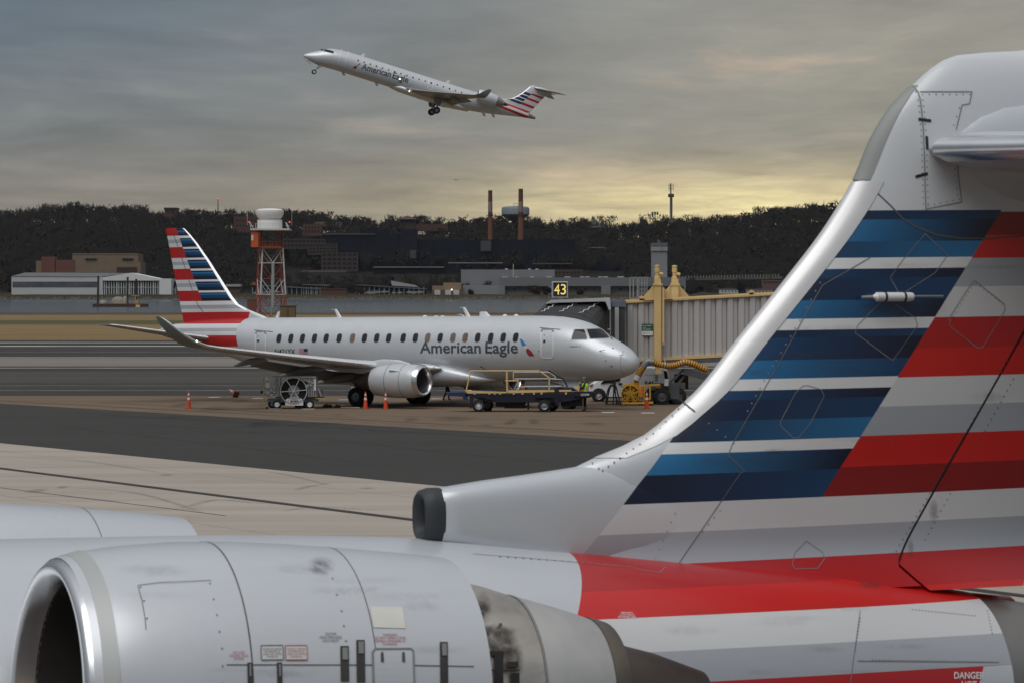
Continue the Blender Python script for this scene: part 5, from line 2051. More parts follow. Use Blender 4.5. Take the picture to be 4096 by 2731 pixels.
rivets(fhit, [[(2835, 1690), (2935, 1770)], [(2990, 1640), (3090, 1460)], [(3105, 1440), (3200, 1280)], [(3225, 1230), (3280, 1130)], [(2700, 2050), (2620, 2230)], [(2880, 2040), (2810, 2120)]], 'rivets', near, .006, 34, M_SEAML)


def panel(pts, rr=True, name='access_panel'):
    loop_on(fhit, pts, .005, .003, name, mat('seam_soft', (.20, .205, .21), .8, 0, var=.4, scale=4), near, closed=True)


panel([(3900, 1122), (4016, 1215), (4020, 1240), (3930, 1385), (3912, 1392), (3800, 1305), (3794, 1275), (3890, 1125)])
panel([(3230, 1538), (3285, 1555), (3296, 1580), (3240, 1690), (3192, 1748), (3172, 1748), (3122, 1700), (3120, 1685), (3180, 1570), (3210, 1540)])
panel([(3225, 2160), (3290, 2205), (3298, 2230), (3270, 2270), (3180, 2272), (3168, 2255), (3180, 2205)])
panel([(3700, 935), (3790, 1020), (3740, 1090), (3600, 1180), (3560, 1110), (3610, 1040)])
panel([(3430, 1300), (3540, 1190), (3660, 1270), (3670, 1300), (3570, 1440), (3420, 1330)])
rivets(fhit, [[(3895, 1135), (3802, 1280)], [(3905, 1135), (4010, 1215)]], 'rivets', near, .005, 18, M_SEAML)
# grey metal rub strip by the rudder hinge, its screws
hs = rud
rivets(fhit, [[(4066, 1490), (3700, 2155)], [(4030, 1440), (3585, 2200)]], 'rivets', hs, .006, 26, M_SEAM)
# leading edge fasteners
rivets(fhit, [[(2740, 1608), (2690, 1660), (2640, 1712), (2560, 1776), (2480, 1830), (2410, 1880)], [(2395, 1872), (2370, 1850)]], 'rivets', near, .007, 26, M_SEAM, .007)
loop_on(fhit, [(2712, 1590), (2760, 1630), (2780, 1645)], .010, .010, 'panel_seam', M_SEAM, near)
# scoop to body joint
rivets(nhit, [[(2000, 2224), (2560, 2262)]], 'rivets', near, .008, 30, M_SEAM)
loop_on(nhit, [(1890, 2212), (2100, 2228), (2530, 2266), (2560, 2278), (2640, 2288), (2660, 2266)], .006, .003, 'panel_seam', M_SEAML, near)
# body seams
loop_on(nhit, [(3440, 2440), (3415, 2620), (3400, 2731)], .006, .003, 'panel_seam', M_SEAML, near)
loop_on(nhit, [(3430, 2640), (3996, 2645)], .008, .003, 'panel_seam', M_SEAML, near)
rivets(nhit, [[(3490, 2637), (3970, 2644)], [(3950, 2440), (3968, 2530)], [(3650, 2435), (3900, 2460)], [(3440, 2470), (3420, 2600)]], 'rivets', near, .006, 13, M_SEAM)
stencil(['DANGER', 'HOT'], (3815, 3936, 2680, 2752), 'danger_print', M_WHITE, nhit, near, .02)
stencil(['EMERGENCY', 'FLIGHT DATA', 'RECORDER HERE'], (2472, 2542, 2445, 2470), 'recorder_print', M_WHITE, nhit, near, .01)
for fn_, x, y, rx, ry, tl, st in ((nhit, 3490, 2330, 60, 22, 0, .7), (fhit, 3733, 2040, 22, 52, .45, .4), (fhit, 3640, 2190, 18, 44, .45, .3)):
    stain(fn_, x, y, rx, ry, 'soot_stain', near, stain_mat('grime', (.07, .06, .055), st), tl)
# long faint grime streaks drawn back by the airflow
rs = random.Random(12)
for i in range(16):
    stain(fhit, rs.uniform(2900, 4050), rs.uniform(1000, 2150), rs.uniform(60, 220), rs.uniform(8, 26), 'grime_streak', near, stain_mat('thin_grime', (.10, .095, .09), rs.uniform(.10, .22)), -.02, .0025)
for i in range(12):
    stain(ghit, rs.uniform(620, 1780), rs.uniform(2260, 2700), rs.uniform(70, 240), rs.uniform(10, 30), 'grime_streak', eng, stain_mat('thin_grime', (.12, .11, .10), rs.uniform(.05, .14)), .03, .0025)
for i in range(10):
    stain(nhit, rs.uniform(2650, 3850), rs.uniform(2420, 2700), rs.uniform(80, 240), rs.uniform(8, 24), 'grime_streak', near, stain_mat('thin_grime', (.10, .095, .09), rs.uniform(.06, .16)), -.03, .0025)
# ================================================================ the gate: boarding bridge and the things around the parked jet
M_YEL = mat('bridge_yellow', (.66, .46, .20), .55, 0, var=.08, scale=2)
M_YEL2 = mat('cart_yellow', (.55, .30, .03), .5, 0, var=.18, scale=4)
M_BPAN = mat('bridge_panel', (.47, .455, .445), .5, .15, var=.06, scale=1.2, streak=(4, 4, .4))
M_GREY = mat('galvanised', (.34, .35, .36), .5, .4, var=.12, scale=3)
M_DGREY = mat('dark_grey_steel', (.10, .105, .11), .6, .2, var=.2, scale=3)
M_CANV = mat('canopy_fabric', (.042, .043, .044), .8, 0, var=.3, scale=2.5, bump=.3)
M_WSTRAP = mat('white_strap', (.60, .60, .60), .6, 0, var=.05)
M_NAVYM = mat('loader_navy', (.006, .008, .022), .5, 0, var=.2, scale=3)
M_ORANGE = mat('cone_orange', (.62, .060, .012), .5, 0, var=.08, scale=8)
M_REFL = mat('cone_white', (.66, .66, .66), .5, 0, var=.08)
BY = 188.0

bridge = thing('boarding_bridge', 'grey ribbed boarding bridge on yellow lift columns with dark pleated canopy over the jet', 'boarding bridge', (W(2640, 1500, BY).x, BY, 0))


def q(x, y, Y=BY):
    return W(x, y, Y)


TS = (1171 - 1205) / (3140 - 2500)   # the tunnel climbs a little to the right


def ty(x, y_at_2500):
    return y_at_2500 + (x - 2500) * TS


pw = 44.6
xs_p = [2506 + pw * i for i in range(-1, 16)]
first = None
zt, zb = q(2500, 1207).z, q(2500, 1436).z
for i in range(len(xs_p) - 1):
    a, b = q(xs_p[i], ty(xs_p[i], 1207)), q(xs_p[i], ty(xs_p[i], 1436))
    if first is None:
        w_ = m_per_src(BY) * pw
        sl = -TS * w_
        mb = MB()
        prof = [(0, 0), (.06, -.09), (w_ * .52, -.11), (w_ * .62, -.02), (w_ - .03, 0.02), (w_ - .03, .10), (0, .10)]
        h_ = a.z - b.z
        lo = [(x, y, sl * x / w_) for x, y in prof]
        hi = [(x, y, h_ + sl * x / w_) for x, y in prof]
        mb.loft([lo, hi])
        first = mb.build('wall_panel', M_BPAN, bridge)
        first.location = b - bridge.location
    else:
        part_copy(first, b - bridge.location)
L0, L1 = q(2462, ty(2462, 1207), BY + .12), q(3200, ty(3200, 1207), BY + .12)
M0, M1 = q(2462, ty(2462, 1436), BY + .12), q(3200, ty(3200, 1436), BY + .12)
MB().prism([L0, L1, M1, M0], (0, 2.9, 0)).build('tunnel', M_BPAN, bridge, world=True)
MB().beam(q(2500, 1208, BY - .1), q(3200, ty(3200, 1208), BY - .1), .22, .10).beam(q(2500, 1204, BY + 2.8), q(3200, ty(3200, 1204), BY + 2.8), .2, .14).build('roof_beam', M_YEL, bridge, world=True)
MB().beam(q(2552, ty(2552, 1441), BY - .1), q(3200, ty(3200, 1441), BY - .1), .3, .15).build('floor_beam', M_YEL, bridge, world=True)
MB().beam(q(2540, ty(2540, 1456), BY + .5), q(3200, ty(3200, 1456), BY + .5), 1.6, .22).build('underframe', M_DGREY, bridge, world=True)
for x in (2566, 3006):
    a = q(x, ty(x, 1196), BY - .1)
    MB().lathe([(-.05, .14), (.05, .14)], a, (0, 1, 0), 12, True, True).bx(a.x - .2, a.x + .2, a.y - .05, a.y + .05, a.z - .14, a.z - .02).build('lifting_lug', M_YEL, bridge, world=True)
# lift columns
for x0, x1, Y, ybot in ((2616, 2645, BY - .45, 1462), (2685, 2714, BY + 3.2, 1462)):
    a = q((x0 + x1) / 2, 1140, Y)
    hw = (x1 - x0) / 2 * m_per_src(Y)
    zb_ = q(2630, ybot, Y).z
    c = MB().bx(a.x - hw, a.x + hw, Y - hw, Y + hw, zb_, a.z).build('lift_column', M_YEL, bridge, world=True, bevel=.02)
    m_ = m_per_src(Y)
    MB().bx(a.x - hw * 1.25, a.x + hw * 1.25, Y - hw * 1.25, Y + hw * 1.25, a.z - .02, a.z + .10).bx(a.x - hw * .95, a.x + hw * .95, Y - hw * .95, Y + hw * .95, a.z + .1, a.z + .34).build('column_cap', M_YEL, c, world=True)
    MB().lathe([(0, .16), (.12, .15), (.14, .11), (.34, .12), (.36, .145), (.56, .145), (.58, .125), (.62, .125), (.64, .15), (.72, .15), (.75, .05)], (a.x - .02, Y, a.z + .34), (0, 0, 1), 16, True, True).lathe([(0, .09), (.2, .09), (.22, .06)], (a.x + .08, Y, a.z + .62), (1, 0, -.2), 10, True, True).build('lift_motor', M_YEL, c, smooth=40, world=True)
    g0 = q(x0, ty(x0, 1200), Y).z
    for s_ in (-1, 1):
        xx = a.x + s_ * hw
        MB().prism([(xx, Y + .1, g0 + .75), (xx, Y + .1, g0), (xx + s_ * .62, Y + .1, g0), (xx + s_ * .55, Y + .1, g0 + .12)], (0, .12, 0)).build('column_bracket', M_YEL, c, world=True)
# inner leg, control boxes, bogie and wheels
a, b = q(2633, 1462, BY - .45), q(2640, 1545, BY - .45)
MB().bx(a.x - .16, a.x + .16, BY - .6, BY - .3, .9, a.z + .1).build('inner_leg', mat('worn_yellow', (.50, .36, .18), .6, .1, var=.15, scale=4), bridge, world=True)
x = q(2648, 1300, BY - .3).x
MB().bx(x, x + .10, BY - .7, BY - .45, q(2650, 1380).z, q(2650, 1150).z).build('cable_duct', M_YEL, bridge, world=True)
MB().tube([q(2646, 1110, BY - .6), q(2650, 1200, BY - .62), q(2651, 1380, BY - .62)], .02, 6).build('cable', M_BLACK, bridge, world=True)
for (x0, y0, x1, y1, ma, dy) in ((2614, 1492, 2654, 1528, M_GREY, .9), (2657, 1513, 2674, 1540, M_WHITE, .8), (2651, 1365, 2660, 1380, M_GREY, .8)):
    p0, p1 = q(x0, y0, BY - dy), q(x1, y1, BY - dy)
    eb = MB().bx(p0.x, p1.x, BY - dy, BY - dy + .3, p1.z, p0.z).build('control_box', ma, bridge, world=True)
p0 = q(2614, 1492, BY - .9)
mb = MB()
for i in range(3):
    for j in range(4):
        mb.bx(p0.x + .08 + i * .06, p0.x + .12 + i * .06, BY - .92, BY - .9, p0.z - .12 - j * .09, p0.z - .07 - j * .09)
mb.build('vent_slots', M_BLACK, bridge, world=True, kind='stuff')
for x, y_, dy in ((2648, 1586, 0), (2712, 1580, .3), (2612, 1582, 1.3), (2690, 1578, 1.6)):
    p = q(x, y_, BY - .6 + dy)
    wheel('bogie_wheel', tuple(p - bridge.location + Vector((0, 0, .46 - p.z))), .46, .34, bridge, ma_rim=M_DGREY)
p = q(2650, 1560, BY - .3)
MB().beam(q(2600, 1545, BY), q(2740, 1540, BY), .5, .35).beam(q(2660, 1545, BY), q(2735, 1476, BY + .2), .12, .12).beam(q(2690, 1560, BY), q(2738, 1500, BY + .2), .1, .1).bx(p.x + .3, p.x + .9, BY - .5, BY + .8, .3, 1.0).build('bogie_frame', M_DGREY, bridge, world=True)
for x in (2716, 2742):
    MB().bx(q(x, 1500).x - .2, q(x, 1500).x + .2, BY + .9, BY + 1.3, .8, 1.6).build('bogie_post', mat('rust_brown', (.10, .06, .03), .8, .1, var=.3), bridge, world=True)
# service stair dark struts
MB().beam(q(2735, 1482), q(2840, 1510), .12, .35).beam(q(2660, 1590, BY + .8), q(2760, 1482, BY + .8), .06, .12).build('stair_frame', M_DGREY, bridge, world=True)
# roof ladder cage
mb = MB()
for x in (2520, 2533, 2549, 2555, 2567, 2578, 2588):
    yb_ = 1197 if x < 2560 else 1194
    mb.beam(q(x, 1108, BY + .6), q(x, yb_, BY + .6), .05, .05)
    if x in (2520, 2555, 2588):
        mb.beam(q(x, 1108, BY + 1.4), q(x, yb_, BY + 1.4), .05, .05)
for y, x0, x1 in ((1109, 2518, 2594), (1132, 2553, 2588), (1155, 2553, 2588), (1174, 2553, 2588), (1193, 2520, 2592)):
    mb.beam(q(x0, y, BY + .6), q(x1, y, BY + .6), .05, .05)
    mb.beam(q(x1, y, BY + .6), q(x1, y, BY + 1.4), .04, .04)
mb.build('ladder_cage', M_GREY, bridge, world=True)
# cab: wall, head beam, posts, ribbed curtain
C0, C1 = q(2432, 1212, BY - 1.2), q(2476, 1420, BY - 1.2)
MB().bx(C0.x, C1.x, BY - 1.2, BY + 2.5, C1.z, C0.z).build('cab_wall', M_DGREY, bridge, world=True)
MB().bx(q(2444, 0).x, q(2502, 0).x, BY - 1.35, BY + 2.6, q(0, 1226).z, q(0, 1203).z).build('head_beam', mat('blue_grey', (.13, .15, .18), .5, .1, var=.1), bridge, world=True)
MB().bx(q(2456, 0).x, q(2472, 0).x, BY - 1.5, BY - 1.3, q(0, 1400).z, q(0, 1228).z).build('cab_post', M_BPAN, bridge, world=True)
mb = MB()
for i in range(5):
    x = q(2473 + i * 5.2, 0, BY - 1.2).x
    mb.lathe([(0, .05), (q(0, 1230).z - q(0, 1400).z, .05)], (x + .03, BY - 1.22, q(0, 1400).z), (0, 0, 1), 8)
mb.build('cab_curtain', mat('curtain_grey', (.06, .065, .07), .7, .1, var=.2), bridge, world=True, kind='stuff')
MB().tube([q(2440, 1240, BY - 1.6), q(2442, 1395, BY - 1.6)], .03, 6).tube([q(2415, 1318, BY - 1.7), q(2444, 1316, BY - 1.7)], .045, 6).build('cab_handrail', M_WSTRAP, bridge, world=True)
# canopy: hood and pleats that reach over the jet's roof
MB().prism([q(2186, 1214, 185), q(2206, 1200, 185), q(2440, 1190, 185), q(2444, 1237, 185), q(2436, 1240, 185), q(2422, 1205, 185), q(2206, 1210, 185)], (0, 2.2, 0)).build('canopy_hood', mat('hood_pale', (.48, .48, .49), .45, .1, var=.06), bridge, world=True)
outer = [(2188, 1214), (2260, 1209), (2330, 1206), (2405, 1203), (2424, 1208), (2432, 1240), (2430, 1320), (2428, 1400)]
inner = [(2138, 1262), (2200, 1262), (2262, 1265), (2312, 1275), (2350, 1294), (2378, 1318), (2396, 1350), (2405, 1400)]
rows = []
NPL = 13
for i in range(NPL):
    t = i / (NPL - 1)
    Y = 186.2 - 3.4 * t - (.2 if i % 2 else 0)
    rows.append([q(o[0] + (n[0] - o[0]) * t - (5 if i % 2 else 0), o[1] + (n[1] - o[1]) * t - (3 if i % 2 else -1), Y) for o, n in zip(outer, inner)])
mb = MB()
mb.loft(rows, False, False, closed=False)
mb.add([r[0] for r in rows] + [q(2230, 1290, 186)], [tuple(range(NPL + 1))])
can = mb.build('canopy', M_CANV, bridge, world=True, recalc=False)
for u in (.75, 1.9, 3.2):
    mb = MB()
    P3 = []
    for i, r in enumerate(rows[:-3]):
        k_ = u - i * .05
        j = int(k_)
        P3.append(r[j].lerp(r[j + 1], k_ - j) + Vector((0, -.05, .03)))
    mb.tube(P3, .03, 5)
    mb.build('canopy_strap', M_WSTRAP, can, world=True)

# notice on the tunnel wall (a plate of its own)
no = thing('notice_board', 'small green and white notice fixed on the ribbed bridge wall', 'sign', W(2590, 1330, BY - .16))
for (y0, y1, nm, ma) in ((1294, 1323, 'green_panel', mat('notice_green', (.02, .12, .05), .5, 0, var=.05)), (1323, 1340, 'white_panel', M_WHITE)):
    MB().bx(q(2567, 0).x, q(2611, 0).x, BY - .17, BY - .14, q(0, y1).z, q(0, y0).z).build(nm, ma, no, world=True)


def flat_text(lines, x0, x1, y0, y1, Y, name, ma, parent, bold=.01, **kw):
    """lines of print on an upright plate facing the camera, pixel box at distance Y"""
    mb = MB()
    n = len(lines)
    for i, t in enumerate(lines):
        if not t:
            continue
        vs, fs, bx_, by = text_mesh(t, bold, slices=1)
        f = len(t) / max(len(s_) for s_ in lines)
        p0, p1 = W(x0, y0 + (y1 - y0) * (i + .9) / n, Y), W(x0 + (x1 - x0) * f, y0 + (y1 - y0) * (i + .1) / n, Y)
        mb.add([(p0.x + (vx - bx_[0]) / (bx_[1] - bx_[0]) * (p1.x - p0.x), Y, p0.z + (vy - by[0]) / (by[1] - by[0]) * (p1.z - p0.z)) for vx, vy in vs], fs)
    return mb.build(name, ma, parent, world=True, recalc=False, kind='stuff', **kw)


flat_text(['Be a good neighbor'], 2571, 2607, 1298, 1306, BY - .175, 'notice_print', M_REFL, no)
flat_text(['Turn off', 'Please reduce engines', 'Please save energy'], 2572, 2605, 1308, 1321, BY - .175, 'notice_print', M_REFL, no)
flat_text(['Thank you for flying', 'quietly'], 2571, 2600, 1327, 1337, BY - .175, 'notice_print', M_GREYMK, no)

# lit gate sign on the canopy
SY = 185.6
gs = thing('gate_sign', 'lit black sign with yellow gate number on top of the bridge canopy', 'sign', W(2240, 1203, SY))
MB().bx(W(2207, 0, SY).x, W(2272, 0, SY).x, SY, SY + .45, W(0, 1190, SY).z, W(0, 1125, SY).z).build('sign_frame', mat('sign_frame_grey', (.40, .42, .42), .5, .3), gs, world=True, bevel=.02)
MB().bx(W(2213, 0, SY).x, W(2267, 0, SY).x, SY - .02, SY - .004, W(0, 1185, SY).z, W(0, 1130, SY).z).build('sign_face', mat('sign_black', (.02, .018, .014), .4, 0), gs, world=True)
M_DIG = mat('lit_digits', (.95, .72, .22), .4, 0, emit=.4)
for t, x0, x1 in (('4', 2217, 2239), ('3', 2243, 2264)):
    flat_text([t], x0, x1, 1131, 1183, SY - .03, 'digit', M_DIG, gs, bold=.0)
for o in gs.children:
    if o.name.startswith('digit'):
        del o['kind']
MB().bx(W(2232, 0, SY).x, W(2248, 0, SY).x, SY + .1, SY + .3, W(0, 1206, SY).z, W(0, 1190, SY).z).build('sign_post', M_GREY, gs, world=True)

# ---------------------------------------------------------------- preconditioned-air blower and hose
hy = BY - 1.6
hose = thing('air_hose', 'ribbed yellow air hose slung under the boarding bridge from the blower', 'hose', (W(2600, 1450, hy).x, hy, 0))


def smooth_path(pts, n=8):
    out = []
    P_ = [V3(p) for p in pts]
    for i in range(len(P_) - 1):
        p0, p1, p2, p3 = P_[max(i - 1, 0)], P_[i], P_[i + 1], P_[min(i + 2, len(P_) - 1)]
        for j in range(n):
            t = j / n
            out.append(.5 * ((2 * p1) + (p2 - p0) * t + (2 * p0 - 5 * p1 + 4 * p2 - p3) * t * t + (3 * p1 - p0 - 3 * p2 + p3) * t ** 3))
    out.append(P_[-1])
    return out


M_HOSE = mat('hose_yellow', (.60, .27, .02), .55, 0, var=.15, scale=5)


def ribbed(path, r, nm, par):
    pts = smooth_path(path, 10)
    rs = [r * (1.05 if i % 3 == 0 else .96) for i in range(len(pts))]
    h = MB().tube(pts, rs, 14).build(nm, M_HOSE, par, smooth=60, world=True)
    mb = MB()
    for i in range(2, len(pts) - 1, 3):
        d = (pts[i + 1] - pts[i - 1]).normalized()
        mb.lathe([(-.02, r * 1.06), (.02, r * 1.06)], pts[i], d, 14)
    mb.build('hose_hoops', M_BLACK, h, kind='stuff', world=True)
    return h


ribbed([W(2553, 1500, hy), W(2562, 1482, hy), W(2575, 1462, hy)], .17, 'hose_riser', hose)
MB().tube(smooth_path([W(2574, 1464, hy), W(2582, 1450, hy), W(2594, 1443, hy), W(2614, 1446, hy)], 6), .175, 14).build('hose_elbow', mat('duct_grey', (.20, .22, .24), .5, .3, var=.12), hose, smooth=60, world=True)
MB().tube([W(2545, 1518, hy), W(2554, 1498, hy)], .175, 14).build('hose_collar', mat('collar_white', (.50, .48, .45), .6, 0), hose, smooth=60, world=True)
ribbed([W(2613, 1446, hy), W(2640, 1455, hy), W(2675, 1461, hy), W(2705, 1457, hy), W(2737, 1447, hy), W(2770, 1452, hy), W(2800, 1465, hy), W(2830, 1478, hy)], .165, 'hose_run', hose)
for x, y in ((2735, 1448), (2660, 1458)):
    p = W(x, y, hy)
    MB().lathe([(-.03, .20), (.03, .20)], p, (1, 0, 0), 16).tube([p + Vector((0, 0, .18)), p + Vector((0, 1.0, .42))], .03, 6).build('hose_hanger', M_GREY, hose, world=True)

blower = thing('air_blower', 'yellow wheeled air blower cart with round spoked fan guard under the bridge', 'blower cart', (W(2525, 1606, hy).x, hy, 0))
fcx = W(2521, 1573, hy - .3)
mb = MB()
mb.lathe([(-.05, .44), (-.05, .48), (.4, .48), (.4, .40)], fcx, (0, 1, 0), 32)
mb.build('fan_shroud', M_YEL2, blower, smooth=40, world=True)
MB().lathe([(.2, .43), (.2, .0)], fcx, (0, 1, 0), 24).build('fan_dark', M_DARKIN, blower, world=True)
mb = MB()
for i in range(5):
    a = R(90 + 72 * i)
    mb.beam(fcx + Vector((0, -.06, 0)), fcx + Vector((.46 * math.cos(a), -.06, .46 * math.sin(a))), .05, .05)
mb.lathe([(-.08, .0), (-.08, .10), (-.02, .10)], fcx, (0, 1, 0), 14)
for rr in (.2, .33):
    mb.lathe([(-.065, rr), (-.065, rr + .02), (-.045, rr + .02), (-.045, rr), (-.065, rr)], fcx, (0, 1, 0), 24)
mb.build('fan_guard', M_YEL2, blower, world=True)
mb = MB()
for i in range(9):
    a = 2 * math.pi * i / 9
    mb.beam(fcx + Vector((.08 * math.cos(a), .08, .08 * math.sin(a))), fcx + Vector((.42 * math.cos(a + .25), .16, .42 * math.sin(a + .25))), .13, .015, (0, 1, 0))
mb.build('fan_blades', M_YEL2, blower, world=True, kind='stuff')
MB().prism([W(2493, 1546, hy), W(2500, 1536, hy), W(2553, 1524, hy), W(2553, 1606, hy), W(2490, 1608, hy)], (0, .8, 0)).prism([W(2528, 1538, hy + .1), W(2540, 1512, hy + .1), W(2556, 1518, hy + .1), W(2556, 1545, hy + .1)], (0, .4, 0)).build('blower_body', M_YEL2, blower, world=True)
bp = W(2562, 1563, hy - .1)
MB().lathe([(-.30, .155), (-.1, .16), (-.09, .17), (-.05, .17), (-.04, .16), (.1, .16), (.11, .17), (.15, .17), (.16, .16), (.30, .155)], bp, (0, 0, 1), 20, True, True).build('blower_drum', mat('drum_orange', (.58, .20, .02), .5, 0, var=.12), blower, smooth=40, world=True)
MB().beam(W(2488, 1609, hy), W(2612, 1607, hy), .8, .10).beam(W(2555, 1541, hy), W(2640, 1535, hy), .1, .1).beam(W(2600, 1541, hy), W(2600, 1606, hy), .07, .07).beam(W(2576, 1541, hy), W(2576, 1606, hy), .07, .07).beam(W(2576, 1592, hy), W(2602, 1592, hy), .5, .06).build('blower_frame', M_YEL2, blower, world=True)
for x in (2505, 2562, 2604):
    for dy in (.1, .75):
        p = W(x, 1610, hy) - blower.location
        wheel('caster_wheel', (p.x, dy, .11), .11, .08, blower)

# ---------------------------------------------------------------- white van behind the jet's nose
VY = 192.5
vx0 = W(2515, 1600, VY).x
van = thing('van', 'white airport van parked behind the jet nose with dark lettering on its side', 'van', (vx0, VY, 0))
vo = [(2356, 1586), (2355, 1552), (2361, 1536), (2382, 1523), (2412, 1511), (2440, 1492), (2466, 1474), (2490, 1468), (2600, 1466), (2655, 1469), (2670, 1478), (2677, 1520), (2678, 1590), (2660, 1596), (2375, 1596)]
mb = MB()
P_ = [W(x, y, VY) for x, y in vo]
cxv = sum(p.x for p in P_) / len(P_)
rings = []
for dy, s_, dz in ((0, .985, 0), (.06, 1, 0), (1.66, 1, 0), (1.72, .985, 0)):
    rings.append([(cxv + (p.x - cxv) * s_, VY + dy + (.16 * max(0, min(1, (p.z - 1.1) / .8))) * (1 if dy < 1 else -1), p.z * (1 if s_ == 1 else .99)) for p in P_])
mb.loft(rings)
body = mb.build('body', mat('van_white', (.80, .80, .81), .3, 0, var=.03, coat=.5), van, world=True, bevel=.03, smooth=35)


def van_patch(pts, name, ma, par=van, d=.03, dy=0.0):
    P_ = [W(x, y, VY) for x, y in pts]
    P_ = [Vector((p.x, VY - d + dy + .16 * max(0, min(1, (p.z - 1.1) / .8)), p.z)) for p in P_]
    return MB().prism(P_, (0, .025, 0)).build(name, ma, par, world=True)


van_patch([(2402, 1532), (2424, 1508), (2452, 1496), (2487, 1493), (2478, 1520), (2420, 1530)], 'side_window', M_GLASS)
van_patch([(2655, 1480), (2668, 1482), (2674, 1518), (2660, 1518)], 'rear_window', M_GLASS)
van_patch([(2473, 1530), (2488, 1528), (2489, 1535), (2474, 1536)], 'door_handle', M_BLACK)
van_patch([(2358, 1538), (2372, 1530), (2370, 1540), (2358, 1545)], 'headlight', mat('lamp_red', (.45, .08, .05), .3, 0), d=.05)
van_patch([(2410, 1584), (2640, 1584), (2640, 1588), (2410, 1588)], 'sill_trim', M_BLACK)
for x in (2494, 2560):
    van_patch([(x, 1474), (x + 1.5, 1474), (x + 1.5, 1590), (x, 1590)], 'door_gap', M_SEAM)
van_patch([(2440, 1521), (2456, 1516), (2458, 1530), (2442, 1532)], 'wing_mirror', M_BLACK, d=.18)
flat_text(['RAH'], 2580, 2622, 1519, 1537, VY - .035, 'lettering', M_BLACK, van, bold=.03)
flat_text(['Airways'], 2580, 2618, 1493, 1502, VY + .035, 'lettering', M_GREYMK, van)
for x in (2395, 2620):
    p = W(x, 1583, VY)
    for dy in (.05, 1.65):
        wheel('wheel', (p.x - vx0, dy, .33), .33, .22, van, rim=.66)
    MB().lathe([(-.02, .40), (-.02, .0)], (p.x - vx0, .0, .36), (0, 1, 0), 20).build('wheel_arch', M_DARKIN, van)

# black hose loops on a stand
st = thing('hose_stand', 'black looped hose stand beside the white van', 'hose stand', (W(2455, 1612, 184.5).x, 184.5, 0))
for (x0, x1, yt, xb0, xb1) in ((2428, 2472, 1536, 2424, 2484), (2434, 2462, 1540, 2428, 2468), (2455, 2462, 1502, 2452, 2478)):
    pts = [W(xb0, 1612, 184.5), W(x0, 1570, 184.5), W(x0 + (x1 - x0) * .25, yt + 6, 184.5), W((x0 + x1) / 2, yt, 184.5), W(x1 - (x1 - x0) * .2, yt + 6, 184.5), W(x1, 1575, 184.5), W(xb1, 1618, 184.5)]
    MB().tube(smooth_path(pts, 5), .035, 8).build('hose_loop', M_BLACK, st, smooth=60, world=True)
MB().beam(W(2420, 1613, 184.5), W(2490, 1616, 184.5), .3, .05).build('stand_base', M_BLACK, st, world=True)


# ---------------------------------------------------------------- traffic cones
def cone_parts(t):
    MB().bx(-.18, .18, -.18, .18, 0, .035).build('cone_base', mat('cone_base_dark', (.10, .02, .01), .7, 0), t, bevel=.01)
    MB().lathe([(.035, .145), (.05, .125), (.86, .035), (.90, .03), (.90, .0)], (0, 0, 0), (0, 0, 1), 20).build('cone_body', M_ORANGE, t, smooth=40)
    for z0, z1 in ((.47, .59), (.70, .80)):
        f = lambda z: .125 - (z - .05) * .09 / .81 + .004
        MB().lathe([(z0, f(z0)), (z1, f(z1))], (0, 0, 0), (0, 0, 1), 20).build('reflective_band', M_REFL, t, smooth=40)


cone_spots = [(755, 1632, 'upright orange traffic cone standing alone on the far left apron'), (1462, 1633, 'orange cone standing in front of the main wheels, nearer the fuel cart'),
              (1543, 1633, 'orange cone standing in front of the engine of the parked jet'), (2587, 1632, 'orange cone standing beside the yellow air blower')]
c0 = None
for x, y, lab in cone_spots:
    g_ = G(x, y)
    if c0 is None:
        c0 = thing('traffic_cone', lab, 'traffic cone', g_, 0, 'orange traffic cones on the apron')
        cone_parts(c0)
    else:
        dup(c0, g_, random.uniform(0, 1.5), lab)
fallen = dup(c0, G(945, 1588) + Vector((0, 0, .18)), 0, 'fallen orange cone lying on its side with its base towards the viewer')
fallen.rotation_euler = (R(-72), R(12), R(35))

# black chocks on the ground behind the fuel cart
g_ = G(1325, 1628)
bg = thing('rubber_chock', 'two black rubber chocks lying on the apron beside the fuel cart', 'chock', g_)
for dx, w_, h_ in ((-.2, .55, .20), (.33, .34, .17)):
    mb = MB()
    rnd = random.Random(int(dx * 10))
    mb.loft([[(dx - w_ / 2 + w_ * t, .16 * q_ * math.cos(a), max(0, h_ * .5 * q_ + h_ * .55 * q_ * math.sin(a))) for a in [2 * math.pi * i / 10 for i in range(10)]] for t, q_ in ((0, .2), (.15, .8), (.45, 1.1), (.6, .8), (.85, .95), (1, .3))])
    mb.build('chock_block', M_TYRE, bg, smooth=50)
MB().tube([(.5, 0, .03), (.9, -.2, .03), (1.5, -.5, .03)], .02, 5).build('chock_rope', M_REFL, bg)

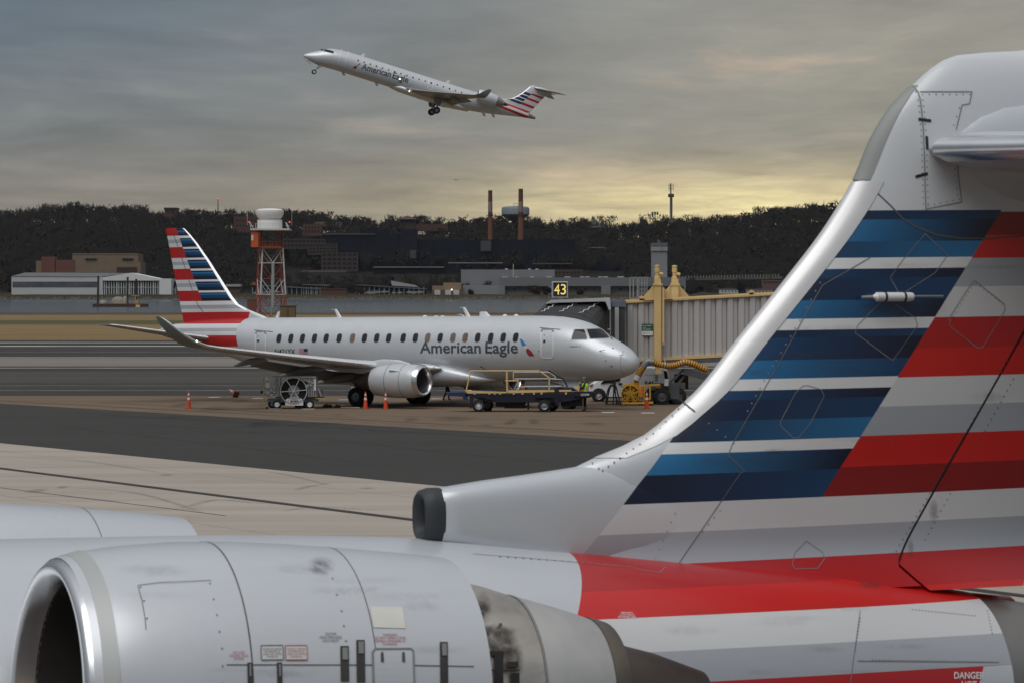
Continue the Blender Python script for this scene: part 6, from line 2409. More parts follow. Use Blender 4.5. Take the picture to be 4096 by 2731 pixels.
# baggage cart beyond the main wheels
by_ = 197.0
bc = thing('baggage_cart', 'pale baggage cart standing beyond the jet main wheels', 'cart', (W(1430, 1570, by_).x, by_, 0))
for y0, y1, x0, x1, ma in ((1526, 1533, 1398, 1440, M_WHITE), (1540, 1560, 1398, 1462, M_GREY), (1561, 1567, 1390, 1466, M_BLACK)):
    MB().bx(W(x0, 0, by_).x, W(x1, 0, by_).x, by_, by_ + 1.3, W(0, y1, by_).z, W(0, y0, by_).z).build('cart_deck' if ma is M_BLACK else 'cart_panel', ma, bc, world=True)
for x in (1399, 1436):
    MB().bx(W(x, 0, by_).x - .04, W(x, 0, by_).x + .04, by_, by_ + .08, W(0, 1562, by_).z, W(0, 1528, by_).z).build('cart_post', M_GREY, bc, world=True)
for x in (1402, 1452):
    wheel('cart_wheel', (W(x, 0, by_).x - bc.location.x, .1, .18), .18, .1, bc)
# ================================================================ fuel cart, belt loader, people
FY = 181.0


def f2(x, y, Y=FY):
    """pixel of an enlarged crop round the fuel cart"""
    return W(1000 + .3401 * x, 1400 + .3401 * y, Y)


cart = thing('fuel_cart', 'white aviation fuel hose cart with a big round hose reel beside the jet tail', 'fuel cart', (f2(515, 680).x, FY, 0))
M_CWH = mat('cart_white', (.52, .52, .50), .5, 0, var=.12, scale=5)
M_CGR = mat('cart_greygreen', (.16, .17, .16), .55, .2, var=.25, scale=5)
rc = f2(515, 470, FY - .1)
rl = MB().lathe([(-.12, .665), (-.12, .70), (-.06, .70), (-.06, .665)], rc, (0, 1, 0), 40).lathe([(.60, .665), (.60, .70), (.66, .70), (.66, .665)], rc, (0, 1, 0), 40).build('hose_reel', M_CWH, cart, world=True, smooth=40)
mb = MB()
for i in range(6):
    a = R(4 + 60 * i)
    mb.beam(rc + Vector((0, -.1, 0)), rc + Vector((.68 * math.cos(a), -.1, .68 * math.sin(a))), .045, .04, (0, 1, 0))
mb.lathe([(-.14, 0), (-.14, .07), (-.06, .07)], rc, (0, 1, 0), 12)
mb.build('reel_spokes', M_CWH, rl, world=True)
mb = MB()
mb.lathe([(-.03, .30), (-.04, .34), (0, .36), (-.03, .40), (-.04, .43), (0, .45), (-.03, .49), (-.04, .52), (0, .54), (-.03, .58), (-.04, .62), (.0, .655), (.5, .655), (.5, .3)], rc, (0, 1, 0), 40)
mb.build('coiled_hose', M_TYRE, rl, world=True, smooth=30)
MB().lathe([(.0, .0), (.0, .29), (-.02, .29), (-.02, .27)], rc, (0, 1, 0), 30).build('reel_drum', M_GREY, rl, world=True)
# frame
mb = MB()
zt_ = f2(0, 312).z
zd = f2(0, 545).z
x0, x1 = f2(160, 0).x, f2(870, 0).x
for y in (FY + .05, FY + 1.2):
    mb.beam((f2(260, 0).x, y, zt_), (f2(770, 0).x, y, zt_), .06, .05)
    for x in (305, 345, 700, 745, 772):
        mb.beam((f2(x, 0).x, y, zd), (f2(x, 0).x, y, zt_), .05, .05)
mb.beam((f2(260, 0).x, FY + .6, zt_ + .03), (f2(770, 0).x, FY + .6, zt_ + .03), 1.0, .04)
mb.build('cart_frame', M_CWH, cart, world=True)
MB().beam((f2(300, 0).x, FY - .1, zd), (f2(880, 0).x, FY - .1, zd), .1, .06).build('hose_bar', M_BLACK, cart, world=True)
MB().bx(f2(205, 0).x, f2(790, 0).x, FY, FY + 1.25, f2(0, 600).z, f2(0, 560).z).build('cart_deck', M_CGR, cart, world=True)
p = f2(207, 440, FY - .05)
MB().lathe([(0, .05), (.02, .11), (.06, .125), (.52, .125), (.58, .10), (.60, .06), (.68, .06), (.70, .03)], p, (0, 0, 1), 20, True, True).build('filter_bottle', M_WHITE, cart, world=True, smooth=40)
MB().bx(p.x - .06, p.x + .06, p.y - .13, p.y - .12, p.z + .32, p.z + .38).build('bottle_label', M_NAVYM, cart, world=True)
mb = MB()
for (xa, ya, xb, yb, r_) in ((210, 440, 210, 545, .075), (180, 490, 300, 490, .06), (260, 440, 262, 540, .05), (300, 330, 300, 480, .05), (240, 470, 330, 380, .03), (330, 400, 330, 545, .06), (690, 380, 690, 540, .06), (720, 330, 722, 540, .045), (800, 440, 842, 540, .05), (655, 350, 745, 385, .05)):
    mb.tube([f2(xa, ya, FY - .05), f2(xb, yb, FY - .05)], r_, 8)
for (x, y, r_) in ((215, 500, .11), (255, 470, .08), (290, 440, .07), (255, 530, .09), (670, 420, .10), (715, 410, .06)):
    mb.lathe([(-.1, r_ * .5), (-.08, r_), (.08, r_), (.1, r_ * .5)], f2(x, y, FY - .08), (0, 1, 0), 12, True, True)
mb.build('valves_and_pipes', M_GREY, cart, world=True, smooth=40, kind='stuff')
mb = MB()
for (x0_, y0_, x1_, y1_) in ((360, 380, 430, 540), (600, 360, 700, 540), (800, 465, 850, 540), (640, 385, 740, 395)):
    a, b = f2(x0_, y0_, FY + .4), f2(x1_, y1_, FY + .4)
    mb.bx(a.x, b.x, FY + .35, FY + .9, b.z, a.z)
mb.build('pump_housing', M_CGR, cart, world=True, kind='stuff')
a, b = f2(752, 335, FY - .1), f2(778, 470, FY - .1)
MB().bx(a.x, b.x, FY - .14, FY - .06, b.z, a.z).build('gauge_panel', M_WHITE, cart, world=True, bevel=.02)
a, b = f2(636, 298), f2(682, 312)
MB().bx(a.x, b.x, FY + .2, FY + .5, b.z, a.z).build('lamp_box', M_WHITE, cart, world=True)
MB().tube([f2(160, 330, FY - .1), f2(160, 625, FY - .1)], .035, 8).tube([f2(205, 552, FY - .14), f2(282, 556, FY - .14)], .02, 6).tube([f2(770, 560, FY - .14), f2(890, 560, FY - .14)], .02, 6).build('yellow_rail', mat('rail_yellow', (.50, .36, .12), .5, 0, var=.1), cart, world=True, smooth=40, kind='stuff')
pp = f2(520, 600, FY - .22)
w_, h_ = 210 * .3401 * m_per_src(FY) / 2, 84 * .3401 * m_per_src(FY) / 2
pts = [(pp.x - w_, pp.y, pp.z - h_), (pp.x + w_, pp.y, pp.z - h_)] + [(pp.x + w_ - .16 + .16 * math.cos(R(t)), pp.y, pp.z + h_ - .16 + .16 * math.sin(R(t))) for t in (0, 22, 45, 67, 90)] + [(pp.x - w_ + .16 + .16 * math.cos(R(t)), pp.y, pp.z + h_ - .16 + .16 * math.sin(R(t))) for t in (90, 112, 135, 157, 180)]
sgp = MB().prism(pts, (0, .03, 0)).build('sign_plate', M_WHITE, cart, world=True)
sx = lambda v: 1000 + .3401 * v
sy = lambda v: 1400 + .3401 * v
flat_text(['FLAMMABLE'], sx(478), sx(568), sy(562), sy(579), FY - .226, 'sign_print', M_REDMK, sgp, bold=.02)
a, b = f2(476, 583, FY - .224), f2(570, 605, FY - .224)
MB().bx(a.x, b.x, FY - .226, FY - .222, b.z, a.z).build('fuel_grade_plate', M_BLACK, sgp, world=True)
flat_text(['JET A'], sx(494), sx(558), sy(585), sy(604), FY - .23, 'sign_print', M_REFL, sgp, bold=.03)
flat_text(['NO SMOKING'], sx(474), sx(572), sy(608), sy(629), FY - .226, 'sign_print', M_REDMK, sgp, bold=.02)
MB().bx(f2(470, 0).x, f2(580, 0).x, FY - .2, FY - .1, f2(0, 550).z, f2(0, 538).z).build('sign_bracket', M_CWH, cart, world=True)
for x in (320, 705):
    p = f2(x, 635)
    for dy in (-.1, 1.15):
        wheel('cart_wheel', (p.x - cart.location.x + (-.32 if dy > 1 else 0), dy, .235), .235, .17, cart, rim=.62, ma_rim=M_WHITE)
MB().beam((f2(320, 0).x, FY + .5, .26), (f2(705, 0).x, FY + .5, .26), .6, .16).bx(f2(525, 0).x, f2(660, 0).x, FY + .1, FY + .5, .03, .16).build('axle_beam', M_BLACK, cart, world=True)
mb = MB()
mb.bx(f2(120, 0).x, f2(150, 0).x, FY + .3, FY + .6, f2(0, 505).z, f2(0, 470).z).bx(f2(190, 0).x, f2(215, 0).x, FY - .2, FY + .1, 0.0, .1)
mb.build('wheel_chock', M_BLACK, cart, world=True)

# ---------------------------------------------------------------- belt loader
LY = 176.0


def f3(x, y, Y=LY):
    return W(1600 + .4354 * x, 1200 + .4354 * y, Y)


ld = thing('belt_loader', 'dark blue baggage belt loader with yellow handrails parked under the jet', 'belt loader', (f3(1020, 1010).x, LY, 0))


def rail(pts, r_, nm, ma, dy=0.0, par=ld):
    return MB().tube([f3(x, y, LY + dy) for x, y in pts], r_, 7).build(nm, ma, par, world=True, smooth=40)


rail([(605, 838), (628, 740), (648, 648), (655, 645), (1275, 645), (1283, 648), (1368, 706), (1372, 715), (1370, 835)], .036, 'handrail', M_YEL)
rail([(980, 645), (985, 840)], .05, 'handrail_post', M_YEL)
rail([(965, 736), (1090, 736)], .03, 'handrail_post', M_YEL)
rail([(620, 735), (632, 735)], .03, 'handrail_post', M_YEL)
for d in (1.3,):
    rail([(1042, 655), (1042, 740)], .03, 'far_handrail', M_YEL, d)
    rail([(1042, 655), (1355, 655), (1380, 662), (1425, 695), (1430, 712), (1410, 716), (1050, 718)], .024, 'far_handrail', M_REFL, d)
    rail([(1085, 712), (1085, 798)], .028, 'far_handrail', M_YEL, d)
    rail([(1085, 790), (1500, 784), (1502, 722), (1400, 720)], .022, 'far_handrail', M_REFL, d)
rail([(1365, 642), (1440, 690), (1500, 720), (1540, 790)], .04, 'strut', M_BLACK, .5)
rail([(1375, 746), (1500, 780)], .035, 'strut', M_BLACK, .2)
a, b = f3(605, 850), f3(1585, 822)
MB().prism([f3(600, 838), f3(615, 825), f3(980, 836), f3(990, 822), f3(1570, 818), f3(1582, 832), f3(1000, 848), f3(615, 850)], (0, 1.4, 0)).build('belt_frame', M_YEL, ld, world=True)
bl = MB().prism([f3(620, 826, LY + .15), f3(1560, 812, LY + .15), f3(1560, 822, LY + .15), f3(620, 838, LY + .15)], (0, 1.1, 0)).build('conveyor_belt', M_TYRE, ld, world=True)
mb = MB()
mb.prism([f3(600, 850), f3(1480, 842), f3(1790, 838), f3(1785, 880), f3(1480, 935), f3(820, 935), f3(640, 880), f3(600, 880)], (0, 1.7, 0))
mb.build('chassis', M_NAVYM, ld, world=True, bevel=.02)
MB().prism([f3(420, 842), f3(600, 838), f3(620, 850), f3(620, 915), f3(580, 905), f3(575, 880), f3(450, 875)], (0, .8, 0)).build('tow_end', mat('loader_blue', (.014, .026, .085), .5, 0, var=.2), ld, world=True)
MB().prism([f3(640, 872, LY - .12), f3(825, 872, LY - .12), f3(845, 910, LY - .12), f3(800, 905, LY - .12), f3(770, 890, LY - .12), f3(680, 890, LY - .12), f3(655, 990, LY - .12), f3(640, 985, LY - .12)], (0, .5, 0)).build('mudguard', M_NAVYM, ld, world=True)
MB().prism([f3(1240, 872, LY - .12), f3(1460, 872, LY - .12), f3(1470, 965, LY - .12), f3(1440, 965, LY - .12), f3(1400, 890, LY - .12), f3(1250, 890, LY - .12)], (0, .5, 0)).build('mudguard', M_NAVYM, ld, world=True)
MB().bx(f3(880, 0).x, f3(960, 0).x, LY + .2, LY + 1.2, f3(0, 975).z, f3(0, 885).z).bx(f3(960, 0).x, f3(1150, 0).x, LY + .3, LY + 1.1, f3(0, 990).z, f3(0, 900).z).bx(f3(1480, 0).x, f3(1680, 0).x, LY + .3, LY + 1.4, f3(0, 970).z, f3(0, 870).z).build('engine_box', mat('engine_black', (.012, .012, .015), .6, .1, var=.3, scale=6), ld, world=True, bevel=.02, kind='stuff')
MB().prism([f3(1400, 822, LY + .3), f3(1420, 800, LY + .3), f3(1470, 792, LY + .3), f3(1590, 798, LY + .3), f3(1640, 830, LY + .3)], (0, .9, 0)).build('driver_cowl', M_NAVYM, ld, world=True, bevel=.03)
MB().bx(f3(1592, 0).x, f3(1650, 0).x, LY + .7, LY + 1.2, f3(0, 830).z, f3(0, 792).z).build('battery_box', M_YEL, ld, world=True)
MB().bx(f3(1640, 0).x, f3(1690, 0).x, LY - .05, LY + .1, f3(0, 832).z, f3(0, 824).z).build('marker_lamp', mat('marker_red', (.6, .06, .04), .4, 0), ld, world=True)
MB().prism([f3(1600, 832, LY - .1), f3(1775, 836, LY - .1), f3(1772, 878, LY - .1), f3(1600, 876, LY - .1)], (0, .12, 0)).build('end_plate', M_NAVYM, ld, world=True)
flat_text(['LD299'], 1600 + .4354 * 1662, 1600 + .4354 * 1738, 1200 + .4354 * 849, 1200 + .4354 * 875, LY - .11, 'fleet_number', M_REFL, ld, bold=.02)
a, b = f3(1418, 818, LY - .01), f3(1460, 833, LY - .01)
MB().bx(a.x, b.x, LY - .03, LY - .01, b.z, a.z).build('data_plate', M_BLACK, ld, world=True)
mb = MB()
for x in (685, 820, 870, 920, 1045, 1125, 1230, 1300, 1525):
    p = f3(x, 850, LY - .05)
    mb.bx(p.x - .05, p.x + .05, LY - .06, LY + .02, p.z - .06, p.z + .06)
mb.build('brackets', mat('worn_yellow', (.50, .36, .18), .6, .1, var=.15, scale=4), ld, world=True, kind='stuff')
for x, ma in ((722, M_WHITE), (1325, M_STRUT)):
    p = f3(x, 960)
    wheel('front_wheel' if x < 1000 else 'rear_wheel', (p.x - ld.location.x, .02, .315), .315, .24, ld, rim=.66, ma_rim=ma)
    wheel('front_wheel' if x < 1000 else 'rear_wheel', (p.x - ld.location.x + .42, 1.55, .315), .315, .24, ld, rim=.66, ma_rim=M_STRUT)
    if x < 1000:
        mb = MB()
        for i in range(8):
            a = 2 * math.pi * i / 8
            mb.lathe([(-.125, .0), (-.125, .025), (-.11, .03)], (p.x + .13 * math.cos(a), LY + .02, .315 + .13 * math.sin(a)), (0, 1, 0), 6)
        mb.build('hub_holes', M_BLACK, ld, world=True, kind='stuff')
MB().beam(f3(1178, 930, LY + .4), f3(1178, 1000, LY + .4), .09, .09).bx(f3(1155, 0).x, f3(1202, 0).x, LY + .3, LY + .55, 0, .07).build('support_leg', M_BLACK, ld, world=True)
MB().bx(f3(800, 0).x, f3(842, 0).x, LY + .9, LY + 1.2, 0, .11).build('wheel_chock', M_BLACK, ld, world=True)
# curved white scoop at the far end of the belt
MB().prism([f3(1040, 812, LY + 3), f3(1078, 742, LY + 3), f3(1085, 750, LY + 3), f3(1060, 812, LY + 3)], (0, .1, 0)).build('belt_end_shield', M_GREY, ld, world=True)

# ---------------------------------------------------------------- people
M_SKINP = mat('skin', (.32, .19, .13), .6, 0, var=.06)


def person(label, loc, face, J, layers, group=None, scale=1.0, hat=None, vest=None):
    """J: joints in metres, facing +x; the body is one skinned surface, coloured in layers by height and limb"""
    t = thing('person', label, 'person', loc, face, group)
    names = list(J)
    idx = {n: i for i, n in enumerate(names)}
    rad = dict(pelvis=.135, chest=.155, waist=.13, neck=.055, jaw=.075, head=.098, crown=.07, nose=.02, sh_l=.075, sh_r=.075, el_l=.05, el_r=.05, wr_l=.034, wr_r=.034, hd_l=.036, hd_r=.036,
               hip_l=.10, hip_r=.10, kn_l=.065, kn_r=.065, an_l=.045, an_r=.045, to_l=.04, to_r=.04)
    ed = [('pelvis', 'waist'), ('waist', 'chest'), ('chest', 'neck'), ('neck', 'jaw'), ('jaw', 'head'), ('head', 'crown'), ('head', 'nose')]
    for s_ in 'lr':
        ed += [('chest', 'sh_' + s_), ('sh_' + s_, 'el_' + s_), ('el_' + s_, 'wr_' + s_), ('wr_' + s_, 'hd_' + s_), ('pelvis', 'hip_' + s_), ('hip_' + s_, 'kn_' + s_), ('kn_' + s_, 'an_' + s_), ('an_' + s_, 'to_' + s_)]
        h, w = V3(J['hd_' + s_]), V3(J['wr_' + s_])
        d = (h - w).normalized()
        sd = d.cross(Vector((0, 0, 1)) if abs(d.z) < .9 else Vector((1, 0, 0))).normalized()
        for k_, (o, ln) in enumerate(((-.033, .075), (-.012, .09), (.010, .085), (.030, .068))):
            nm, n2 = f'f{k_}a_{s_}', f'f{k_}b_{s_}'
            J[nm] = tuple(h + sd * o + d * ln * .55)
            J[n2] = tuple(h + sd * o * 1.15 + d * ln + d.cross(sd) * .015)
            rad[nm], rad[n2] = .011, .009
            ed += [('hd_' + s_, nm), (nm, n2)]
        J[f'th_{s_}'] = tuple(w + d * .05 - sd * .06)
        rad[f'th_{s_}'] = .011
        ed.append(('wr_' + s_, f'th_{s_}'))
    names = list(J)
    idx = {n: i for i, n in enumerate(names)}
    me = bpy.data.meshes.new('person_body')
    me.from_pydata([tuple(c * scale for c in J[n]) for n in names], [(idx[a], idx[b]) for a, b in ed], [])
    o = bpy.data.objects.new('person_body', me)
    COL.objects.link(o)
    md = o.modifiers.new('skin', 'SKIN')
    md.use_smooth_shade = True
    for i, n in enumerate(names):
        sv = me.skin_vertices[0].data[i]
        sv.radius = (rad[n] * scale,) * 2
        sv.use_root = (n == 'pelvis')
    o.modifiers.new('subdivision', 'SUBSURF').render_levels = 1
    o.modifiers['subdivision'].levels = 1
    bpy.context.view_layer.update()
    me2 = bpy.data.meshes.new_from_object(o.evaluated_get(bpy.context.evaluated_depsgraph_get()))
    bpy.data.objects.remove(o)
    body = bpy.data.objects.new('body', me2)
    COL.objects.link(body)
    body.parent = t
    me2.materials.clear()
    ms = [M_SKINP] + [l[1] for l in layers]
    for m_ in ms:
        me2.materials.append(m_)
    pts = {n: V3(J[n]) * scale for n in names}
    for p in me2.polygons:
        c = p.center
        best = min(names, key=lambda n: (pts[n] - c).length - rad[n] * scale)
        mi = 0
        for li, l in enumerate(layers):
            if best.split('_')[0] in l[0]:
                mi = li + 1
        p.material_index = mi
        p.use_smooth = True
    hd = pts['head']
    fd = (pts['nose'] - hd)
    fd = Vector((fd.x, fd.y, 0)).normalized()
    sdv = Vector((-fd.y, fd.x, 0))
    for s_ in (-1, 1):
        MB().lathe([(-.012, .003), (0, .012), (.008, .0)], hd + fd * .088 + sdv * .034 * s_ + Vector((0, 0, .012)), fd, 8).build('eye', M_BLACK, body)
        MB().lathe([(0, .005), (.01, .028), (.025, .02)], hd + sdv * .09 * s_, sdv * s_, 8, True, True).build('ear', M_SKINP, body, smooth=50)
    MB().beam(hd + fd * .088 - sdv * .022 - Vector((0, 0, .055)), hd + fd * .088 + sdv * .022 - Vector((0, 0, .055)), .01, .008).build('mouth', mat('lip', (.22, .09, .07), .6), body)
    if hat:
        mb = MB()
        mb.lathe([(.02, .108), (.05, .112), (.09, .100), (.125, .06), (.14, .0)], hd - Vector((0, 0, .01)), (0, 0, 1), 18)
        mb.build('beanie', hat, t, smooth=60)
    if vest:
        vm, refl = vest
        wst, ch, nk = pts['waist'], pts['chest'], pts['neck']
        lo = wst - Vector((0, 0, .14 * scale))
        rings = []
        for q_, a_, b_ in ((lo, .165, .20), (wst, .16, .195), (ch.lerp(wst, .4), .175, .21), (ch, .18, .22), (ch + (nk - ch) * .45, .155, .20), (ch + (nk - ch) * .8, .09, .12)):
            rings.append([tuple(q_ + fd * (a_ * scale * math.cos(u)) + sdv * (b_ * scale * math.sin(u))) for u in [2 * math.pi * i / 18 for i in range(18)]])
        v_ = MB().loft(rings, False, False).build('vest', vm, t, smooth=60)
        for q0, q1 in ((0, .35), ):
            mid = [Vector(r).lerp(Vector(r2), .55) for r, r2 in zip(rings[1], rings[2])]
            mid2 = [Vector(r).lerp(Vector(r2), .95) for r, r2 in zip(rings[1], rings[2])]
            cc_ = wst.lerp(ch, .3)
            ex = lambda r: [tuple(p_ + (p_ - cc_) * .03) for p_ in r]
            MB().loft([ex(mid), ex(mid2)], False, False).build('reflective_band', refl, v_, smooth=60)
        for s_ in (-1, 1):
            a_ = ch + sdv * .10 * s_ * scale
            MB().beam(wst + fd * -.17 * scale + sdv * .10 * s_ * scale, ch + fd * -.185 * scale + sdv * .10 * s_ * scale, .05, .012, tuple(fd)).build('reflective_band', refl, v_)
    return t


M_JACK = mat('dark_jacket', (.022, .024, .024), .85, 0, var=.25, scale=9)
M_TROU = mat('black_trousers', (.010, .010, .012), .85, 0, var=.2, scale=9)
M_SHOE = mat('grey_shoes', (.18, .17, .16), .8, 0, var=.2)
M_HIVIS = mat('hi_vis_yellow', (.42, .72, .02), .6, 0, var=.05)
M_HIOR = mat('hi_vis_orange', (.72, .10, .02), .6, 0, var=.05)
M_SILV = mat('silver_tape', (.55, .57, .55), .4, .2)
stand = dict(pelvis=(0, 0, .92), waist=(.0, 0, 1.05), chest=(-.01, 0, 1.30), neck=(.02, 0, 1.47), jaw=(.05, 0, 1.54), head=(.05, 0, 1.62), crown=(.04, 0, 1.67), nose=(.15, 0, 1.61),
             sh_l=(-.01, .19, 1.40), sh_r=(-.01, -.19, 1.40), el_l=(.10, .26, 1.15), el_r=(.14, -.25, 1.14), wr_l=(.26, .12, 1.34), wr_r=(.38, -.16, 1.10), hd_l=(.24, .07, 1.42), hd_r=(.45, -.14, 1.12),
             hip_l=(0, .09, .86), hip_r=(0, -.09, .86), kn_l=(.03, .10, .48), kn_r=(.01, -.10, .48), an_l=(-.01, .10, .08), an_r=(-.03, -.10, .08), to_l=(.15, .11, .04), to_r=(.13, -.11, .04))
OUT = (('sh', 'el', 'wr', 'chest', 'waist', 'neck'), M_JACK)
LEGS = (('pelvis', 'hip', 'kn'), M_TROU)
FEET = (('an', 'to'), M_SHOE)
person('worker in yellow hi-vis vest and grey beanie standing by the belt loader', (W(2340, 1642, 177.6).x, 177.4, 0), R(172), dict(stand), [OUT, LEGS, FEET], 'ramp workers around the jet', 1.0, mat('grey_knit', (.10, .12, .13), .9, 0, var=.2, scale=20), (M_HIVIS, M_SILV))
crouch = dict(stand)
crouch.update(pelvis=(-.05, 0, .50), waist=(.02, 0, .62), chest=(.12, 0, .85), neck=(.18, 0, 1.02), jaw=(.22, 0, 1.08), head=(.23, 0, 1.16), crown=(.22, 0, 1.21), nose=(.33, 0, 1.14), sh_l=(.12, .19, .95), sh_r=(.12, -.19, .95),
              el_l=(.22, .25, .70), el_r=(.22, -.25, .70), wr_l=(.42, .16, .66), wr_r=(.42, -.16, .66), hd_l=(.49, .13, .66), hd_r=(.49, -.13, .66), hip_l=(-.03, .10, .46), hip_r=(-.03, -.10, .46), kn_l=(.34, .12, .45), kn_r=(.22, -.12, .10),
              an_l=(.20, .12, .08), an_r=(-.20, -.12, .10), to_l=(.35, .13, .04), to_r=(-.22, -.12, .03))
person('worker in orange hi-vis vest and dark cap crouching beyond the belt loader', (W(2110, 1600, 180.5).x, 181.5, 0), R(200), crouch, [OUT, LEGS, FEET], 'ramp workers around the jet', 1.12, M_BLACK, (M_HIOR, M_SILV))
walk = dict(stand)
walk.update(kn_l=(.14, .10, .50), an_l=(.10, .10, .09), to_l=(.26, .10, .05), kn_r=(-.05, -.10, .48), an_r=(-.24, -.10, .10), to_r=(-.10, -.10, .04), el_l=(-.04, .27, 1.12), wr_l=(.06, .27, .90), hd_l=(.09, .27, .82), el_r=(.02, -.27, 1.12), wr_r=(.16, -.26, .92), hd_r=(.2, -.25, .84))
person('worker in dark clothes walking under the jet belly, only the legs in view', (W(1788, 1598, 194.5).x, 194.5, 0), R(8), walk, [OUT, LEGS, (('an', 'to'), M_TROU)], 'ramp workers around the jet', 1.0, M_BLACK)
# ================================================================ radar tower on the field, the river barge, and the buildings of the far bank
M_TRED = mat('tower_red', (.27, .055, .028), .6, .1, var=.2, scale=1)
M_TWHT = mat('tower_white', (.55, .55, .54), .6, .1, var=.1, scale=1)
M_DOME = mat('radome_white', (.74, .74, .74), .5, 0, var=.04, scale=.5)
TY = 807.0


def tw(x, y, Y=TY):
    """pixel of an enlarged crop round the tower"""
    return W(900 + .4363 * x, 750 + .4363 * y, Y)


tower = thing('radar_tower', 'red and white lattice radar tower with white drum radome and orange cabin', 'radar tower', (tw(410, 1190).x, TY, 0))
m_ = m_per_src(TY) * .4363
cx = tw(410, 0).x
levels = [555, 690, 835, 980, 1085, 1205]
half_b = {555: 103, 690: 110, 835: 118, 980: 125, 1085: 131, 1205: 138}
zl = [tw(0, y).z for y in levels]
hw = [half_b[y] * m_ * .92 for y in levels]
corners = [(-1, -1), (1, -1), (1, 1), (-1, 1)]
ROT = R(14)


def cp(i, k):
    x, y = corners[k][0] * hw[i], corners[k][1] * hw[i]
    return Vector((cx + x * math.cos(ROT) - y * math.sin(ROT), TY + 4 + x * math.sin(ROT) + y * math.cos(ROT), zl[i]))


for i in range(len(levels) - 1):
    ma = M_TWHT if i in (0, 2) else M_TRED
    for k in range(4):
        MB().tube([cp(i, k), cp(i + 1, k)], .17, 6).build('tower_leg', (M_TWHT if (k in (1, 0) and i < 3) else M_TRED), tower, world=True)
    mb = MB()
    for k in range(4):
        a, b, c, d = cp(i, k), cp(i, (k + 1) % 4), cp(i + 1, k), cp(i + 1, (k + 1) % 4)
        mb.tube([a, (c + d) / 2], .09, 5).tube([b, (c + d) / 2], .09, 5).tube([c, d], .10, 5)
    mb.build('tower_bracing', ma, tower, world=True, kind='stuff')
top = zl[0]
zp = tw(0, 385).z
MB().bx(cx - 105 * m_, cx + 108 * m_, TY + .2, TY + 8, top, top + .5).build('lower_deck', M_TRED, tower, world=True)
mb = MB()
for k in range(4):
    a = cp(0, k)
    mb.tube([a, (a.x, a.y, zp)], .14, 6)
for (xx, ya, yb) in ((300, 385, 550), (330, 385, 550), (470, 400, 550), (440, 480, 550), (410, 480, 550)):
    mb.tube([tw(xx, ya, TY + 2), tw(xx, yb, TY + 2)], .10, 5)
for ya in (495, 520, 545):
    mb.tube([tw(305, ya, TY + .2), tw(515, ya, TY + .2)], .06, 5)
mb.build('tower_frame', M_TRED, tower, world=True, kind='stuff')
a, b = tw(240, 410, TY), tw(305, 545, TY)
MB().bx(a.x, b.x, TY - .5, TY + 5, b.z, a.z).build('orange_cabin', mat('cabin_orange', (.50, .085, .015), .5, 0, var=.08), tower, world=True)
a, b = tw(242, 435, TY), tw(262, 485, TY)
MB().bx(a.x, b.x, TY - .6, TY - .5, b.z, a.z).build('cabin_window', M_TWHT, tower, world=True)
a, b = tw(235, 376), tw(588, 390)
MB().bx(a.x, b.x, TY - 1, TY + 8.5, b.z, a.z).build('upper_deck', M_TWHT, tower, world=True)
mb = MB()
for y in (332, 350, 368):
    mb.tube([tw(280, y, TY - 1), tw(528, y, TY - 1)], .045, 5)
for x in range(280, 540, 22):
    mb.tube([tw(x, 328, TY - 1), tw(x, 378, TY - 1)], .05, 5)
for x0, x1 in ((225, 262), (555, 590)):
    mb.tube([tw(x0, 318, TY + 2), tw(240 if x0 < 300 else 580, 380, TY + 2)], .08, 5).tube([tw(x0 + 8, 322, TY + 2), tw(x1, 380, TY + 2)], .07, 5).tube([tw(x0, 350, TY + 2), tw(x1, 352, TY + 2)], .06, 5).tube([tw(x0 + 5, 378, TY + 2), tw(x1 + 8, 378, TY + 2)], .06, 5)
for x, y0 in ((204, 170), (347, 170), (468, 160), (612, 170)):
    mb.tube([tw(x, y0, TY + 2), tw(x, 345, TY + 2)], .035, 4)
mb.build('deck_railing', M_TWHT, tower, world=True, kind='stuff')
cz = tw(410, 380, TY + 4)
MB().lathe([(0, 115 * m_), (85 * m_, 115 * m_)], cz, (0, 0, 1), 28, True, True).build('drum_base', M_DOME, tower, world=True, smooth=40)
f_ = lambda v: (380 - v) * m_
MB().lathe([(f_(290), 95 * m_), (f_(275), 112 * m_), (f_(245), 127 * m_), (f_(215), 130 * m_), (f_(208), 129 * m_), (f_(196), 100 * m_), (f_(192), 60 * m_), (f_(190), 2 * m_)], cz, (0, 0, 1), 36, True, False).build('radome', M_DOME, tower, world=True, smooth=40)
for x, y in ((222, 316), (592, 316), (352, 314)):
    MB().lathe([(-.18, .08), (0, .2), (.18, .08)], tw(x, y, TY + 1.5), (0, 0, 1), 8, True, True).build('obstruction_light', mat('red_lamp_lit', (.9, .10, .06), .4, 0, emit=.9), tower, world=True)
MB().tube([tw(440, 690), tw(440, 1100)], .35, 6).tube([tw(425, 800), tw(428, 1205)], .12, 5).build('cable_riser', M_GREY, tower, world=True)
a, b = tw(250, 866), tw(280, 890)
MB().bx(a.x, b.x, TY - .4, TY + .5, b.z, a.z).build('relay_box', M_TRED, tower, world=True)
eb = thing('equipment_shed', 'tan flat-roofed equipment shed at the foot of the radar tower', 'shed', (tw(590, 1190, TY - 3).x, TY - 3, 0))
a, b = tw(505, 1088, TY - 3), tw(640, 1215, TY - 3)
MB().bx(a.x, b.x, TY - 3, TY + 2, 0, a.z).build('wall', mat('shed_tan', (.14, .095, .045), .8, 0, var=.1, scale=.6), eb, world=True)
MB().bx(a.x - .15, b.x + .15, TY - 3.15, TY + 2.1, a.z, a.z + .25).build('roof', mat('shed_roof', (.10, .075, .045), .8, 0, var=.1), eb, world=True)
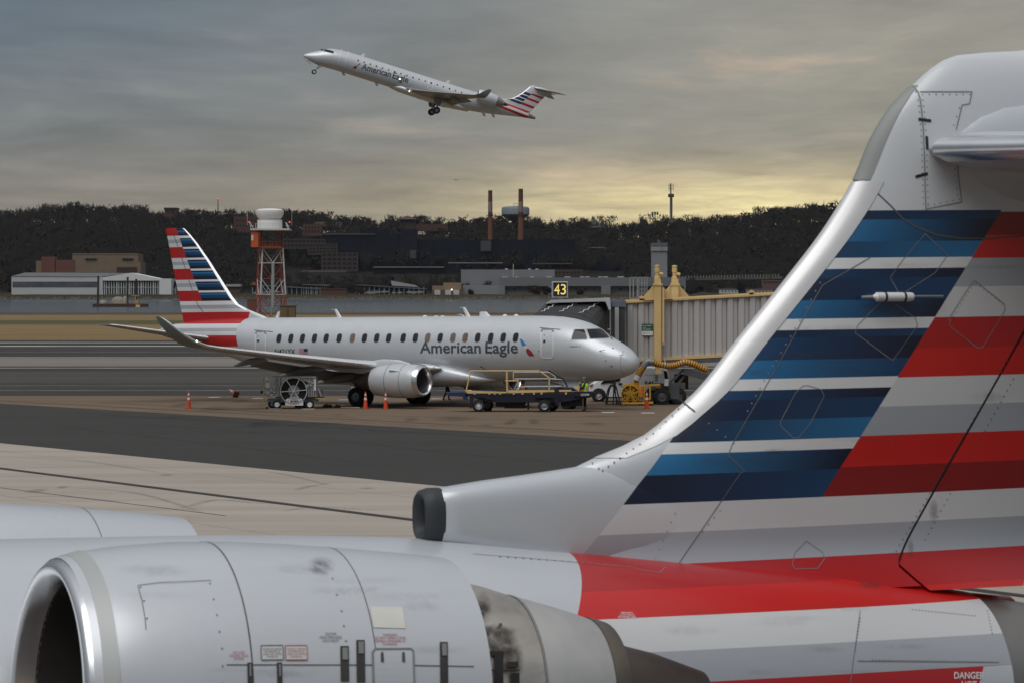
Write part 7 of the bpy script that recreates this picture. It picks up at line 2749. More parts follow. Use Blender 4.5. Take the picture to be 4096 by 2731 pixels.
MB().bx(tw(565, 0, TY - 3).x, tw(585, 0, TY - 3).x, TY - 3.05, TY - 3, 0, tw(0, 1110, TY - 3).z).build('door', mat('door_brown', (.08, .055, .03), .8, 0, var=.1), eb, world=True)
eb = thing('equipment_shed', 'dull red equipment shed on the left of the radar tower legs', 'shed', (tw(240, 1190, TY + 6).x, TY + 6, 0))
a, b = tw(203, 1030, TY + 6), tw(280, 1215, TY + 6)
MB().bx(a.x, b.x, TY + 6, TY + 10, 0, a.z).build('wall', mat('shed_red', (.15, .055, .035), .8, 0, var=.15, scale=.6), eb, world=True)
MB().bx(a.x - .1, b.x + .1, TY + 5.9, TY + 10.1, a.z, a.z + .2).build('roof', mat('shed_roof', (.10, .075, .045), .8, 0, var=.1), eb, world=True)
# small box on the river bank
ub = thing('utility_cabinet', 'small pale utility cabinet with whip aerial on the river bank', 'utility cabinet', (W(2088, 1258, 1010).x, 1010, 0))
a, b = W(2081, 1249, 1010), W(2095, 1258, 1010)
MB().bx(a.x, b.x, 1010, 1011, 0, a.z).build('cabinet_body', mat('cabinet_tan', (.34, .27, .16), .7, 0), ub, world=True)
MB().tube([(a.x + .1, 1010.5, a.z), (a.x, 1010.5, a.z + 1.0)], .04, 4).build('aerial', M_BLACK, ub, world=True)

# ---------------------------------------------------------------- dredging barge
DY = 1500.0
barge = thing('barge', 'rust red work barge with three spud poles and tan load moored on the river', 'barge', (W(478, 1236, DY).x, DY, -.35))
BZ = -.35
px = lambda x: W(x, 0, DY).x
sc_ = DY / FPX / 4


def bz(y):
    return BZ + (1244 - y) * sc_


MB().prism([(px(368), DY, bz(1244)), (px(372), DY, bz(1231)), (px(584), DY, bz(1231)), (px(586), DY, bz(1244))], (0, 9, 0)).build('hull', mat('hull_rust', (.065, .030, .024), .85, 0, var=.25, scale=.2), barge, world=True)
for x, y0 in ((388, 1120), (506, 1124), (540, 1132)):
    MB().tube([(px(x), DY + 3, bz(1238)), (px(x) + .2, DY + 3, bz(y0))], .45, 8).build('spud_pole', mat('pole_dark', (.030, .026, .022), .8, 0, var=.2), barge, world=True)
for i, (x0, x1, y0) in enumerate(((393, 425, 1216), (440, 500, 1203), (485, 510, 1200))):
    rnd = random.Random(i)
    mb = MB()
    c_ = (px(x0) + px(x1)) / 2
    w_ = (px(x1) - px(x0)) / 2
    h_ = bz(y0) - bz(1231)
    mb.loft([[(c_ + w_ * q_ * math.cos(a) * rnd.uniform(.85, 1.1), DY + 4 + 2.5 * q_ * math.sin(a), bz(1231) + h_ * t) for a in [2 * math.pi * j / 14 for j in range(14)]] for t, q_ in ((0, 1), (.4, .95), (.75, .75), (1, .4))])
    mb.build('load_heap', mat('heap_tan', (.26, .23, .18), .9, 0, var=.25, scale=.3), barge, world=True, smooth=50)
MB().bx(px(543), px(560), DY - .5, DY + 3, bz(1246), bz(1235)).build('work_float', mat('float_yellow', (.62, .44, .16), .6, 0), barge, world=True)
MB().bx(px(538), px(553), DY + 1, DY + 5, bz(1231), bz(1216)).beam((px(524), DY + 2, bz(1198)), (px(556), DY + 2, bz(1198)), .3, .3).beam((px(540), DY + 2, bz(1216)), (px(540), DY + 2, bz(1198)), .4, .4).build('winch_house', mat('winch_yellow', (.36, .25, .08), .7, 0), barge, world=True)

# ---------------------------------------------------------------- buildings across the river


def on_land(x, Y):
    return ground_h(W(x, 0, Y).x, Y)


def block(o, x0, x1, y0, y1, Y, dep, name, ma, base=None, dy=0.0, **kw):
    a, b = W(x0, y0, Y), W(x1, y1, Y)
    return MB().bx(a.x, b.x, Y + dy, Y + dy + dep, b.z if base is None else base, a.z).build(name, ma, o, world=True, **kw)


def bld(name, label, cat, x, y, Y, group=None):
    return thing(name, label, cat, (W(x, y, Y).x, Y, on_land(x, Y)), 0, group)


def windows(o, rows, Y, ma, par=None, frame=None, dep=.5, name='window'):
    """each window its own box, a little proud of the wall plane; rows: (x0, x1, y0, y1, count, fill)"""
    for x0, x1, y0, y1, n, fill in rows:
        w = (x1 - x0) / n
        base = None
        for i in range(n):
            a, b = W(x0 + w * (i + (1 - fill) / 2), y0, Y), W(x0 + w * (i + (1 + fill) / 2), y1, Y)
            if base is None:
                base = MB().bx(0, b.x - a.x, -.12, dep, 0, a.z - b.z).build(name, ma, o)
                base.location = Vector((a.x, Y, b.z)) - o.location
                first_ = base
            else:
                part_copy(first_, Vector((a.x, Y, b.z)) - o.location)


M_BRICKT = mat('far_tan_brick', (.175, .125, .082), .9, 0, var=.12, scale=.12)
M_BRICKR = mat('far_red_brick', (.125, .050, .036), .9, 0, var=.15, scale=.12)
M_BRICKD = mat('far_dark_brick', (.052, .030, .026), .9, 0, var=.2, scale=.12)
M_FARW = mat('far_white_cladding', (.44, .44, .44), .8, 0, var=.08, scale=.08)
M_FARG = mat('far_grey_cladding', (.165, .170, .175), .8, 0, var=.07, scale=.06)
M_FARB = mat('far_beige_panel', (.20, .19, .165), .85, 0, var=.07, scale=.06)
M_ROOFG = mat('far_roof_grey', (.12, .12, .12), .85, 0, var=.12, scale=.1)
M_GLASSB = mat('far_blue_glass', (.006, .008, .017), .5, 0, var=.35, scale=.08, spec=.18)
M_FWIN = mat('far_window_dark', (.010, .011, .013), .5, 0, var=.3, scale=.2, spec=.2)
M_FLINE = mat('far_parapet', (.20, .185, .165), .85, 0, var=.2, scale=.1)

# hangar far left: long clad side with a strip window, low gable front with slatted doors
HY = 2850.0
hg = bld('hangar', 'long white hangar with grey window band and slatted gable doors by the river', 'hangar', 365, 1171, HY)
zb_ = on_land(300, HY) - .5
block(hg, 46, 408, 1104, 1172, HY + 6, 40, 'side_wall', M_FARW, zb_)
block(hg, 50, 388, 1126, 1147, HY + 5.6, 1, 'window_band', mat('far_band_glass', (.075, .080, .092), .4, 0, var=.35, scale=.15))
MB().prism([W(46, 1104, HY + 5.5), W(100, 1090, HY + 20), W(300, 1087, HY + 20), W(520, 1092, HY + 20), W(410, 1106, HY + 5.5)], (0, 20, 0)).build('roof', M_ROOFG, hg, world=True)
MB().prism([W(404, 1122, HY), W(404, 1110, HY), W(524, 1091, HY), W(640, 1115, HY), W(640, 1122, HY)], (0, 45, 0)).build('gable', mat('gable_white', (.60, .60, .59), .8, 0, var=.05, scale=.1), hg, world=True)
block(hg, 637, 685, 1114, 1172, HY - .5, 44, 'corner_block', mat('gable_white', (.6, .6, .59)), zb_)
block(hg, 402, 411, 1112, 1172, HY - .3, 3, 'corner_post', M_FARW, zb_)
block(hg, 411, 637, 1122, 1172, HY + 4, 35, 'door_recess', mat('hangar_inside', (.035, .035, .032), .9, 0, var=.3, scale=.2), zb_)
for i in range(23):
    x = 414 + i * 9.8
    wd = 3.4 if i % 5 else 6
    a, b = W(x, 1123, HY), W(x + wd, 1170, HY)
    MB().bx(a.x, b.x, HY + 1.5, HY + 2.2, zb_, a.z).build('door_slat', M_FARW, hg, world=True)
block(hg, 411, 637, 1148, 1150, HY + 1.2, .5, 'door_rail', M_FARW)

# tan brick building behind it
t1 = bld('brick_building', 'tan and red brick building with stepped roof behind the white hangar', 'building', 350, 1090, 2930)
zb2 = on_land(350, 2930) - 1
block(t1, 290, 553, 1015, 1100, 2930, 40, 'main_wall', M_BRICKT, zb2)
block(t1, 144, 300, 1043, 1100, 2932, 38, 'side_wing', M_BRICKT, zb2)
block(t1, 166, 220, 1026, 1100, 2929, 20, 'red_bay', M_BRICKR, zb2)
block(t1, 224, 297, 1039, 1092, 2929, 20, 'red_bay', M_BRICKR)
block(t1, 553, 563, 1048, 1100, 2930, 40, 'end_wall', M_BRICKT, zb2)
block(t1, 467, 548, 1068, 1092, 2929.5, 2, 'dark_door', mat('far_door', (.045, .022, .02), .9, 0))
for x in (340, 487):
    MB().bx(W(x, 0, 2930).x, W(x + 48, 0, 2930).x, 2929.2, 2930, W(0, 1037, 2930).z, W(0, 1032, 2930).z).build('wall_sign', mat('far_sign_dark', (.07, .06, .05), .9, 0), t1, world=True)
    windows(t1, [(x + 4, x + 44, 1033, 1041, 3, .4)], 2929, M_FWIN)
block(t1, 290, 553, 1013, 1016, 2929.6, 41, 'parapet', mat('far_parapet_tan', (.22, .16, .10), .9, 0))

# brick tower block on the left skyline
t2 = bld('brick_tower', 'small flat-topped brick tower rising over the trees on the left skyline', 'tower', 681, 861, 3470)
block(t2, 658, 704, 834, 880, 3470, 30, 'wall', mat('far_rust_brick', (.085, .040, .030), .9, 0, var=.15, scale=.1), None)
block(t2, 655, 706, 830, 836, 3469, 32, 'roof', M_BRICKD)
windows(t2, [(664, 700, 843, 853, 4, .35)], 3470, M_FWIN)

# tall aerial masts
for (x, y0, y1, lab, Y) in ((872, 794, 860, 'thin mast with red beacon on the left skyline', 3450), (2620, 845, 905, 'short floodlight mast with a round head on the right skyline', 3400)):
    t = thing('mast', lab, 'mast', W(x, y1, Y))
    MB().tube([W(x, y1 + 8, Y), W(x, y0, Y)], [.6, .35], 6).build('pole', mat('mast_dark', (.04, .04, .04), .8, 0), t, world=True)
    if x < 1000:
        MB().lathe([(-.6, .3), (0, .7), (.6, .3)], W(x, y0, Y), (0, 0, 1), 8, True, True).build('beacon_light', mat('red_lamp_lit', (.9, .1, .06), .4, 0, emit=.9), t, world=True)
    else:
        c_ = W(x, y0 + 8, Y)
        for dx in (-2.4, 0, 2.4):
            MB().bx(c_.x + dx - .9, c_.x + dx + .9, Y - 1, Y + 1, c_.z - 1.6, c_.z + 1.4).build('floodlight', mat('mast_dark', (.04, .04, .04), .8, 0), t, world=True)
cm = thing('cell_mast', 'tall lattice aerial mast with antenna cluster against the yellow sky', 'mast', W(2685, 885, 3420))
mb = MB()
Y = 3420
for i in range(24):
    y0, y1 = 733 + i * 6.5, 733 + (i + 1) * 6.5
    w0, w1 = 1.2 + i * .10, 1.2 + (i + 1) * .10
    for s_ in (-1, 1):
        mb.tube([W(2683 + s_ * w0, y0, Y), W(2683 + s_ * w1, y1, Y)], .32, 4)
    mb.tube([W(2683 - w0, y0, Y), W(2683 + w1, y1, Y)], .2, 4)
mb.build('lattice_mast', mat('mast_grey', (.085, .085, .085), .8, 0), cm, world=True)
MB().tube([W(2686, 790, Y), W(2686, 890, Y)], 1.0, 6).build('monopole', mat('mast_grey', (.085, .085, .085)), cm, world=True)
mb = MB()
for dx in (-10, -6, -3, 3, 6, 10):
    mb.bx(W(2684 + dx, 0, Y).x - .45, W(2684 + dx, 0, Y).x + .45, Y - 2, Y - 1, W(0, 789, Y).z, W(0, 775, Y).z)
mb.beam(W(2673, 785, Y), W(2696, 785, Y), 2, 2)
for dx in (-8, 9):
    for y in (740, 752):
        mb.tube([W(2684 + dx, y + 12, Y), W(2684 + dx, y - 6, Y)], .22, 4)
        mb.tube([W(2684 + dx, y, Y), W(2684, y + 4, Y)], .2, 4)
mb.build('antenna_cluster', mat('mast_dark', (.04, .04, .04)), cm, world=True, kind='stuff')

# chimneys and water tower
for (x, wt, wb, y0, y1, lab) in ((1961, 8.3, 10, 761, 1003, 'left brick power-house chimney with pale bands'), (2083, 9, 11.8, 755, 1003, 'right brick power-house chimney in front of the water tower')):
    Y = 3200
    t = thing('chimney', lab, 'chimney', W(x, y1, Y), 0, 'brick chimneys on the hillside')
    m0 = m_per_src(Y)
    cxx = W(x, 0, Y).x
    zs_ = [y1 + 6, 862, 858, 845, 808, 806, 768, 764, y0]
    mts = [mat('chimney_orange', (.155, .058, .030), .9, 0, var=.15, scale=.08), mat('chimney_dark', (.075, .038, .030), .9, 0, var=.2, scale=.08), mat('chimney_pale', (.22, .15, .12), .9, 0, var=.25, scale=.08), mat('chimney_brown', (.10, .038, .022), .9, 0, var=.2, scale=.1)]
    cuts = [(y1 + 8, 862, 0, 'lower_shaft'), (862, 848, 1, 'dark_band'), (848, 806, 2, 'pale_band'), (806, y0 + 6, 3, 'upper_shaft'), (y0 + 6, y0, 1, 'crown')]
    for ya, yb, mi, nm in cuts:
        ra = (wt + (wb - wt) * (ya - y0) / (y1 - y0)) * m0
        rb = (wt + (wb - wt) * (yb - y0) / (y1 - y0)) * m0
        MB().lathe([(W(0, ya, Y).z, ra), (W(0, yb, Y).z, rb)], (cxx, Y, 0), (0, 0, 1), 20, True, True).build(nm, mts[mi], t, world=True, smooth=40)
    MB().lathe([(W(0, 863, Y).z, 13 * m0), (W(0, 860, Y).z, 13 * m0)], (cxx, Y, 0), (0, 0, 1), 20, True, True).build('gallery', M_BRICKD, t, world=True)
Y = 3500
wt_ = thing('water_tower', 'pale blue water tower with a wide flat bowl behind the chimneys', 'water tower', W(2062, 905, Y))
m0 = m_per_src(Y)
zz = lambda y: W(0, y, Y).z
MB().lathe([(zz(905), 8 * m0), (zz(885), 14 * m0), (zz(878), 30 * m0), (zz(858), 55 * m0), (zz(854), 56 * m0)], (W(2062, 0, Y).x, Y + 15, 0), (0, 0, 1), 40).build('tank_underside', mat('tank_grey', (.10, .115, .125), .6, 0, var=.06), wt_, world=True, smooth=40)
MB().lathe([(zz(856), 56 * m0), (zz(834), 56 * m0), (zz(828), 53 * m0), (zz(825), 45 * m0), (zz(822), 12 * m0), (zz(821), 0)], (W(2062, 0, Y).x, Y + 15, 0), (0, 0, 1), 40).build('tank', mat('tank_blue', (.17, .205, .225), .6, 0, var=.06), wt_, world=True, smooth=40)
MB().lathe([(zz(920), 9 * m0), (zz(884), 9 * m0)], (W(2062, 0, Y).x, Y + 15, 0), (0, 0, 1), 16).build('pedestal', mat('tank_grey', (.1, .115, .125)), wt_, world=True)
MB().bx(W(2054, 0, Y).x, W(2072, 0, Y).x, Y + 13, Y + 14, zz(814), zz(812)).bx(W(2055, 0, Y).x, W(2056.5, 0, Y).x, Y + 13, Y + 14, zz(823), zz(810)).bx(W(2068, 0, Y).x, W(2069.5, 0, Y).x, Y + 13, Y + 14, zz(823), zz(812)).build('tank_railing', M_GREY, wt_, world=True)

# hillside offices: dark blue glass blocks and stepped brick ranges
OY = 3150.0
of = bld('office_building', 'large dark blue glass office block stretched across the hillside', 'office building', 1480, 1070, OY)
block(of, 1286, 1606, 936, 1080, OY + 30, 40, 'glass_wall', M_GLASSB)
block(of, 1602, 1668, 916, 1084, OY + 26, 30, 'glass_tower', mat('far_blue_glass_pale', (.010, .013, .023), .5, 0, var=.3, scale=.08, spec=.2))
block(of, 1440, 1560, 915, 938, OY + 60, 40, 'glass_upper_floor', M_GLASSB)
block(of, 1275, 1500, 934, 938, OY + 29, 6, 'parapet', mat('far_parapet_dim', (.085, .08, .078), .9, 0, var=.2, scale=.1))
block(of, 1668, 2300, 958, 1090, OY + 36, 30, 'glass_wing', M_GLASSB)
block(of, 2280, 2480, 1040, 1112, OY + 34, 30, 'glass_wing', M_GLASSB)
block(of, 1493, 1777, 1066, 1070, OY - 3, 6, 'terrace_edge', M_FLINE)
block(of, 1792, 2010, 1049, 1053, OY - 2, 6, 'terrace_edge', M_FLINE)
block(of, 2130, 2290, 1052, 1056, OY - 2, 6, 'terrace_edge', mat('far_parapet_dim', (.085, .08, .078)))
block(of, 1493, 1850, 1070, 1096, OY, 20, 'terrace_wall', M_GLASSB)
for i in range(26):
    x = 1292 + i * 12
    block(of, x, x + 1.2, 938, 1078, OY + 29.6, .5, 'mullion', mat('far_mullion', (.014, .016, .022), .6, 0, spec=.2))
for i in range(8):
    x = 1606 + i * 8
    block(of, x, x + 1.2, 917, 1076, OY + 25.6, .5, 'mullion', mat('far_mullion', (.03, .033, .042)))
for i in range(38):
    x = 1676 + i * 16
    block(of, x, x + 1.2, 960, 1050, OY + 35.6, .5, 'mullion', mat('far_mullion', (.03, .033, .042)))
block(of, 1923, 1964, 962, 1003, OY + 20, 10, 'stair_tower', mat('far_grey_dim', (.055, .055, .058), .9, 0))
block(of, 1640, 1664, 1000, 1034, OY + 20, 8, 'stair_tower', mat('far_grey_dim', (.055, .055, .058)))

M_BRICKO = mat('far_office_brick', (.045, .032, .028), .9, 0, var=.15, scale=.1)
for (lab, x0, x1, y0, y1, Y, rows, cols) in (
        ('upper stepped brick office range with rows of dark windows below the glass block', 1130, 1302, 955, 990, OY + 24, 2, 11),
        ('middle stepped brick office range with rows of dark windows', 1232, 1350, 974, 1014, OY + 18, 3, 8),
        ('lowest stepped brick office range with three rows of wide dark windows', 1284, 1432, 1010, 1080, OY + 8, 4, 7)):
    t = bld('brick_office', lab, 'office building', (x0 + x1) / 2, y1, Y, 'stepped brick offices on the hillside')
    block(t, x0, x1, y0, y1 + 6, Y, 25, 'wall', M_BRICKO)
    hh = (y1 - y0) / rows
    windows(t, [(x0 + 3, x1 - 3, y0 + hh * r_ + hh * .28, y0 + hh * r_ + hh * .78, cols, .68) for r_ in range(rows)], Y, M_FWIN)
t = bld('brick_office', 'long low brick office range behind the grey hangar roof', 'office building', 2200, 1100, OY)
block(t, 2205, 2275, 1056, 1112, OY + 4, 20, 'wall', M_BRICKO)
windows(t, [(2210, 2272, 1062, 1072, 4, .6), (2210, 2272, 1082, 1092, 4, .6)], OY + 4, M_FWIN)
block(t, 2195, 2330, 1078, 1112, OY - 6, 10, 'podium_wall', mat('far_podium_brick', (.062, .040, .030), .9, 0, var=.15, scale=.1))
windows(t, [(2200, 2325, 1086, 1094, 8, .6)], OY - 6, M_FWIN)

# other hillside buildings
t = bld('brick_building', 'brick building with pyramid roof and wide eaves on the hilltop', 'building', 1630, 900, 3460)
Y = 3460
block(t, 1599, 1662, 874, 935, Y, 40, 'wall', M_BRICKD)
a, b, c = W(1592, 875, Y - 3), W(1668, 875, Y - 3), W(1629, 862, Y + 20)
MB().add([a, b, b + Vector((0, 46, 0)), a + Vector((0, 46, 0)), c], [(0, 1, 4), (1, 2, 4), (2, 3, 4), (3, 0, 4), (3, 2, 1, 0)]).build('roof', mat('far_roof_red', (.070, .032, .028), .9, 0, var=.1), t, world=True)
block(t, 1592, 1668, 875, 877, Y - 3, 46, 'eaves', mat('far_eaves', (.16, .11, .09), .9, 0))
t = bld('long_building', 'long low tan building on the ridge above the offices', 'building', 1308, 893, 3440)
block(t, 1251, 1364, 887, 908, 3440, 40, 'wall', mat('far_tan_dim', (.135, .105, .072), .9, 0, var=.1))
windows(t, [(1255, 1320, 893, 899, 7, .4)], 3440, M_FWIN)
t = bld('brick_building', 'red brick building with dark windows above the glass offices', 'building', 1250, 920, 3380)
block(t, 1212, 1285, 897, 945, 3380, 30, 'wall', mat('far_rust_brick', (.085, .04, .03)))
windows(t, [(1218, 1280, 906, 914, 5, .5), (1218, 1280, 920, 930, 5, .5)], 3380, M_FWIN)
t = bld('brick_building', 'dim brick building among the trees left of the radar tower top', 'building', 985, 890, 3400)
block(t, 935, 1035, 866, 930, 3400, 30, 'wall', mat('far_faded_brick', (.072, .036, .030), .9, 0, var=.15))
windows(t, [(942, 1030, 878, 886, 7, .45), (942, 1030, 898, 906, 7, .45)], 3400, M_FWIN)
t = bld('long_building', 'low red-roofed building right of the pyramid roof', 'building', 1730, 905, 3420)
block(t, 1665, 1790, 897, 925, 3420, 30, 'wall', mat('far_roof_red', (.07, .032, .028)))
block(t, 1672, 1696, 925, 929, 3400, 10, 'white_canopy', M_FARW)
Y = 3460
t = bld('mansion', 'old house with a cupola and twin chimneys on the right skyline', 'building', 2385, 912, Y)
block(t, 2345, 2425, 908, 950, Y, 30, 'wall', mat('far_dark_wall', (.045, .040, .036), .9, 0))  # house wall in one plain dark tone
a, b, c, d = W(2338, 910, Y - 2), W(2434, 912, Y - 2), W(2392, 898, Y + 15), W(2362, 898, Y + 15)
MB().add([a, b, c, d, a + Vector((0, 34, 0)), b + Vector((0, 34, 0))], [(0, 1, 2, 3), (4, 3, 2, 5), (1, 5, 2), (0, 3, 4), (0, 4, 5, 1)]).build('roof', mat('far_roof_slate', (.035, .033, .033), .9, 0), t, world=True)
cp_ = block(t, 2366, 2382, 875, 900, Y + 12, 12, 'cupola', mat('far_cupola', (.15, .14, .12), .9, 0))
mm = m_per_src(Y)
MB().lathe([(W(0, 876, Y).z, 9 * mm), (W(0, 872, Y).z, 7 * mm), (W(0, 868, Y).z, 3.5 * mm), (W(0, 862, Y).z, .6 * mm)], (W(2374, 0, Y).x, Y + 18, 0), (0, 0, 1), 12, True, True).build('cupola_dome', mat('far_roof_slate', (.035, .033, .033)), t, world=True)
for x in (2412, 2419):
    block(t, x, x + 4, 893, 912, Y + 10, 4, 'chimney', M_BRICKD)
t = bld('glass_house', 'glass-walled building with grey end block halfway up the hill', 'building', 2390, 1035, 3260)
Y = 3260
block(t, 2354, 2410, 993, 1030, Y, 20, 'glass_wall', mat('far_teal_glass', (.035, .048, .050), .4, 0, var=.2, scale=.1))
block(t, 2410, 2436, 989, 1028, Y - 2, 22, 'end_block', mat('far_grey_dim2', (.085, .088, .09), .9, 0))
block(t, 2318, 2360, 999, 1002, Y - 1, 12, 'canopy', M_FLINE)
block(t, 2352, 2436, 988, 992, Y - 3, 24, 'roof', mat('far_roof_pale', (.15, .155, .155), .9, 0))
block(t, 2270, 2436, 1032, 1036, Y - 12, 8, 'terrace_edge', mat('far_parapet_dim', (.085, .08, .078)))

# big grey hangars on the right bank
GY = 2860.0
gh = bld('hangar', 'large grey flat-roofed hangar complex with beige doors on the far bank', 'hangar', 2250, 1187, GY)
zb3 = on_land(2250, GY) - 1
block(gh, 1844, 2219, 1078, 1188, GY + 30, 60, 'upper_wall', M_FARG, zb3)
block(gh, 1998, 2743, 1109, 1144, GY, 50, 'roof_slab', mat('far_grey_band', (.135, .140, .145), .8, 0, var=.06, scale=.05))
block(gh, 1850, 2000, 1140, 1188, GY + 1, 28, 'low_wall', mat('far_grey_light', (.20, .205, .21), .8, 0, var=.06, scale=.05), zb3)
block(gh, 2000, 2740, 1144, 1188, GY + 5, 40, 'door_wall', M_FARB, zb3)
for x0, x1 in ((1998, 2020), (2194, 2218), (2405, 2442), (2735, 2743)):
    block(gh, x0, x1, 1140, 1190, GY - .6, 6, 'pier', M_FARG, zb3)
for x in (2054, 2160, 2302, 2337, 2372, 2478, 2512, 2548, 2590, 2690):
    block(gh, x, x + 8, 1154, 1159, GY + 4.6, .6, 'vent', M_FWIN)
for x, w_ in ((2010, 10), (2060, 12), (2120, 16), (2185, 22), (2258, 24), (2320, 16), (2340, 18), (2394, 14), (2412, 20), (2470, 26), (2022, 8)):
    block(gh, x, x + w_, 1105.5, 1109, GY + 6, 8, 'roof_vent', M_FARW)
for x, y in ((2020, 1076), (2112, 1077), (2142, 1077)):
    block(gh, x, x + 11, y - 3, y + 2, GY + 36, 8, 'roof_vent', M_FARW)
MB().tube([W(2053, 1110, GY), W(2053, 1055, GY)], .35, 5).build('flagpole', M_FARW, gh, world=True)
ct = bld('concrete_tower', 'square grey concrete tower beside the large grey hangar', 'tower', 2640, 1112, GY + 10)
block(ct, 2609, 2669, 1001, 1120, GY + 10, 25, 'shaft', mat('far_tower_grey', (.215, .215, .22), .85, 0, var=.06, scale=.06))
block(ct, 2608, 2670, 982, 1003, GY + 9, 27, 'upper_band', mat('far_tower_pale', (.255, .26, .255), .85, 0, var=.05))
block(ct, 2607.5, 2670.5, 971, 982, GY + 8.5, 28, 'cap', mat('far_tower_dark', (.115, .12, .122), .85, 0, var=.05))
block(ct, 2648, 2649.5, 983, 1002, GY + 8.4, .5, 'joint', M_ROOFG)
MB().tube([W(2632, 972, GY + 15), W(2632, 958, GY + 15)], .3, 5).tube([W(2638, 972, GY + 15), W(2640, 962, GY + 15)], .25, 5).build('aerial', M_GREY, ct, world=True)
# tan workshop with white doors
ws = bld('workshop', 'tan and brick workshop with three white roller doors on the far bank', 'building', 1790, 1183, GY - 10)
Y = GY - 10
zb4 = on_land(1790, Y) - .5
block(ws, 1773, 1845, 1130, 1186, Y, 25, 'tall_wall', mat('far_tan_wall', (.24, .17, .105), .85, 0, var=.06), zb4)
block(ws, 1729, 1775, 1142, 1186, Y + 2, 22, 'low_wall', mat('far_tan_wall2', (.22, .15, .10), .85, 0, var=.06), zb4)
block(ws, 1730, 1848, 1158, 1186, Y - 1.0, 6, 'brick_base', mat('far_base_brick', (.12, .065, .045), .9, 0, var=.1), zb4)
for x in (1738, 1781, 1814):
    block(ws, x, x + 23, 1159, 1184, Y - 1.4, .6, 'roller_door', M_FARW)
MB().lathe([(-.5, .3), (0, .5), (.5, .3)], W(1807, 1158, Y - 2), (0, 0, 1), 8, True, True).build('door_lamp', mat('warm_lamp', (1, .82, .62), .3, emit=3.0), ws, world=True)
# brick hut and marina sheds
bh = bld('brick_hut', 'low red brick building by the shore behind the radar tower', 'building', 1335, 1180, GY - 20)
block(bh, 1284, 1385, 1156, 1184, GY - 20, 20, 'wall', mat('far_hut_brick', (.10, .040, .028), .9, 0, var=.12), None)
block(bh, 1283, 1386, 1153, 1157, GY - 20.6, 21, 'roof', mat('far_hut_roof', (.075, .032, .025), .9, 0))
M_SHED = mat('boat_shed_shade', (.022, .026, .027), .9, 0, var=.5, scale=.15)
M_SHROOF = mat('boat_shed_roof', (.115, .115, .118), .8, 0, var=.15, scale=.1)
sheds = [('leftmost long open boat shed with a grey roof edge on the far shore', [(1000, 1136), (1075, 1141), (1275, 1153)], 1174), ('open boat shed with sloping grey roof behind the brick hut', [(1210, 1136), (1330, 1139), (1340, 1141)], 1160),
         ('longest open boat shed with boats under it left of the tan workshop', [(1428, 1137), (1560, 1146), (1705, 1154)], 1176)]
for lab, ln, yb_ in sheds:
    Y = GY - 5
    t = bld('boat_shed', lab, 'boat shed', ln[0][0], yb_, Y, 'open boat sheds along the shore')
    P_ = [W(x, y, Y) for x, y in ln]
    MB().prism(P_ + [W(ln[-1][0], ln[-1][1] + 4, Y), W(ln[0][0], ln[0][1] + 3, Y)], (0, 26, 0)).build('roof', M_SHROOF, t, world=True)
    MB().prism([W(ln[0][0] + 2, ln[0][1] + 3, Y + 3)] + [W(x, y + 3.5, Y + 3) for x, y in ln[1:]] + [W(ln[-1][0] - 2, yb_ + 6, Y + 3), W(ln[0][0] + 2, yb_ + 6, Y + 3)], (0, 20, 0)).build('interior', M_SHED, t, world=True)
    rnd = random.Random(ln[0][0])
    for i in range(14):
        x = ln[0][0] + (ln[-1][0] - ln[0][0]) * (i + .5) / 14
        MB().bx(W(x, 0, Y).x - .25, W(x, 0, Y).x + .25, Y + 1, Y + 1.5, on_land(x, Y) - .5, W(x, ln[0][1] + 12, Y).z).build('post', M_GREY, t, world=True)
rnd = random.Random(4)
bx_l = sorted(rnd.uniform(1010, 1260) for i in range(5)) + sorted(rnd.uniform(1430, 1700) for i in range(17))
ORDB = ('first', 'second', 'third', 'fourth', 'fifth', 'sixth', 'seventh', 'eighth', 'ninth', 'tenth', 'eleventh', 'twelfth', 'thirteenth', 'fourteenth', 'fifteenth', 'sixteenth', 'seventeenth')
for i, x in enumerate(bx_l):
    Y = GY - 7
    ln_ = rnd.uniform(3, 7)
    a = W(x, rnd.uniform(1170, 1177), Y)
    t = thing('moored_boat', f'{ORDB[i] if i < 5 else ORDB[i - 5]} pale boat from the left under the {"leftmost" if i < 5 else "longest"} open shed', 'boat', a, 0, 'boats stored under the sheds')
    MB().loft([[(-ln_ / 2 * w_, -.8 * w_, z), (ln_ / 2 * w_ + .8 * z, 0, z + .2), (-ln_ / 2 * w_, .8 * w_, z)] for w_, z in ((.7, 0), (1, .9), (1, 1.1))]).build('hull', mat('boat_hull', (.32, .32, .32), .6, 0), t)
    MB().bx(-ln_ * .2, ln_ * .12, -.5, .5, 1.1, 2.0).build('cabin', mat('boat_cabin', (.20, .20, .21), .6, 0), t)
t = bld('white_shed', 'pale sloping shed roof above the boat sheds', 'shed', 1600, 1150, GY + 12)
Y = GY + 12
MB().prism([W(1563, 1122, Y), W(1660, 1140, Y), W(1672, 1148, Y), W(1568, 1142, Y)], (0, 14, 0)).build('roof', mat('far_shed_pale', (.27, .27, .27), .8, 0), t, world=True)
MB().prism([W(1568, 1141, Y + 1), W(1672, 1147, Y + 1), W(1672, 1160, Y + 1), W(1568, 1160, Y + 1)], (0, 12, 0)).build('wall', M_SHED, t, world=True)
t = bld('shed', 'low shed with pale roof left of the radar tower', 'shed', 930, 1165, GY)
block(t, 905, 963, 1136, 1146, GY, 18, 'roof', mat('far_shed_pale', (.27, .27, .27)))
block(t, 908, 960, 1146, 1170, GY + 2, 14, 'wall', mat('far_base_brick', (.12, .065, .045)))
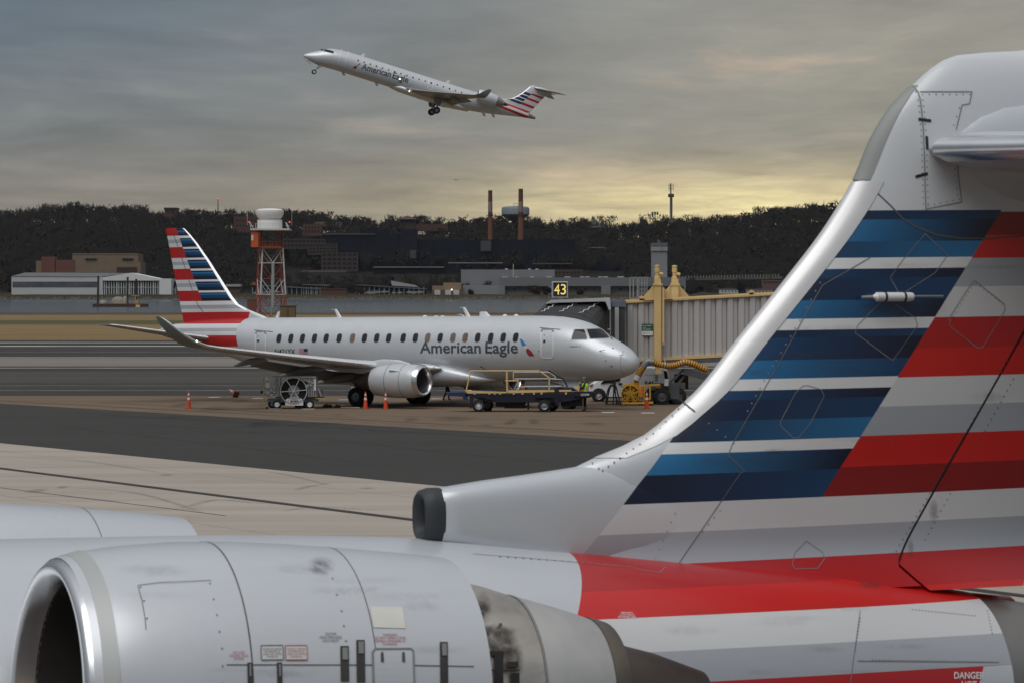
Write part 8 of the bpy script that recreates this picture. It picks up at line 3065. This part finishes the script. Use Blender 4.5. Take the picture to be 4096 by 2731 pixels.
# retaining wall under the offices and the raised road on the right
t = bld('retaining_wall', 'pale retaining wall below the stepped offices', 'wall', 1290, 1085, 3060)
block(t, 1200, 1385, 1080, 1088, 3060, 3, 'wall_face', mat('far_wall_pale', (.10, .085, .07), .9, 0, var=.3, scale=.1))
rd = bld('raised_road', 'raised roadway wall with a row of pale posts on the right hillside', 'wall', 2900, 1115, 3000)
MB().prism([W(2715, 1113, 3000), W(3130, 1105, 3000), W(3130, 1114, 3000), W(2715, 1122, 3000)], (0, 8, 0)).build('road_wall', mat('far_road_wall', (.12, .11, .092), .9, 0, var=.2, scale=.05), rd, world=True)
for i in range(34):
    x = 2718 + i * 12
    y = 1113 - 8 * (x - 2715) / 415
    MB().bx(W(x, 0, 3000).x - .5, W(x, 0, 3000).x + .5, 2999.4, 3000, W(0, y, 3000).z, W(0, y - 9, 3000).z).build('post', mat('far_post', (.22, .20, .17), .9, 0), rd, world=True)
for (x0, x1, y0, y1, lab, ma) in ((2879, 2953, 1154, 1180, 'left white flat-roofed shed under the raised road', M_FARW), (2988, 3090, 1155, 1184, 'right long pink-white shed under the raised road', mat('far_pinkish', (.36, .30, .27), .8, 0, var=.08)), (2800, 2835, 1170, 1184, 'small white shed roof among dark bushes under the raised road', M_FARW), (3050, 3130, 1120, 1155, 'faded red building behind the long pink-white shed', mat('far_faded_red', (.12, .065, .055), .9, 0))):
    t = bld('shed', lab, 'shed', (x0 + x1) / 2, y1, 2900)
    Y = 2900 if y0 > 1130 else 2940
    block(t, x0, x1, y0 + 2, y1 + 8, Y, 14, 'wall', ma)
    block(t, x0 - 1, x1 + 1, y0, y0 + 3, Y - .5, 15, 'roof', M_SHROOF)
    windows(t, [(x0 + 3, x1 - 3, y0 + 8, y0 + 14, max(2, int((x1 - x0) / 14)), .3)], Y, M_FWIN)
# distant bird
bd = thing('bird', 'tiny dark bird gliding in the sky left of the chimneys', 'bird', W(1822, 720, 900))
MB().loft([[(.35 * t, .06 * q_ * math.cos(a), .06 * q_ * math.sin(a)) for a in [2 * math.pi * i / 8 for i in range(8)]] for t, q_ in ((-1, .1), (-.5, .9), (.1, 1), (.6, .7), (.9, .6), (1.1, .1))]).build('body', M_BLACK, bd)
for s_ in (-1, 1):
    MB().prism([(.1, 0, .03), (.2, s_ * .3, .14), (.05, s_ * .85, .05), (-.15, s_ * .4, .1), (-.2, 0, .03)], (0, 0, .02)).build('wing', M_BLACK, bd)
bd.rotation_euler = (0, 0, R(60))
# ================================================================ woods on the far hill, trees along the skyline, bushes
M_TRA = mat('wood_brown', (.030, .026, .0235), .95, 0, var=.25, scale=.05, spec=.1)
M_TRB = mat('wood_dark_green', (.017, .019, .0155), .95, 0, var=.25, scale=.05, spec=.1)
M_TRC = mat('wood_olive', (.033, .029, .020), .95, 0, var=.25, scale=.05, spec=.1)
M_TRD = mat('wood_russet', (.045, .024, .014), .95, 0, var=.35, scale=.05, spec=.1)
M_BARK = mat('bark', (.018, .016, .015), .95, 0, var=.2, spec=.1)
rnd = random.Random(21)


def crown_faces(mb, base, h, r, n, mi, bare, size):
    """a crown of many small leaf or twig faces in clumps, uneven, with gaps"""
    cl = [(rnd.gauss(0, .45), rnd.gauss(0, .45), rnd.uniform(.35, 1.0)) for _ in range(7)]
    for i in range(n):
        c = cl[i % 7]
        x, y, z = base.x + r * (c[0] + rnd.gauss(0, .28)), base.y + r * (c[1] + rnd.gauss(0, .28)), base.z + h * min(1.02, max(.12, c[2] + rnd.gauss(0, .13)))
        if bare:
            a = rnd.uniform(-.9, .9)
            l, w = size * rnd.uniform(1.2, 2.6), size * rnd.uniform(.10, .28)
            dx, dz = l * math.sin(a), l * math.cos(a)
            px_, pz = w * math.cos(a), -w * math.sin(a)
            dy = rnd.uniform(-.5, .5)
            mb.add([(x - px_, y, z - pz), (x + px_, y, z + pz), (x + dx, y + dy, z + dz)], [(0, 1, 2)], mi)
        else:
            s = size * rnd.uniform(.5, 1.3)
            u, v = Vector((rnd.gauss(0, 1), rnd.gauss(0, 1), rnd.gauss(0, 1))).normalized() * s, Vector((rnd.gauss(0, 1), rnd.gauss(0, 1), rnd.gauss(0, 1))).normalized() * s
            p = Vector((x, y, z))
            mb.add([p - u, p + v, p + u * .8, p - v * .9], [(0, 1, 2, 3)], mi)


def stem(mb, base, h, mi):
    mb.add([base + Vector((-.35, 0, -1)), base + Vector((.35, 0, -1)), base + Vector((.12, .0, h * .8)), base + Vector((-.12, 0, h * .8))], [(0, 1, 2, 3)], mi)


def clear_of_buildings(x, y, Y):
    """leave the fronts of hillside buildings open"""
    for x0, x1, y0, y1, Yb in ((1275, 2310, 930, 1100, 3150), (1125, 1440, 952, 1092, 3150), (2270, 2490, 985, 1110, 3150), (1590, 1672, 862, 925, 3455), (1245, 1370, 884, 905, 3435), (1208, 1290, 893, 940, 3375), (930, 1040, 868, 925, 3395), (652, 708, 828, 868, 3465),
                           (1660, 1795, 893, 930, 3400), (2345, 2440, 862, 912, 3455), (1945, 2100, 750, 1000, 3195), (140, 565, 1010, 1100, 2930), (40, 690, 1085, 1175, 2850), (1840, 2745, 1075, 1190, 2860), (2605, 2672, 965, 1115, 2870), (1725, 1850, 1128, 1186, 2850),
                           (1280, 1390, 1150, 1185, 2840), (995, 1280, 1133, 1176, 2855), (1425, 1710, 1120, 1178, 2855), (2710, 3135, 1096, 1122, 3000), (2870, 3135, 1118, 1186, 2900), (1195, 1390, 1078, 1090, 3060)):
        if x0 < x < x1 and y0 < y < y1 and Y < Yb + 12:
            return False
    return True


wood = MB()
cnt = 0
Y = 3530.0
while Y > 2850:
    step = 15.0 if Y > 3350 else 13.0
    X = -.168 * Y
    while X < .168 * Y:
        Xj, Yj = X + rnd.uniform(-6, 6), Y + rnd.uniform(-7, 7)
        X += step
        g_ = ground_h(Xj, Yj)
        h = rnd.uniform(10, 17) if Yj > 3000 else rnd.uniform(5, 10)
        sx_ = (Xj / Yj * FPX + 512) * 4
        if sx_ > 3500 or sx_ < -60:
            continue
        sy0, sy1 = (VH - (g_ + h - EYE) / Yj * FPX) * 4, (VH - (g_ - EYE) / Yj * FPX) * 4
        if not (clear_of_buildings(sx_, sy0, Yj) and clear_of_buildings(sx_ - 20, (sy0 + sy1) / 2, Yj) and clear_of_buildings(sx_ + 20, (sy0 + sy1) / 2, Yj)):
            continue
        if Yj < 2990 and rnd.random() < .72:
            continue
        k_ = rnd.random()
        mi = 0 if k_ < .60 else 1 if k_ < .80 else 2 if k_ < .965 else 3
        bare = mi == 0 and rnd.random() < .6
        b_ = Vector((Xj, Yj, g_))
        crown_faces(wood, b_, h, h * .42, 92 if Yj < 3440 else 110, mi, bare, 1.2 if not bare else 2.1)
        if not bare:
            crown_faces(wood, b_, h * 1.08, h * .45, 10, 0, True, 2.0)
        stem(wood, b_, h, 4)
        cnt += 1
    Y -= 13.0
wo = wood.build('hillside_woods', [M_TRA, M_TRB, M_TRC, M_TRD, M_BARK], recalc=False, kind='stuff')
wo['label'] = 'dark leafless woods covering the far hillside'
wo['category'] = 'woods'


def tree(x, Y, h, r, kind, label, group, base_z=None):
    g_ = W(x, 0, Y)
    g_.z = ground_h(g_.x, Y) if base_z is None else base_z
    t = thing('tree' if h > 6 else 'bush', label, 'tree' if h > 6 else 'bush', g_, 0, group)
    mb = MB()
    if h > 6:
        mb.tube([(0, 0, -1), (.1, 0, h * .45), (.0, 0, h * .9)], [.5, .32, .08], 6)
        for i in range(9):
            a = rnd.uniform(0, 6.28)
            z0 = h * rnd.uniform(.3, .7)
            mb.tube([(0, 0, z0), (r * .45 * math.cos(a), r * .3 * math.sin(a), z0 + h * .18), (r * .85 * math.cos(a), r * .6 * math.sin(a), min(h, z0 + h * rnd.uniform(.25, .4)))], [.22, .13, .04], 4)
        mb.build('trunk', M_BARK, t)
    mb = MB()
    bare = kind == 0
    crown_faces(mb, Vector((0, 0, 0 if h > 6 else -h * .1)), h, r, 230 if h > 6 else 420, 0, bare, (1.5 if bare else 1.15) * (1 if h > 6 else 1.0))
    if not bare:
        crown_faces(mb, Vector((0, 0, 0)), h * 1.05, r * 1.05, 60, 0, True, 1.4 * (1 if h > 6 else .6))
    mb.build('crown', (M_TRA, M_TRB, M_TRC, M_TRD)[kind], t, recalc=False)
    return t


KIND = ('bare dark tree', 'dense dark evergreen', 'thin olive tree', 'rust-leaved tree')
MARK = ((230, 'above the tan brick building'), (640, 'above the white hangar gable'), (960, 'above the striped jet tail'), (1240, 'right behind the radar drum'), (1600, 'left of the pyramid roof'), (1950, 'between the pyramid roof and the chimneys'), (2240, 'round the water tower'), (2470, 'beside the cupola house'), (2683, 'left of the lattice mast'), (2905, 'just right of the lattice mast'), (4096, 'beside the edge of the near fin'))
ORD = ('first', 'second', 'third', 'fourth', 'fifth', 'sixth', 'seventh', 'eighth')
seen_lab = {}


def tree_label(x, k):
    m = next(t for lim, t in MARK if x <= lim)
    i = seen_lab.get((k, m), 0)
    seen_lab[(k, m)] = i + 1
    return f'{ORD[i]} {KIND[k]} from left {m}'
for (x, top, k_) in ((30, 848, 1), (130, 842, 0), (190, 822, 0), (212, 826, 0), (300, 816, 0), (325, 824, 0), (400, 830, 0), (455, 834, 0), (520, 846, 3), (552, 826, 0), (780, 842, 2), (1140, 838, 1), (1165, 846, 1), (1230, 846, 1), (1300, 850, 1), (1370, 868, 0),
                     (1435, 872, 1), (1470, 880, 0), (1560, 880, 0), (1690, 872, 0), (1765, 876, 0), (1860, 886, 0), (1910, 882, 0), (1998, 866, 3), (2115, 874, 0), (2150, 884, 0), (2250, 888, 0), (2290, 876, 2), (2325, 882, 2), (2400, 872, 0), (2440, 872, 0), (2560, 882, 1), (2590, 864, 0), (2650, 866, 0),
                     (2720, 876, 1), (2750, 866, 0), (2800, 878, 0), (2850, 866, 0), (2900, 868, 0), (2960, 864, 0), (3040, 838, 1), (3080, 842, 0), (3140, 832, 1), (3190, 820, 0), (3250, 822, 0), (3300, 830, 0)):
    Y = 3490 + rnd.uniform(-25, 25)
    z1 = W(x, top, Y).z
    g_ = ground_h(W(x, 0, Y).x, Y)
    h = max(12, min(30, z1 - g_))
    t = tree(x, Y, h, h * .38, k_, tree_label(x, k_), 'trees along the skyline ridge', z1 - h)
for (x, y0, w_, Y, k_, lab) in ((2140, 1145, 38, 2845, 3, 'wide brown bush in front of the grey hangar doors'), (2192, 1152, 24, 2840, 1, 'dark green bush in front of the grey hangar doors'), (2318, 1158, 17, 2838, 3, 'round russet bush right of the gate number sign'), (1884, 1162, 14, 2846, 2, 'small thin bush by the corner of the grey hangar'), (2732, 1165, 14, 2846, 2, 'thin bush at the right end of the grey hangar'),
                               (2760, 1150, 30, 2870, 1, 'dark bush right of the grey hangar'), (2960, 1130, 16, 2890, 1, 'dark evergreen between the white sheds under the raised road'), (840, 1150, 24, 2850, 0, 'brown bush behind the striped jet tail'), (1440, 1160, 20, 2850, 0, 'brown bush right of the low brick building')):
    gz = ground_h(W(x, 0, Y).x, Y)
    h = min(5.9 if w_ < 30 else 5.9, W(x, y0, Y).z - gz)
    h = max(h, 3.0)
    t = tree(x, Y, h, w_ * m_per_src(Y) * .62, k_, lab, 'bushes on the far bank', W(x, y0, Y).z - h)
# shore rocks: a ragged pale line of stones at the water's edge
mb = MB()
for i in range(1500):
    Y = rnd.uniform(2803, 2818)
    X = rnd.uniform(-.155, .10) * Y
    s = rnd.uniform(.35, 1.1)
    z = ground_h(X, Y)
    mb.add([(X - s, Y, z - .2), (X + s, Y - .2, z - .2), (X + s * .5, Y + .2, z + s * .8), (X - s * .6, Y, z + s * .7), (X, Y + s, z)], [(0, 1, 2, 3), (3, 2, 4), (0, 3, 4), (1, 4, 2)])
sr = mb.build('shore_rocks', mat('shore_stone', (.13, .125, .115), .95, 0, var=.5, scale=.3), recalc=False, kind='stuff')
